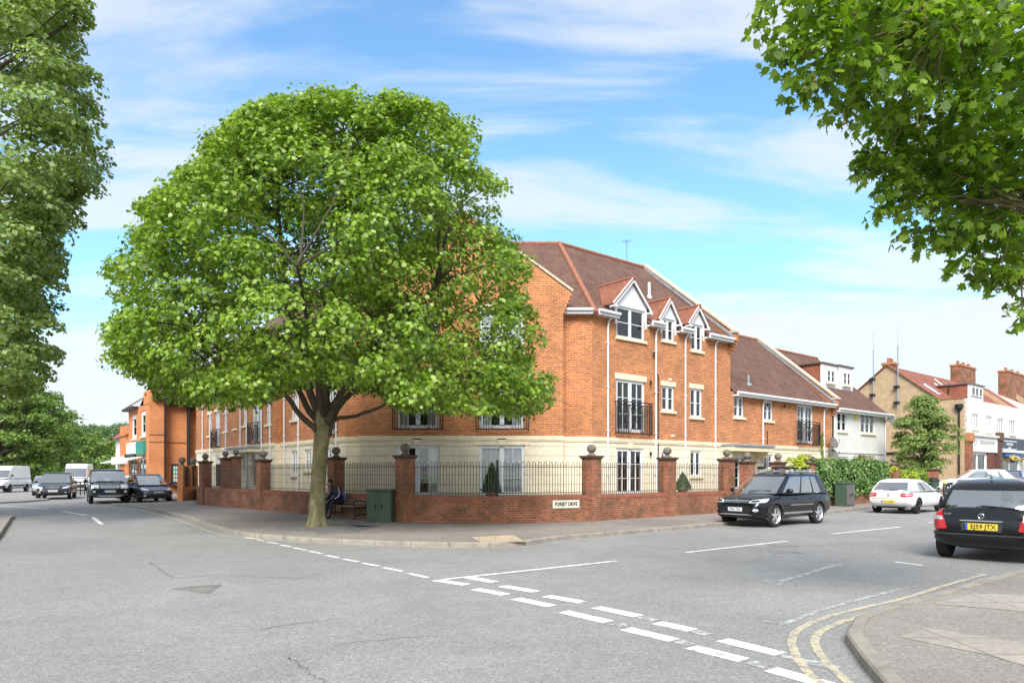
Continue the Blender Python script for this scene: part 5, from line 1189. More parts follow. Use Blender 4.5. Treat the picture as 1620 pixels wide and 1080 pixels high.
# the overhanging tree on the right, trunk outside the frame
def near_tree():
    rng = np.random.default_rng(21); rr = random.Random(8)
    t = thing('plane_tree', 'overhanging plane tree with large bright leaves in the upper right corner', 'tree', (10.2, 7.5, .1))
    tr = MB(); tr.tube([(10.2, 7.5, 0), (10.1, 7.5, 1.5), (10, 7.4, 3.2), (9.8, 7.3, 5), (9.6, 7.2, 7.5)], [.38, .3, .26, .22, .15], 16); tr.build('trunk', 'bark', t, smooth=True)
    def w(px, py, Yy): return np.array([ray(px)*Yy, Yy, zat(py, Yy)])
    cl = [(1255, 30, 6.0, .42), (1232, 95, 6.1, .2), (1295, 95, 6.0, .40), (1275, 150, 6.1, .26), (1330, 30, 5.8, .5), (1340, 130, 6.0, .42), (1335, 185, 6.3, .22), (1400, 60, 6.0, .55), (1400, 160, 6.1, .40), (1415, 205, 6.4, .28), (1480, 90, 6.2, .55),
          (1480, 190, 6.4, .42), (1560, 60, 6.1, .6), (1560, 190, 6.4, .5), (1620, 120, 6.2, .6), (1620, 240, 6.4, .5), (1395, 275, 6.7, .30), (1372, 262, 6.8, .2), (1440, 260, 6.7, .35), (1420, 310, 6.8, .28), (1500, 270, 6.7, .42), (1460, 335, 6.9, .28), (1400, 345, 6.9, .2),
          (1540, 300, 6.8, .42), (1600, 300, 6.8, .45), (1500, 370, 7.0, .30), (1480, 400, 7.0, .22), (1560, 380, 7.0, .38), (1620, 380, 7.0, .45), (1530, 430, 7.1, .25), (1580, 435, 7.1, .28), (1630, 440, 7.1, .35), (1625, 490, 7.2, .22), (1615, 520, 7.3, .14), (1680, 420, 7.2, .5), (1700, 250, 6.8, .7), (1700, 100, 6.4, .7),
          (1450, 300, 7.2, .4), (1500, 310, 7.4, .45), (1540, 370, 7.5, .4), (1590, 400, 7.6, .4), (1470, 250, 7.3, .45), (1560, 270, 7.6, .5), (1410, 240, 7.0, .35), (1390, 200, 6.9, .3), (1440, 380, 7.1, .2), (1560, 445, 7.4, .25), (1600, 455, 7.5, .28), (1380, 100, 6.8, .5), (1320, 60, 6.6, .4), (1500, 20, 6.6, .6), (1600, 20, 6.6, .6), (1430, 10, 6.4, .5), (1360, -40, 6.2, .5), (1270, -30, 6.0, .35), (1590, 230, 7.4, .6), (1520, 140, 7.2, .6), (1430, 120, 7.0, .5), (1650, 320, 7.8, .6), (1560, 340, 7.6, .45)]
    P_, N_ = [], []; tips = []
    for px, py, Yy, r in cl:
        c = w(px, py, Yy); tips.append(Vector(c)); n_ = int(150*(r/.4)**2); p, nn = clump_points(rng, c, r, n_, .75); P_.append(p); N_.append(nn)
    for k in range(70):   # the rest of the crown, above and to the right of the frame
        c = np.array([rng.uniform(3.5, 15), rng.uniform(4, 11.5), rng.uniform(6.8, 11)]); r = rng.uniform(.6, 1)
        if c[0]/c[1] < .55 and (c[2]-1-1.7)/c[1] < .75: continue
        p, nn = clump_points(rng, c, r, 70, .75); P_.append(p); N_.append(nn)
    leaf_mesh('crown', np.concatenate(P_), np.concatenate(N_), .142, 'leaf_near', 'maple', 2, t)
    br = MB(); hubs = [Vector((7.6, 7.0, 6.3)), Vector((6.2, 6.6, 6.0)), Vector((5.0, 6.3, 5.9)), Vector((3.9, 6.1, 5.75)), Vector((6.3, 6.9, 4.6)), Vector((5.2, 6.9, 4.4)), Vector((6.6, 7.1, 3.9))]
    limb(br, [(9.8, 7.3, 5.0), hubs[0], hubs[1], hubs[2], hubs[3]], .055, .012, rr, 8, .04); limb(br, [(9.9, 7.4, 4.2), (7.8, 7.1, 4.8), hubs[4], hubs[5]], .035, .010, rr, 8, .03); limb(br, [(7.8, 7.1, 4.8), hubs[6]], .022, .008, rr)
    for q in tips:
        h = min(hubs, key=lambda k: (k-q).length); m = (h+q)/2+Vector((0, 0, rr.uniform(0, .15))); limb(br, [h, m, q], .016, .005, rr, 5, .03)
    br.build('branches', 'bark', t, smooth=True, angle=80)
    # seed balls
    m = MB()
    for px, py in ((1352, 22), (1352, 38), (1455, 18), (1465, 30), (1460, 12), (1335, 195), (1290, 128), (1273, 140), (1452, 200)):
        c = Vector(w(px, py, 5.7)); m.sphere(c, .017, 8); m.tube([c, c+Vector((0, 0, .12))], .002, 4)
    m.build('seed_balls', plain('seed_ball', (.14, .11, .04), .9), t)
near_tree()
def far_tree(name, label, base, h, spec, mat, leaf, nleaf, seed, trunk_r=.25, group=None, shape='diamond', trunk_top=None, flat=.7, cr=(.6, 1.1), nc=120, bottom=.2, squash=1.):
    """spec: list of (height fraction, radius)"""
    rng = np.random.default_rng(seed); rr = random.Random(seed); b = Vector(base)
    t = thing(name, label, 'tree', b, group=group)
    tt = trunk_top or h*.7; m = MB()
    m.tube([b-Vector((0, 0, .2)), b+Vector((0, 0, .4)), b+Vector((rr.uniform(-.2, .2), 0, tt*.5)), b+Vector((rr.uniform(-.3, .3), 0, tt))], [trunk_r*1.4, trunk_r, trunk_r*.75, trunk_r*.25], 9); m.build('trunk', 'bark_dark', t, smooth=True)
    zs = [a*h for a, _ in spec]; rs = [r for _, r in spec]; P_, N_, cs = [], [], []
    per = max(10, nleaf//nc)
    for i in range(nc):
        z = rng.uniform(zs[0], zs[-1]); Rz = np.interp(z, zs, rs); a = rng.uniform(0, 2*pi); f = rng.uniform(0, 1)**.45; r = max(0, Rz-cr[0]*.5)*f*(1+.12*sin(3*a+z))
        c = np.array([b.x+r*cos(a), b.y+r*sin(a)*squash, b.z+z]); q = rng.uniform(*cr); p, nn = clump_points(rng, c, q, per, flat); P_.append(p); N_.append(nn+np.array([cos(a)*.3, sin(a)*.3, .1])); cs.append(c)
    leaf_mesh('crown', np.concatenate(P_), np.concatenate(N_), leaf, mat, shape, seed, t)
    br = MB()
    for c in cs[::3]:
        z = min(tt, max(bottom*h, (c[2]-b.z)*.75)); limb(br, [b+Vector((0, 0, z*.8)), (b+Vector((0, 0, z))+Vector(c))/2, Vector(c)], trunk_r*.3, .02, rr, 5, .05)
    br.build('branches', 'bark_dark', t)
    return t
# tall tree at the left edge: crown reaching into the frame, trunk outside
def left_tree():
    rng = np.random.default_rng(31); rr = random.Random(9); Y0 = 22.
    t = thing('poplar_tree', 'tall leafy poplar tree filling the left edge of the photo', 'tree', (-21.5, Y0, .1))
    m = MB(); m.tube([(-21.5, Y0, -.1), (-21.5, Y0, 2), (-21.4, Y0, 8), (-21, Y0, 16), (-20.8, Y0, 24)], [.6, .45, .38, .25, .08], 14); m.build('trunk', 'bark_dark', t, smooth=True)
    ys = [-420, -200, 0, 40, 90, 140, 200, 250, 300, 330, 360, 400, 450, 500, 560, 600, 625]
    xs = [40, 80, 100, 128, 150, 152, 178, 176, 160, 140, 120, 100, 106, 104, 104, 76, 45]
    P_, N_, cs = [], [], []
    for i in range(1150):
        Yy = Y0+rng.uniform(-3.6, 3.6); py = rng.uniform(-400, 625) if i < 960 else rng.uniform(250, 600); z = zat(py, Y0); edge = ray(np.interp(py, ys, xs)+7+15*sin(py*.035)+10*sin(py*.083+1)+5*sin(py*.21))*Yy
        dpt = abs(Yy-Y0)/3.6; edge -= .9*dpt**2; wdt = edge-(-28.0)
        f = rng.uniform(0, 1)**.75; q = rng.uniform(.4, .75); x = edge-q*.9-f*max(0, wdt-q)
        if rng.random() < .35: x = edge-q-rng.uniform(0, 1.4)
        if x < -26: continue
        c = np.array([x, Yy, z]); p, nn = clump_points(rng, c, q, 125, .62); P_.append(p); N_.append(nn+np.array([.2, -.25, 0])); cs.append(c)
    leaf_mesh('crown', np.concatenate(P_), np.concatenate(N_), .15, 'leaf_poplar', 'diamond', 3, t, aspect=1.3)
    br = MB()
    for c in cs[::6]:
        z = max(2.5, c[2]-2.2); limb(br, [(-21.3, Y0, z-1.0), ((-21.3+c[0])/2, (Y0+c[1])/2, (z-1+c[2])/2-.1), tuple(c)], .09, .015, rr, 5, .06)
    br.build('branches', 'bark_dark', t)
left_tree()
# trees along the far end of the left street
def fp(px, Y): return (ray(px)*Y, Y, 0)
far_tree('street_tree', 'broad dark green tree with visible trunk behind the dark saloon on the left', fp(57, 85), 12.5, [(.2, 5.0), (.4, 6.4), (.65, 5.2), (.85, 3.4), (1, .8)], 'leaf_far', .36, 14000, 41, .55, nc=130, cr=(.8, 1.5), trunk_top=8)
far_tree('street_tree', 'broad green tree at the left edge behind the white van', fp(-5, 78), 13, [(.15, 4.5), (.4, 7), (.7, 6), (.9, 3), (1, .8)], 'leaf_far', .36, 14000, 42, .55, nc=130, cr=(.8, 1.5), trunk_top=8)
far_tree('street_tree', 'green tree left of the distant white van', fp(100, 98), 9.3, [(.1, 3.2), (.35, 4.6), (.65, 4.0), (.85, 2.4), (1, .6)], 'leaf_far', .36, 8000, 43, .35, nc=90, cr=(.7, 1.3), trunk_top=6)
far_tree('young_tree', 'light green young tree above the roof of the large black four by four', fp(149, 110), 7.6, [(.25, 1.5), (.45, 3.0), (.7, 2.3), (.9, 1.2), (1, .3)], 'leaf_far', .34, 4500, 44, .22, nc=60, cr=(.5, 1.0), trunk_top=5)
far_tree('street_tree', 'pale green tree just left of the steep tiled house', fp(176, 150), 8.8, [(.15, 3), (.45, 4.4), (.8, 3), (1, .6)], 'leaf_far', .42, 5000, 45, .3, nc=70, cr=(.8, 1.4), trunk_top=5)
far_tree('street_tree', 'mid green tree between the young tree and the broad dark tree', fp(124, 150), 9.4, [(.12, 3.5), (.45, 4.8), (.8, 3.4), (1, .6)], 'leaf_far', .42, 5500, 46, .3, nc=70, cr=(.8, 1.4), trunk_top=5)
far_tree('street_tree', 'dark green tree low at the left edge under the poplar', fp(30, 120), 14, [(.1, 5), (.45, 7.5), (.8, 5), (1, .8)], 'leaf_far', .42, 9000, 47, .4, nc=110, cr=(1, 1.7), trunk_top=8)
# grassy rise and the far wood
mb = MB(); xs_ = np.linspace(-330, 40, 30); ys_ = np.linspace(130, 520, 20)
hz = lambda x, y: -.02+24*max(0, min(1, (y-140)/300))**1.15*(1-.4*max(0, (x+60)/100))+1.2*sin(x*.03)*max(0, min(1, (y-140)/100))
for i in range(29):
    for j in range(19):
        q = [(xs_[i], ys_[j]), (xs_[i+1], ys_[j]), (xs_[i+1], ys_[j+1]), (xs_[i], ys_[j+1])]; mb.face([(a, b, hz(a, b)) for a, b in q])
M['field'] = plain('field_grass', (.34, .42, .09), .95, var=.2, scale=.05)
tag(mb.build('hill', 'field', smooth=True), kind='structure')
rng = np.random.default_rng(50); P_, N_ = [], []
for i in range(420):
    x, y = rng.uniform(-330, -90), rng.uniform(330, 470); c = np.array([x, y, hz(x, y)+rng.uniform(2, 8)]); p, nn = clump_points(rng, c, rng.uniform(3, 6), 90, .85); P_.append(p); N_.append(nn)
wd = leaf_mesh('far_wood', np.concatenate(P_), np.concatenate(N_), 1.5, 'leaf_wood', 'diamond', 51); tag(wd, kind='stuff')
# bushes in front of the park
def bush(name, label, c, r, mat, leaf, n, seed, flat=.8, group=None, cat='bush'):
    rng = np.random.default_rng(seed); t = thing(name, label, cat, (c[0], c[1], c[2]), group=group)
    P_, N_ = [], []
    for k in range(14):
        o = rng.normal(0, .38, 3)*r; o[2] = abs(o[2]); p, nn = clump_points(rng, np.array(c)+o+np.array([0, 0, r*.35]), r*.55, n//14, flat); P_.append(p); N_.append(nn)
    leaf_mesh('foliage', np.concatenate(P_), np.concatenate(N_), leaf, mat, 'diamond', seed, t)
    m = MB(); 
    for k in range(6): a = k*1.05; m.tube([(c[0], c[1], c[2]-.05), (c[0]+cos(a)*r*.4, c[1]+sin(a)*r*.4, c[2]+r*.8)], [.03, .01], 5)
    m.build('stems', 'bark_dark', t)
bush('bush', 'rounded light bush beside the trunk of the broad dark tree on the left', fp(44, 80), 2.0, 'leaf_far', .3, 1500, 61); bush('bush', 'low light bush behind the roof of the dark saloon on the left', fp(84, 95), 2.2, 'leaf_far', .32, 1500, 62)
# right hand greenery
Y_ = 44.5; p = Vector((ray(1462)*Y_, Y_, .3))
far_tree('street_tree', 'small upright rowan tree in front of the tan pebbledashed wall', p, 6.2, [(.2, 1.3), (.4, 2.0), (.62, 2.0), (.82, 1.4), (1, .4)], 'leaf_poplar', .17, 24000, 71, .10, nc=190, cr=(.32, .62), trunk_top=4.2, bottom=.15, shape='long')
def hedge(name, label, W, a, b, n0, n1, z0, z1, mat, leaf, n, seed):
    rng = np.random.default_rng(seed); t = thing(name, label, 'hedge', W.pt((a+b)/2, z0, (n0+n1)/2)); P_, N_ = [], []
    for k in range(n):
        f = rng.random(); s, m_, z = rng.uniform(a, b), rng.uniform(n0, n1), rng.uniform(z0, z1)
        if f < .55: m_ = n1+rng.normal(0, .05); nn = W.n
        elif f < .8: z = z1+rng.normal(0, .05); nn = Vector((0, 0, 1))
        elif f < .88: s = rng.choice([a, b])+rng.normal(0, .04); nn = W.d if s > (a+b)/2 else -W.d
        else: m_ = n0+rng.normal(0, .05); nn = -W.n
        q = W.pt(s, z+.05*sin(s*3), m_+.05*sin(s*2.1+z*4)); P_.append(tuple(q)); N_.append(tuple(nn+Vector((0, 0, .35))))
    leaf_mesh('foliage', np.array(P_), np.array(N_), leaf, mat, 'diamond', seed, t)
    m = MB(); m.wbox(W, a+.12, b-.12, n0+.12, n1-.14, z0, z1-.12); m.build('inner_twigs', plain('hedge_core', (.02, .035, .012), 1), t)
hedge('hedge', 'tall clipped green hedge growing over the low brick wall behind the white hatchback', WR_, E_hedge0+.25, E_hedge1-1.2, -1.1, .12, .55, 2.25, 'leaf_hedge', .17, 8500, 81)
hedge('hedge', 'small clipped dark green hedge between the brick pillars right of the tall hedge', WR_, WR_.s_at(1440), WR_.s_at(1472), -.9, -.05, .3, 1.7, 'leaf_plane', .13, 1500, 82)
hedge('hedge', 'small squared hedge top peeping above the tall hedge against the white house', WR_.shift(-2.2), WR_.shift(-2.2).s_at(1363), WR_.shift(-2.2).s_at(1386), -.6, 0, 1.0, 2.62, 'leaf_plane', .1, 1300, 83)
def wp(px, off, z): W = WR_.shift(-off); return tuple(W.pt(W.s_at(px), z))
bush('shrub', 'bright yellow green shrub between pillars behind the black suv', wp(1262, .3, 1.6), .5, 'leaf_yellow', .12, 1300, 84, cat='shrub')
bush('shrub', 'yellow leaved shrub on top of the left end of the tall hedge', wp(1318, .9, 1.85), .42, 'leaf_yellow', .1, 900, 85, cat='shrub')
bush('shrub', 'bright yellow green shrub right of the ball topped pillar near the rowan tree', wp(1438, .2, 1.1), .5, 'leaf_yellow', .12, 900, 86, cat='shrub')
bush('shrub', 'narrow yellow shrub squeezed between tall hedge and brick pillar', wp(1404, .1, 1.5), .4, 'leaf_yellow', .1, 600, 87, cat='shrub')
# slender climber on the two storey section
m = thing('climbing_plant', 'thin green climber beside the drainpipe at the end of the brick apartments', 'plant', Wr.pt(Wr.s_at(1299), .8, .1)); rng = np.random.default_rng(88); s = Wr.s_at(1299)
pp = np.array([tuple(Wr.pt(s+rng.normal(0, .13), rng.uniform(1.2, 4.1), .08)) for _ in range(260)]); leaf_mesh('foliage', pp, np.tile(np.array(NR), (260, 1)), .13, 'leaf_plane', 'diamond', 88, m)
mb = MB(); mb.tube([Wr.pt(s, .78, .06), Wr.pt(s+.05, 2.5, .06), Wr.pt(s-.05, 4, .06)], .015, 5); mb.build('stem', 'bark_dark', m)
# topiary cones
for px, Yt, h, W_, lab in ((778, 24.6, 1.10, None, 'dark conical topiary in a pot in front of a ground floor french door'), (1080, 29.2, .75, None, 'dark conical topiary behind the railing just right of a brick pillar')):
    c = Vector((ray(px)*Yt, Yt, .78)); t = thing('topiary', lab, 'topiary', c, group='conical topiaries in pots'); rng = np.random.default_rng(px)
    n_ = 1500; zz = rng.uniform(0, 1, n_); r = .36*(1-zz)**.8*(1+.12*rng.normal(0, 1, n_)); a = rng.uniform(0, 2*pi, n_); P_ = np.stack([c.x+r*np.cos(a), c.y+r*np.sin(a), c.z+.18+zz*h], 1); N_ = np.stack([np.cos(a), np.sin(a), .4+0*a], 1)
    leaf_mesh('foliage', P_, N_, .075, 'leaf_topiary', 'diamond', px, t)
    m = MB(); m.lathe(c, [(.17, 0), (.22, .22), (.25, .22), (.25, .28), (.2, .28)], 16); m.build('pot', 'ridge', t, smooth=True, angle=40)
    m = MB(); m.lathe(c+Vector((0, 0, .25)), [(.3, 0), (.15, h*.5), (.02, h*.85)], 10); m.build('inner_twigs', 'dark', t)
# thin white pole by the hedge, bin and bollard, guard rail on the far left
p = gp(1343, 797, .1); m = MB(); m.tube([p+Vector((0, 0, -.1)), p+Vector((0, 0, 2.25))], .035, 8); tag(m.build('marker_pole', 'coping', origin=p), 'thin pale pole standing in front of the tall hedge', 'pole')
Yb = 37.5; p = Vector((ray(1494)*Yb, Yb, .1)); t = thing('bollard', 'slim black bollard with yellow top behind the bonnet of the white hatchback', 'bollard', p)
m = MB(); m.lathe(p, [(.09, 0), (.09, .1), (.07, .12), (.065, .98), (.05, 1.0)], 12); m.build('post', 'black', t, smooth=True, angle=40); m = MB(); m.lathe(p+Vector((0, 0, 1.0)), [(.09, 0), (.095, .06), (.07, .12), (.02, .14)], 12); m.build('cap', 'alarm', t, smooth=True)
Yb = 41; p = Vector((ray(1477)*Yb, Yb, .2)); t = thing('litter_bin', 'dark litter bin beside the brick pillar behind the white hatchback', 'bin', p); m = MB(); m.lathe(p, [(.22, 0), (.27, .1), (.29, .95), (.3, .97)], 16); m.build('body', 'green', t, smooth=True, angle=40); m = MB(); m.lathe(p+Vector((0, 0, .97)), [(.31, 0), (.31, .06), (.2, .2), (.02, .24)], 16); m.build('lid', 'black', t, smooth=True)
gr = thing('guard_rail', 'dark pedestrian guard rail in front of the distant white van', 'railing', gp(127, 782)); W_ = Wall(gp(114, 783), (1, -.12), (0, -1)); Lg = 1.7
m = MB(); m.wbox(W_, 0, Lg, -.03, .03, .95, 1.02); m.wbox(W_, 0, Lg, -.03, .03, .15, .2); m.build('rail', 'plastic', gr)
for i in range(6): m = MB(); m.wbox(W_, Lg*i/5-.03, Lg*i/5+.03, -.03, .03, 0, 1.05); m.build('post', 'plastic', gr)
# ================================================================== vehicles
def carpaint(name, col, metal=.3, rough=.28):
    m, N, L, b = nodes_of(name); tc = N.new('ShaderNodeTexCoord'); n = noise(N, L, tc.outputs['Object'], 2.2, 6, .65)
    L.new(mix(N, L, .0, col, col), b.inputs['Base Color']); L.new(ramp(N, L, n, [(.3, (rough*.8,)*3), (.7, (rough*1.25,)*3)]), b.inputs['Roughness'])
    b.inputs['Metallic'].default_value = metal; b.inputs['Coat Weight'].default_value = .6; b.inputs['Specular IOR Level'].default_value = .2; b.inputs['Coat Roughness'].default_value = .03; return m
M['p_black'] = carpaint('black_car_paint', (.006, .006, .008), 0); M['p_white'] = carpaint('white_car_paint', (.64, .64, .635), 0, .35)
M['p_grey'] = carpaint('dark_grey_car_paint', (.045, .047, .06), .5); M['p_char'] = carpaint('charcoal_car_paint', (.03, .03, .036), .5); M['p_silver'] = carpaint('silver_car_paint', (.45, .47, .5), .6); M['p_blue'] = carpaint('blue_car_paint', (.03, .06, .16), .3)
M['tyre'] = plain('tyre_rubber', (.016, .016, .017), .85, var=.3); M['alloy'] = plain('alloy_rim', (.62, .63, .65), .3, .8, var=.05); M['alloy_dark'] = plain('dark_alloy_rim', (.16, .16, .17), .35, .8, var=.05)
M['chrome'] = plain('chrome', (.75, .76, .78), .15, .95, var=.02); M['lamp'] = plain('clear_lamp', (.62, .66, .70), .12, .35, var=.25, scale=14, coat=1); M['lamp_red'] = plain('red_lamp', (.50, .012, .016), .2, var=.15, coat=1); M['lamp_or'] = plain('amber_lamp', (.7, .2, .02), .2, coat=1)
M['plate_w'] = plain('white_plate', (.75, .76, .74), .4, var=.02); M['plate_y'] = plain('yellow_plate', (.78, .55, .04), .4, var=.02); M['euro'] = plain('blue_plate_band', (.02, .10, .45), .4)
M['trim'] = plain('grey_plastic_trim', (.035, .035, .037), .6); M['seat'] = plain('seat_fabric', (.03, .03, .033), .9)
def sm(xs, pts, w=.10):
    X = np.linspace(pts[0][0]-.3, pts[-1][0]+.3, 1200); Yv = np.interp(X, [p[0] for p in pts], [p[1] for p in pts]); k = max(1, int(w/(X[1]-X[0])))
    Yp = np.pad(Yv, k, 'edge'); Yv = np.convolve(Yp, np.ones(2*k+1)/(2*k+1), 'valid'); return np.interp(xs, X, Yv)
def make_wheel(parent, pos, side, r, width, rimmat='alloy', spokes=5, rimf=.68):
    mb = MB(); w = width/2; R_ = r
    mb.lathe(pos, [(R_*rimf, -w*.9), (R_*.86, -w), (R_*.97, -w*.85), (R_, -w*.55), (R_, w*.55), (R_*.97, w*.85), (R_*.86, w), (R_*rimf, w*.9), (R_*rimf, -w*.9)], 36, 'y')
    wh_ = mb.build('wheel', 'tyre', parent, local=True, smooth=True, angle=50)
    mb = MB(); ri = R_*rimf; p = Vector(pos); y = side*w*.78
    mb.lathe(p, sorted([(ri*1.0, y-side*.02), (ri*1.02, y+side*.02), (ri*.9, y-side*.005)], key=lambda q: q[1]), 36, 'y', 0) if False else None
    # rim ring
    n = 36
    def ring(r0, r1, y0, y1):
        for j in range(n):
            a0, a1 = 2*pi*j/n, 2*pi*(j+1)/n
            q = [p+Vector((r0*cos(a0), y0, r0*sin(a0))), p+Vector((r0*cos(a1), y0, r0*sin(a1))), p+Vector((r1*cos(a1), y1, r1*sin(a1))), p+Vector((r1*cos(a0), y1, r1*sin(a0)))]; mb.face(q if side < 0 else q[::-1])
    ring(ri*.90, ri*1.01, y-side*.02, y+side*.022); ring(ri*.86, ri*.90, y-side*.07, y-side*.02)
    for k in range(spokes):
        a = 2*pi*k/spokes+pi/2; t = Vector((cos(a), 0, sin(a))); s_ = Vector((-sin(a), 0, cos(a))); o = Vector((0, side, 0)); yy = Vector((0, y, 0))
        w0, w1 = ri*.15, ri*(.16 if spokes == 5 else .09)
        A = [p+yy+t*ri*.12-s_*w0+o*.0, p+yy+t*ri*.12+s_*w0+o*.0, p+yy+t*ri*.9+s_*w1*.9-o*.008, p+yy+t*ri*.9-s_*w1*.9-o*.008]
        mb.hexa([q-o*.04 for q in A]+A if side > 0 else [q for q in A]+[q-o*.04 for q in A])
    mb.lathe(p+Vector((0, y-.012, 0)), [(.001, -.014), (ri*.22, -.012), (ri*.2, .02), (.001, .024)], 16, 'y')
    mb.build('rim', rimmat, wh_, local=True, recalc=False)
    mb = MB(); mb.lathe(p, [(.001, -w*.1), (ri*.99, -w*.1), (ri*.99, w*.1), (.001, w*.1)], 24, 'y'); mb.build('brake_disc', 'dark', wh_, local=True)
    return wh_
class Car:
    def __init__(s, name, label, cat, loc, heading, L, W, H, wb, fo, r, top, belt, cab, paint, glass='carglass', group=None, low=.24, trim_low=None, rimmat='alloy', spokes=5, roofz=.035, sides=((.06, .44), (.49, .86)), rear_glass=True, vtop=.88, arch=True, tumble=.82, rimf=.68, bodyw=None, ztw=.09):
        """heading: unit (x,y) the nose points to; loc is the ground point under the body centre"""
        s.L, s.W, s.H = L, W, H; rz = math.atan2(heading[1], heading[0]); s.t = thing(name, label, cat, loc, rz, group); s.paint = paint
        hL, hW = L/2, W/2; xs = np.concatenate([np.linspace(-hL, -hL+.35, 12)[:-1], np.linspace(-hL+.35, hL-.45, 44)[:-1], np.linspace(hL-.45, hL, 16)])
        tp = sm(xs, top, .06); bt = sm(xs, [(-hL, .46), (-hL+.06, .34), (-hL+.35, low), (hL-.45, low), (hL-.08, low+.06), (hL, .42)], .05)
        wd = sm(xs, bodyw or [(-hL, hW*.80), (-hL+.10, hW*.915), (-hL+.55, hW*.985), (-hL+1.1, hW), (hL-1.1, hW), (hL-.55, hW*.965), (hL-.18, hW*.87), (hL-.03, hW*.74), (hL, hW*.66)], .05)
        K_ = 14; th = np.concatenate([np.linspace(-pi/2, 0, K_)[:-1], np.linspace(0, pi/2, K_)]); bm = bmesh.new(); rows = []
        for x, zt, zb, w in zip(xs, tp, bt, wd):
            zc = zb+.52*(zt-zb); row = []
            for a in th:
                e = .42 if a < 0 else .40; yy = w*abs(cos(a))**e; zz = zc+(zc-zb if a < 0 else zt-zc)*math.copysign(abs(sin(a))**(e if a < 0 else .62), a)
                if a > 0: yy *= 1-.05*sin(a)**2
                row.append((x, yy, zz))
            full = row+[(q[0], -q[1], q[2]) for q in row[-2:0:-1]]
            full[0] = (x, 0, zb); rows.append([bm.verts.new(q) for q in full])
        n = len(rows[0])
        for i in range(len(rows)-1):
            for j in range(n): j2 = (j+1) % n; bm.faces.new([rows[i][j], rows[i][j2], rows[i+1][j2], rows[i+1][j]])
        bm.faces.new(rows[0]); bm.faces.new(rows[-1][::-1]); bmesh.ops.recalc_face_normals(bm, faces=bm.faces)
        s.bvh_body = BVHTree.FromBMesh(bm)
        me = bpy.data.meshes.new('body'); bm.to_mesh(me); bm.free(); me.materials.append(M[paint]); me.materials.append(M['dark'])
        s.fx, s.rx = hL-fo, hL-fo-wb; s.r = r
        o = bpy.data.objects.new('body', me); COL.objects.link(o)
        cb = MB()
        for x in (s.fx, s.rx):
            for sd in (1, -1): 
                yc = sd*(hW-.13); cb.lathe((x, yc, r*1.0), [(r*1.13, -.24), (r*1.13, .26)], 40, 'y')
        cut = cb.build('cut', ['dark', 'dark'], None, recalc=True)
        if arch:
            md = o.modifiers.new('b', 'BOOLEAN'); md.operation = 'DIFFERENCE'; md.object = cut; md.solver = 'EXACT'; md.material_mode = 'TRANSFER'
            dg = bpy.context.evaluated_depsgraph_get(); nm = bpy.data.meshes.new_from_object(o.evaluated_get(dg)); o.modifiers.clear()
            if len(nm.polygons) > 200: o.data = nm; nm.name = 'body'; me = nm
        cm = cut.data; bpy.data.objects.remove(cut); bpy.data.meshes.remove(cm)
        me.shade_smooth(); me.set_sharp_from_angle(angle=R(42)); o.parent = s.t; WORG['body'] = Vector(); s.body = o
        # plastic lower trim where wanted is added as patches
        # cabin ---------------------------------------------------
        (xr0, xr1), (xf0, xf1), cf, cr_ = cab; s.belt = belt; Hh = H
        y0, y1 = hW*.90, hW*tumble*.9
        vs = [0, .05, .12, .25, .4, .55, .7, .82, vtop-.0, .97, 1.0]
        NF, NS, NR_ = 18, 30, 12
        def ringpts(v):
            q = v**1.15; xf, xr = xf0+(xf1-xf0)*v**1.1, xr0+(xr1-xr0)*v**1.25; yw = y0+(y1-y0)*q; z = belt+(Hh-roofz-belt)*(1-(1-v)**1.12) if False else belt+(Hh-roofz-belt)*v
            P = []
            fy = np.sin(np.linspace(-1, 1, NF+1)*pi/2)
            for f in fy: P.append((xf-cf*abs(f)**2.3, f*yw*(.965), z))
            sd = np.linspace(0, 1, NS+1)[1:]
            xs0 = xf-cf; xe = xr+cr_
            for f in sd[:-1]: P.append((xs0+(xe-xs0)*f, yw*(.965+.055*sin(pi*min(1, f*1.25))**.7 if f < .8 else .965+.055*sin(pi*1)**.7 if False else .965+.05*sin(pi*f)**.6), z))
            ry = np.sin(np.linspace(1, -1, NR_+1)*pi/2)
            for f in ry: P.append((xr+cr_*abs(f)**2.3, f*yw*.965, z))
            for f in sd[:-1][::-1]: P.append((xs0+(xe-xs0)*f, -yw*(.965+.05*sin(pi*f)**.6), z))
            return P
        rings = [ringpts(v) for v in vs]; nP = len(rings[0]); bounds = (NF, NF+NS, NF+NS+NR_)
        shell, ws, rg = MB(), MB(), MB(); sides_mb = {}
        for i in range(len(vs)-1):
            vm = (vs[i]+vs[i+1])/2
            for j in range(nP):
                j2 = (j+1) % nP; f = [rings[i][j], rings[i][j2], rings[i+1][j2], rings[i+1][j]]; dest = shell; mi = 0
                inb = .05 < vm < vtop
                if j < NF:
                    if inb and 1 <= j < NF-1: dest = ws
                elif j < NF+NS:
                    u = (j-NF+.5)/NS
                    if inb:
                        for k, (a, b) in enumerate(sides):
                            if a < u < b: dest = sides_mb.setdefault((k, 1), MB())
                        if dest is shell and sides and sides[0][0] < u < sides[-1][1]: mi = 1
                elif j < NF+NS+NR_:
                    if inb and rear_glass and 2 <= j-NF-NS < NR_-2: dest = rg
                else:
                    u = 1-(j-NF-NS-NR_+.5)/NS
                    if inb:
                        for k, (a, b) in enumerate(sides):
                            if a < u < b: dest = sides_mb.setdefault((k, -1), MB())
                        if dest is shell and sides and sides[0][0] < u < sides[-1][1]: mi = 1
                dest.face(f, mi)
        top_r = rings[-1]; cx = (xf1+xr1)/2; prev = top_r
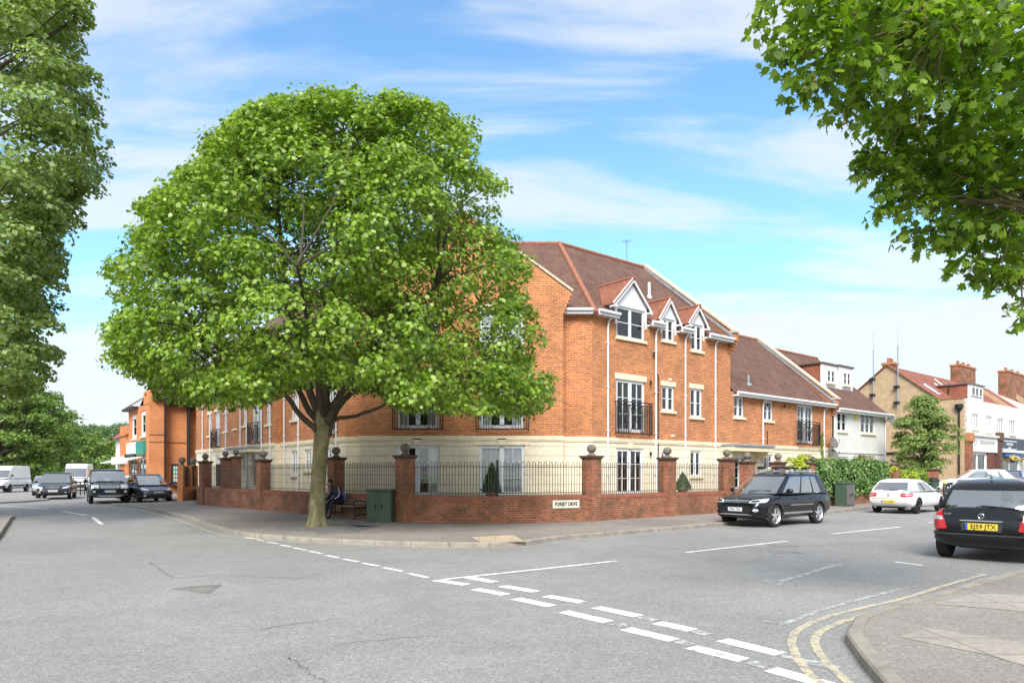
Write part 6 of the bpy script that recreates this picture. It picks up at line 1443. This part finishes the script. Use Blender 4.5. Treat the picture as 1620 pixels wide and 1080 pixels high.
        for k, (sc, dz) in enumerate(((.93, .35), (.8, .65), (.55, .88), (.25, .98), (.02, 1))):
            cur = [(cx+(q[0]-cx)*sc, q[1]*sc, Hh-roofz+roofz*dz) for q in top_r]
            for j in range(nP): j2 = (j+1) % nP; shell.face([prev[j], prev[j2], cur[j2], cur[j]])
            prev = cur
        s.cab = shell.build('cabin', [paint, 'plastic'], s.t, local=True)
        for mb, nm in [(ws, 'windscreen'), (rg, 'rear_window')]+[(m_, 'side_window') for m_ in sides_mb.values()]:
            if mb.f: 
                ob = mb.build(nm, glass, s.t, local=True)
                bm = bmesh.new(); bm.from_mesh(ob.data); bmesh.ops.remove_doubles(bm, verts=bm.verts, dist=1e-4); bm.to_mesh(ob.data); bm.free(); ob.data.shade_smooth()
        bm = bmesh.new(); bm.from_mesh(s.cab.data); bmesh.ops.remove_doubles(bm, verts=bm.verts, dist=1e-4); bmesh.ops.recalc_face_normals(bm, faces=bm.faces); bm.to_mesh(s.cab.data); bm.free(); s.cab.data.shade_smooth(); s.cab.data.set_sharp_from_angle(angle=R(50))
        allb = bmesh.new(); allb.from_mesh(s.body.data)
        for mb in [shell, ws, rg]+list(sides_mb.values()):
            if not mb.f: continue
            vv = [allb.verts.new(q) for q in mb.v]
            for f in mb.f:
                try: allb.faces.new([vv[i] for i in f])
                except ValueError: pass
        s.bvh = BVHTree.FromBMesh(allb); allb.free()
        # interior: deck, seats
        if glass == 'carglass':
            mb = MB(); mb.box((xr0+.15, -y0*.86, belt-.12), (xf0-.1, y0*.86, belt+.012)); mb.build('interior_deck', 'dark', s.t, local=True)
            for x in (xf0-.95, xf0-1.75):
                if x < xr0+.5: continue
                for yy in (.36, -.36):
                    m = MB(); m.box((x-.09, yy-.22, belt-.1), (x+.05, yy+.22, belt+.14)); m.box((x-.08, yy-.12, belt+.15), (x+.02, yy+.12, belt+.33)); m.build('seat', 'seat', s.t, local=True, bevel=.03)
        for x in (s.fx, s.rx):
            for sd in (1, -1): make_wheel(s.t, (x, sd*(hW-.125), r), sd, r, .215, rimmat, spokes, rimf)
    def patch(s, name, corners, d, mat, off=.006, nx=8, ny=8, round_=.35, parent=None, bvh=None, skirt=.02):
        """a thin piece laid on the bodywork: four corners a,b,c,d swept along d until they meet the body"""
        c = [Vector(q) for q in corners]; d = Vector(d).normalized(); bv = bvh or s.bvh; V_, ok = [], True
        for i in range(nx+1):
            for j in range(ny+1):
                a, b = -1+2*i/nx, -1+2*j/ny; ar, br_ = a*math.sqrt(1-b*b/2), b*math.sqrt(1-a*a/2); a, b = a*(1-round_)+ar*round_, b*(1-round_)+br_*round_
                u, v = (a+1)/2, (b+1)/2; p = (c[0]*(1-u)+c[1]*u)*(1-v)+(c[3]*(1-u)+c[2]*u)*v
                h = bv.ray_cast(p-d*1.2, d, 3)
                if h[0] is None: h = bv.find_nearest(p)
                nrm = h[1]; nrm = -nrm if nrm.dot(d) > 0 else nrm; V_.append(h[0]+nrm*off)
        mb = MB(); mb.v = list(V_); idx = lambda i, j: i*(ny+1)+j
        for i in range(nx):
            for j in range(ny): mb.f.append([idx(i, j), idx(i+1, j), idx(i+1, j+1), idx(i, j+1)]); mb.m.append(0)
        border = [idx(i, 0) for i in range(nx+1)]+[idx(nx, j) for j in range(1, ny+1)]+[idx(i, ny) for i in range(nx-1, -1, -1)]+[idx(0, j) for j in range(ny-1, 0, -1)]
        b0 = len(mb.v)
        for k in border: mb.v.append(mb.v[k]+d*skirt)
        m = len(border)
        for k in range(m): k2 = (k+1) % m; mb.f.append([border[k], b0+k, b0+k2, border[k2]]); mb.m.append(0)
        o = mb.build(name, mat, parent or s.t, local=True, recalc=True)
        # outward
        n = o.data.polygons[0].normal
        if n.dot(d) > 0: o.data.flip_normals()
        o.data.shade_smooth(); o.data.set_sharp_from_angle(angle=R(40)); return o
    def fpatch(s, name, y0, y1, z0, z1, mat, end=1, **k):
        x = end*(s.L/2+.5); return s.patch(name, [(x, y0, z0), (x, y1, z0), (x, y1, z1), (x, y0, z1)], (-end, 0, 0), mat, **k)
    def quadp(s, name, pts, mat, end=1, d=None, **k):
        x = end*(s.L/2); return s.patch(name, [(x, y, z) for y, z in pts], d or (-end, 0, 0), mat, **k)
    def spatch(s, name, x0, x1, z0, z1, mat, sd, **k):
        y = sd*(s.W/2+.3); return s.patch(name, [(x0, y, z0), (x1, y, z0), (x1, y, z1), (x0, y, z1)], (0, -sd, 0), mat, **k)
    def plate(s, txt, z, end=1, w=.52, h=.115, mat='plate_w', y=0, proud=.02):
        h_ = s.bvh.ray_cast(Vector((end*4, y, z)), Vector((-end, 0, 0)), 6); x = h_[0].x+end*proud; mb = MB(); mb.box((min(x, x-end*.03), y-w/2, z-h/2), (max(x, x-end*.03), y+w/2, z+h/2)); p = mb.build('number_plate', mat, s.t, local=True, bevel=.004)
        fr = Matrix(((0, 0, end, x+end*.001), (end, 0, 0, y+end*.03), (0, 1, 0, z), (0, 0, 0, 1)))
        me = text_mesh('lettering', txt, h*.92, 'black', p, fr, extrude=.0015, fit=w*.78, bold=.002); link_mesh('lettering', me, p, local=True)
        mb = MB(); a, b = y-end*w/2, y-end*(w/2-.045); mb.box((min(x, x+end*.0025), min(a, b)+.002, z-h/2+.002), (max(x, x+end*.0025), max(a, b)-.002, z+h/2-.002)); mb.build('blue_band', 'euro', p, local=True)
    def mirror(s, x, z=None, mat=None):
        z = z or s.belt+.08
        for sd in (1, -1):
            y = sd*(s.W/2-.02); mb = MB(); mb.beam((x+.02, y-sd*.06, z-.06), (x, y+sd*.08, z-.02), .05, .04); mb.sphere((0, 0, 0), .1, 14); k = len(mb.v)
            for i in range(8, k): q = mb.v[i]; mb.v[i] = Vector((x-.02+q.x*.75, y+sd*.13+q.y*1.15, z+.02+q.z*.78))
            m = mb.build('wing_mirror', mat or s.paint, s.t, local=True, smooth=True)
            g = MB(); g.box((x-.104, y+sd*.13-.075, z-.035), (x-.094, y+sd*.13+.075, z+.07)); g.build('mirror_glass', 'carglass', m, local=True)
    def details(s, doors=(.2,), handle=True, sill=None, arch_trim=None, gap='plastic', low_z=.42, hz=None):
        """door gaps, handles, window line, sills, arch trims"""
        for sd in (1, -1):
            for x in doors: s.spatch('door_gap', x-.006, x+.006, low_z, s.belt-.02, gap, sd, off=.002, nx=1, ny=10, round_=0, skirt=.008)
            if handle:
                for x in doors[1:] if len(doors) > 1 else doors: s.spatch('door_handle', x+.06, x+.24, (hz or s.belt-.17), (hz or s.belt-.17)+.03, s.paint, sd, off=.028, nx=5, ny=2, skirt=.03)
            if sill: s.spatch('sill_trim', s.rx+s.r*1.2, s.fx-s.r*1.2, sill[0], sill[1], sill[2], sd, off=.012, nx=12, ny=3, round_=.1)
            if arch_trim:
                for xc in (s.fx, s.rx):
                    mb = MB(); prev = None; r0, r1 = s.r*1.11, s.r*1.29
                    for k in range(25):
                        a = pi*(-.08+1.16*k/24); cur = []
                        for r_ in (r0, r1):
                            p = Vector((xc+r_*cos(a), sd*(s.W/2+.4), s.r+r_*sin(a))); h = s.bvh_body.ray_cast(p, Vector((0, -sd, 0)), 1)
                            yy = h[0].y if h[0] is not None and abs(h[0].y) > s.W*.4 else sd*(s.W/2-.02)
                            cur.append(Vector((p.x, yy+sd*.012, p.z)))
                        if prev: 
                            f = [prev[0], cur[0], cur[1], prev[1]]; mb.face(f if sd > 0 else f[::-1]); f2 = [prev[0]-Vector((0, sd*.05, 0)), cur[0]-Vector((0, sd*.05, 0)), cur[0], prev[0]]; mb.face(f2 if sd > 0 else f2[::-1])
                        prev = cur
                    mb.build('arch_trim', arch_trim, s.t, local=True)
    def emblem(s, z, end, kind, r=.06, y=0, mat='chrome'):
        h = s.bvh.ray_cast(Vector((end*4, y, z)), Vector((-end, 0, 0)), 6)[0]; x = h.x+end*.02; mb = MB(); P = lambda a, q=1: Vector((x, y+r*q*cos(a), z+r*q*sin(a)))
        mb.tube([P(2*pi*i/20) for i in range(21)], r*.12, 5, caps=False)
        if kind == 'star':
            for k in range(3): mb.beam((x, y, z), P(pi/2+2*pi*k/3), r*.16, r*.1)
        elif kind == 'vw':
            a = r*.8
            for p, q in (((-.42, .72), (0, .12)), ((.42, .72), (0, .12)), ((-.75, .1), (-.32, -.72)), ((-.32, -.72), (0, -.08)), ((0, -.08), (.32, -.72)), ((.32, -.72), (.75, .1))):
                mb.beam((x, y+p[0]*a, z+p[1]*a), (x, y+q[0]*a, z+q[1]*a), r*.13, r*.1)
        elif kind == 'quarter':
            mb.beam((x, y-r, z), (x, y+r, z), r*.1, r*.08); mb.beam((x, y, z-r), (x, y, z+r), r*.1, r*.08, up=(0, 1, 0))
        elif kind == 'oval':
            mb.tube([Vector((x, y+r*.5*cos(a), z+r*.9*sin(a))) for a in [2*pi*i/16 for i in range(17)]], r*.1, 4, caps=False)
        mb.build('emblem', mat, s.t, local=True)
    def wiper(s, end, pts):
        mb = MB(); Q = []
        for y, z in pts:
            h = s.bvh.ray_cast(Vector((end*4, y, z)), Vector((-end, 0, 0)), 7)[0]; Q.append(h+Vector((end*.025, 0, .01)))
        mb.tube(Q, .011, 5); mb.build('wiper', 'plastic', s.t, local=True)
U = lambda a: (cos(R(a)), sin(R(a)))
# --- black suv with roof bars, front three-quarter view, parked by the kerb on the right
hd = 38.0; h = Vector((-cos(R(hd)), -sin(R(hd)), 0)); nside = Vector((sin(R(hd)), -cos(R(hd)), 0))
fw = gp(1223, 833.5); ctr = fw-nside*(.905-.125)-h*(4.43/2-.87)
c = Car('parked_suv', 'glossy black suv with silver roof bars parked at the kerb by the brick wall', 'car', (ctr.x, ctr.y, 0), h, 4.43, 1.81, 1.73, 2.604, .87, .355,
    [(-2.215, .80), (-2.19, 1.0), (-2.12, 1.10), (.85, 1.06), (1.3, 1.06), (1.8, .985), (2.02, .90), (2.16, .78), (2.205, .62), (2.215, .55)], 1.02, ((-2.14, -1.78), (1.42, .55), .24, .12), 'p_black', sides=((.10, .41), (.435, .68), (.705, .83)), rimmat='alloy', low=.25, roofz=.12, vtop=.93, tumble=.80)
c.details(doors=(.95, .02, -.92), sill=(.40, .455, 'chrome'), arch_trim='trim'); c.mirror(.82)
c.fpatch('grille', -.50, .50, .745, .835, 'black'); 
for z in (.765, .808): c.fpatch('grille_bar', -.47, .47, z, z+.022, 'chrome', off=.014, ny=2)
for sd in (1, -1):
    hl = c.patch('headlight', [(2.3, sd*.52, .75), (1.9, sd*.90, .77), (1.72, sd*.93, .90), (2.15, sd*.55, .845)], (-1, -sd*.75, 0), 'lamp', off=.012); c.patch('lamp_core', [(2.3, sd*.58, .775), (2.1, sd*.74, .78), (2.0, sd*.78, .84), (2.2, sd*.6, .83)], (-1, -sd*.55, 0), 'black', off=.018, round_=1, parent=hl)
    c.fpatch('fog_light', sd*.62, sd*.74, .50, .59, 'lamp', round_=1)
    c.patch('tail_light', [(-2.1, sd*.9, .98), (-2.25, sd*.62, .98), (-2.25, sd*.62, 1.1), (-2.1, sd*.88, 1.1)], (1, -sd*.8, 0), 'lamp_red', off=.014)
    c.spatch('window_line', -1.55, .95, 1.035, 1.06, 'chrome', sd, off=.012, ny=2, nx=14, round_=0)
    c.spatch('side_moulding', -.85, .55, .66, .685, 'chrome', sd, off=.016, ny=2, nx=14, round_=0)
    m = MB(); m.tube([(.35, sd*.62, 1.66), (.22, sd*.64, 1.74), (-1.5, sd*.62, 1.74), (-1.62, sd*.6, 1.64)], .018, 8); m.build('roof_rail', 'chrome', c.t, local=True, smooth=True)
c.fpatch('lower_grille', -.55, .55, .42, .66, 'black'); c.patch('lower_grille_trim', [(2.4, -.60, .395), (2.4, .60, .395), (2.4, .60, .42), (2.4, -.60, .42)], (-1, 0, 0), 'chrome', off=.016, ny=2, nx=14); c.fpatch('bumper_lip', -.86, .86, .33, .37, 'trim', off=.02, nx=16, ny=2)
c.plate('EF65 FXC', .56, 1); c.emblem(.80, 1, 'vw', .075); c.wiper(1, [(.6, 1.12), (0, 1.11), (-.1, 1.10)])
for i, x in enumerate((.0, -1.10)):
    m = MB(); m.beam((x, -.68, 1.80), (x, .68, 1.80), .075, .03); 
    for sd in (1, -1): m.box((x-.06, sd*.62-.05, 1.70), (x+.06, sd*.62+.05, 1.80))
    rb = m.build('roof_bar', 'alloy', c.t, local=True, bevel=.01)
    m = MB(); 
    for yy in (-.45, .1, .5): m.box((x-.12, yy-.1, 1.82), (x+.14, yy+.1, 1.88+.03*(yy < 0)))
    m.build('carrier_clamp', 'black', rb, local=True, bevel=.02)
# --- white hatchback, rear three-quarter view
hd = 41; h = Vector((cos(R(hd)), sin(R(hd)), 0)); ns = Vector((sin(R(hd)), -cos(R(hd)), 0)); rw_ = gp(1449.5, 812.3); ctr = rw_-ns*(.8825-.125)+h*(4.32/2-.85)
ctr = ctr
c = Car('parked_hatchback', 'white hatchback with yellow rear number plate parked in front of the tall hedge', 'car', (ctr.x, ctr.y, 0), h, 4.32, 1.765, 1.45, 2.69, .78, .325,
    [(-2.16, .82), (-2.13, .93), (-2.05, .99), (-1.0, .97), (.9, .92), (1.1, .93), (1.8, .80), (2.05, .72), (2.15, .6), (2.16, .5)], .93, ((-2.11, -1.70), (1.15, .20), .2, .20), 'p_white', sides=((.10, .48), (.52, .70)), roofz=.13, vtop=.93, rimmat='alloy_dark', low=.22, spokes=5)
c.details(doors=(.85, -.55)); c.mirror(.70)
for sd in (1, -1):
    tl = c.patch('tail_light', [(-2.3, sd*.52, .70), (-2.15, sd*.92, .72), (-2.1, sd*.92, .86), (-2.3, sd*.50, .86)], (1, -sd*.35, 0), 'lamp_red', off=.012); c.patch('lamp_band', [(-2.3, sd*.56, .765), (-2.15, sd*.86, .77), (-2.15, sd*.86, .80), (-2.3, sd*.56, .795)], (1, -sd*.35, 0), 'lamp', off=.018, parent=tl)
    c.patch('headlight', [(2.3, sd*.5, .62), (1.9, sd*.85, .65), (1.8, sd*.86, .74), (2.1, sd*.55, .72)], (-1, -sd*.7, 0), 'lamp', off=.012)
c.plate('KX13 MVU', .50, -1, mat='plate_y'); c.emblem(.77, -1, 'quarter', .045, mat='trim'); c.fpatch('rear_diffuser', -.60, .60, .24, .31, 'plastic', -1, off=.01); c.fpatch('boot_gap', -.78, .78, .628, .636, 'trim', -1, off=.003, ny=1, nx=16, round_=0); c.wiper(-1, [(.0, .99), (-.35, 1.0)])
c.fpatch('bumper_gap', -.8, .8, .345, .352, 'trim', -1, off=.003, ny=1, nx=16, round_=0)
m = MB(); m.tube([(-2.14, .5, .27), (-2.19, .5, .27)], .035, 10); m.build('exhaust', 'chrome', c.t, local=True)
# --- black hatchback at the right edge, rear view
hd = 42; h = Vector((cos(R(hd)), sin(R(hd)), 0)); ns = Vector((sin(R(hd)), -cos(R(hd)), 0))
cr0 = gp(1498, 879.5); ctr = cr0+ns*(.88-.14)+h*(3.88/2-.62)
c = Car('parked_hatchback', 'black hatchback seen from behind with yellow number plate EJ59 JTX, at the right edge', 'car', (ctr.x, ctr.y, 0), h, 3.88, 1.764, 1.59, 2.568, .69, .31,
    [(-1.94, .80), (-1.92, .98), (-1.86, 1.04), (.9, .98), (1.0, .98), (1.6, .86), (1.85, .75), (1.93, .6), (1.94, .5)], 1.0, ((-1.84, -1.60), (1.2, .25), .22, .16), 'p_black', sides=((.10, .42), (.46, .74), (.78, .9)), low=.24, tumble=.86, roofz=.21, vtop=.93)
c.details(doors=(.8, .0, -.85)); c.mirror(.72)
for sd in (1, -1):
    tl = c.patch('tail_light', [(-2.1, sd*.60, .60), (-1.95, sd*.92, .62), (-1.9, sd*.84, 1.03), (-2.05, sd*.73, 1.00)], (1, -sd*.30, 0), 'lamp_red', off=.022, ny=12); c.patch('lamp_band', [(-2.1, sd*.68, .78), (-1.95, sd*.88, .79), (-1.95, sd*.86, .86), (-2.1, sd*.71, .85)], (1, -sd*.3, 0), 'lamp', off=.030, parent=tl)
    c.patch('headlight', [(2, sd*.5, .66), (1.7, sd*.85, .7), (1.6, sd*.86, .8), (1.9, sd*.55, .78)], (-1, -sd*.7, 0), 'lamp', off=.012)
c.fpatch('bumper', -.86, .86, .30, .52, 'p_black', -1, off=.045, nx=20, ny=8, round_=.15, skirt=.06); c.fpatch('bumper_edge', -.84, .84, .51, .535, 'trim', -1, off=.06, nx=20, ny=2, round_=0, skirt=.06)
c.fpatch('lower_valance', -.80, .80, .25, .30, 'trim', -1, off=.02, nx=14, ny=3)
c.fpatch('plate_recess', -.33, .33, .585, .765, 'trim', -1, off=.004, round_=.15); c.plate('EJ59 JTX', .672, -1, mat='plate_y', w=.52, h=.125, proud=.022)
c.fpatch('handle_strip', -.36, .36, .775, .797, 'chrome', -1, off=.026, ny=2); c.emblem(.875, -1, 'star', .048); c.wiper(-1, [(.1, 1.03), (0, 1.06), (-.3, 1.04), (-.56, 1.01)])
h3 = c.bvh.ray_cast(Vector((-4, .56, .90)), Vector((1, 0, 0)), 6)[0]; me = text_mesh('lettering', 'A160', .052, 'chrome', c.t, Matrix(((0, 0, -1, h3.x-.008), (-1, 0, 0, .56), (0, 1, 0, .90), (0, 0, 0, 1))), extrude=.002); link_mesh('lettering', me, c.t, local=True)
m = MB(); m.tube([(-1.25, 0, 1.58), (-1.32, 0, 1.80)], .006, 5); m.lathe((-1.24, 0, 1.575), [(.03, 0), (.015, .03), (.005, .04)], 8); m.build('roof_aerial', 'plastic', c.t, local=True)
# --- white cars behind on the right
def generic(name, label, loc, hv, paint, rear_l=True, L=4.2, W=1.75, H=1.46, plate=None, **k):
    hL = L/2
    c = Car(name, label, k.pop('cat', 'car'), loc, hv, L, W, H, L*.61, .82, .32, k.pop('top', [(-hL, .80), (-hL+.03, .93), (-hL+.12, .98), (-.6, .97), (hL-1.2, .94), (hL-1.0, .94), (hL-.35, .82), (hL-.1, .72), (hL-.01, .6), (hL, .5)]), k.pop('belt', .93), k.pop('cab', ((-hL+.15, -hL+.65), (hL-1.0, hL-1.85), .2, .15)), paint, **k)
    c.details(doors=(.75, -.25) if H < 2 else (.9,)); c.mirror(hL-1.35 if H < 2 else hL-1.1)
    return c
def lights(c, z0, z1, y0=.5, head='lamp'):
    L2 = c.L/2
    for sd in (1, -1):
        c.patch('headlight', [(L2+.1, sd*y0, z0), (L2-.25, sd*c.W*.47, z0+.02), (L2-.35, sd*c.W*.47, z1), (L2-.05, sd*(y0+.05), z1-.02)], (-1, -sd*.6, 0), head, off=.012)
        c.patch('tail_light', [(-L2-.1, sd*c.W*.36, z0+.05), (-L2, sd*c.W*.5, z0+.05), (-L2+.02, sd*c.W*.49, z0+.25), (-L2-.1, sd*c.W*.36, z0+.25)], (1, -sd*.4, 0), 'lamp_red', off=.012)
Yc = 42.5
c = generic('parked_hatchback', 'white hatchback parked broadside in the side street in front of the shops', (ray(1543)*Yc, Yc, .4), Vector((-.86, .5, 0)).normalized(), 'p_white', L=4.3, H=1.5, sides=((.12, .46), (.5, .82))); lights(c, .62, .76)
q = gp(1503, 803.5); hv = Vector((cos(R(40)), sin(R(40)), 0)); nn = Vector((sin(R(40)), -cos(R(40)), 0)); q = Vector((ray(1502)*31.8, 31.8, 0))+hv*2.1+nn*.7
c = generic('parked_car', 'white car with red tail lights parked between the white hatchback and the black hatchback', (q.x, q.y, 0), hv, 'p_white', sides=((.12, .46), (.5, .82))); lights(c, .68, .8)
Yc = 46; c = generic('parked_car', 'dark blue car parked beyond the white cars near the low brick wall', (ray(1602)*Yc, Yc, .4), Vector((.7, .7, 0)).normalized(), 'p_blue', sides=((.12, .46), (.5, .82))); lights(c, .68, .8)
# --- cars on the left street
def toward(px, Y, turn=0.):
    v = Vector((-ray(px), -1, 0)).normalized(); a = math.atan2(v.y, v.x)+R(turn); return Vector((cos(a), sin(a), 0))
def front(px, Yf, L, hv): p = Vector((ray(px)*Yf, Yf, 0)); return p-hv*(L/2)
hv = toward(174, 36.7, 3); p = front(174, 36.9, 4.8, hv)
c = Car('parked_four_by_four', 'large black boxy four by four facing the camera in the middle of the left street', 'car', (p.x, p.y, 0), hv, 4.8, 1.95, 1.89, 2.885, .85, .38,
    [(-2.4, 1.0), (-2.38, 1.15), (-2.3, 1.2), (1.0, 1.16), (1.2, 1.16), (2.1, 1.10), (2.3, 1.04), (2.38, .85), (2.4, .6)], 1.15, ((-2.38, -2.30), (1.15, .62), .12, .05), 'p_black', sides=((.06, .3), (.34, .62), (.66, .95)), low=.32, tumble=.92, bodyw=[(-2.4, .86), (-2.3, .95), (-1.9, .97), (1.7, .97), (2.2, .94), (2.37, .88), (2.4, .84)])
c.details(doors=(.8, -.1, -1.0), arch_trim='plastic'); c.mirror(.9, 1.22)
c.fpatch('grille', -.44, .44, .86, 1.03, 'chrome', off=.01, round_=.1)
for z in (.90, .95, 1.0): c.fpatch('grille_slot', -.41, .41, z-.012, z+.012, 'black', off=.018, ny=2, round_=0)
for sd in (1, -1): hl = c.fpatch('headlight', sd*.50, sd*.86, .84, 1.03, 'lamp', off=.014, round_=.15); c.fpatch('lamp_core', sd*.56, sd*.70, .87, 1.0, 'white', off=.02, round_=1, parent=hl); c.fpatch('fog_light', sd*.66, sd*.80, .62, .72, 'lamp', round_=1)
c.fpatch('lower_grille', -.70, .70, .48, .60, 'plastic'); c.plate('LK10 NDF', .68, 1); c.fpatch('skid_plate', -.6, .6, .40, .46, 'chrome', off=.02, ny=2); c.wiper(1, [(.7, 1.22), (0, 1.21), (-.6, 1.20)]); c.emblem(1.08, 1, 'oval', .04)
hv = toward(84, 43, -6); p = front(83, 42.6, 4.8, hv)
c = Car('moving_car', 'dark grey saloon like car with star badge facing the camera on the far left', 'car', (p.x, p.y, 0), hv, 4.8, 1.92, 1.72, 2.9, .85, .36,
    [(-2.4, .9), (-2.36, 1.05), (-2.2, 1.1), (.9, 1.02), (1.1, 1.02), (1.95, .92), (2.25, .82), (2.38, .68), (2.4, .55)], 1.0, ((-2.25, -1.7), (1.25, .2), .22, .15), 'p_char', sides=((.08, .4), (.43, .72), (.75, .9)), low=.27)
c.details(doors=(.85, -.1, -1.0)); c.mirror(.75)
c.quadp('grille', [(-.34, .66), (.34, .66), (.46, .82), (-.46, .82)], 'black', off=.01); c.quadp('grille_bar', [(-.40, .735), (.40, .735), (.40, .755), (-.40, .755)], 'chrome', off=.018, ny=2); c.quadp('grille_bar', [(-.46, .815), (.46, .815), (.46, .83), (-.46, .83)], 'chrome', off=.018, ny=2); c.emblem(.75, 1, 'star', .09)
for sd in (1, -1): c.patch('headlight', [(2.4, sd*.52, .68), (2.1, sd*.90, .74), (1.9, sd*.92, .86), (2.3, sd*.55, .78)], (-1, -sd*.6, 0), 'lamp', off=.012); c.fpatch('fog_light', sd*.62, sd*.74, .42, .50, 'lamp', round_=1)
c.fpatch('lower_grille', -.6, .6, .36, .46, 'plastic'); c.plate('EO08 UXK', .545, 1)
hv = toward(250, 38, 14); p = front(251, 38.3, 4.4, hv)
c = Car('parked_mpv', 'dark grey compact people carrier parked beside the kerb tip on the left', 'car', (p.x, p.y, 0), hv, 4.35, 1.78, 1.62, 2.7, .9, .33,
    [(-2.17, .85), (-2.13, 1.0), (-2.0, 1.05), (.7, 1.0), (.9, .99), (1.6, .88), (1.95, .78), (2.12, .66), (2.175, .5)], .97, ((-2.05, -1.65), (1.35, .15), .24, .15), 'p_grey', sides=((.08, .42), (.45, .72), (.75, .9)), low=.22)
c.details(doors=(.8, -.1, -.95)); c.mirror(.72)
c.quadp('grille', [(-.36, .66), (.36, .66), (.50, .73), (-.50, .73)], 'black', off=.01); c.quadp('grille_bar', [(-.52, .715), (.52, .715), (.56, .735), (-.56, .735)], 'chrome', off=.018, ny=2); c.emblem(.715, 1, 'oval', .06); c.fpatch('lower_grille', -.5, .5, .34, .50, 'plastic'); c.fpatch('bumper_lip', -.72, .72, .27, .30, 'chrome', off=.015, ny=2, nx=14); c.plate('EK60 LBP', .575, 1)
for sd in (1, -1): c.patch('headlight', [(2.2, sd*.52, .66), (1.8, sd*.84, .74), (1.6, sd*.86, .86), (2.05, sd*.56, .76)], (-1, -sd*.7, 0), 'lamp', off=.012); c.fpatch('fog_light', sd*.6, sd*.72, .36, .44, 'lamp', round_=1)
hv = toward(218, 43, 6); p = front(215, 42.6, 4.2, hv)
c = generic('parked_car', 'small white car parked behind the grey people carrier', (p.x, p.y, 0), hv, 'p_white', L=3.9, H=1.5, W=1.7, sides=((.12, .46), (.5, .82))); lights(c, .62, .76); c.plate('YG59 KXN', .5, 1)
hv = toward(64, 52, 0); p = front(73, 50, 4.2, hv)
c = generic('moving_car', 'silver car half hidden behind the dark car with star badge', (p.x, p.y, 0), hv, 'p_silver', sides=((.12, .46), (.5, .82))); lights(c, .62, .76); c.plate('LD07 OWZ', .5, 1)
# vans
M['p_van'] = carpaint('white_van_paint', (.80, .80, .80), 0, .4)
def van(label, px, Y, turn, H, L, W, paint='p_van', low_panel=True, group='white vans on the left street'):
    hv = toward(px, Y, turn); p = front(px, Y, L, hv); hL = L/2
    c = Car('white_van', label, 'van', (p.x, p.y, 0), hv, L, W, H, L*.62, .95, .34, [(-hL, 1.1), (-hL+.05, 1.25), (-hL+.1, 1.28), (hL-1.2, 1.26), (hL-1.0, 1.22), (hL-.5, 1.05), (hL-.12, .92), (hL-.02, .75), (hL, .6)], 1.2, ((-hL+.02, -hL+.10), (hL-.62, hL-1.45), .16, .03), paint, sides=((.09, .26),), low=.3, tumble=.95, rear_glass=False, vtop=.70, roofz=.08, spokes=7, rimmat='alloy_dark', bodyw=[(-hL, W*.45), (-hL+.1, W*.485), (hL-1, W*.485), (hL-.4, W*.46), (hL-.05, W*.40), (hL, W*.36)])
    c.details(doors=(hL-1.0, hL-2.2), hz=1.0); c.mirror(hL-.95, 1.42, 'plastic'); c.fpatch('grille', -.5, .5, .70, .82, 'plastic', round_=.1); c.fpatch('bumper', -W*.44, W*.44, .34, .64, 'trim', off=.03, nx=16)
    for sd in (1, -1): c.patch('headlight', [(hL+.1, sd*.55, .70), (hL-.3, sd*W*.46, .75), (hL-.45, sd*W*.47, 1.0), (hL-.1, sd*.6, .9)], (-1, -sd*.6, 0), 'lamp', off=.012); c.spatch('side_moulding', -hL+.2, hL-1.1, .52, .64, 'trim', sd, off=.015, nx=14, ny=2, round_=0)
    c.plate('WX12 YRK', .5, 1); return c
van('white panel van with grey bumper at the left edge seen from its front corner', -12, 57, -24, 2.3, 5.0, 1.9)
van('tall white van facing the camera behind the dark car on the left', 117, 62, -8, 2.55, 5.6, 2.0)
van('white van partly hidden just behind the large black four by four', 166, 62, -4, 2.0, 4.6, 1.85)
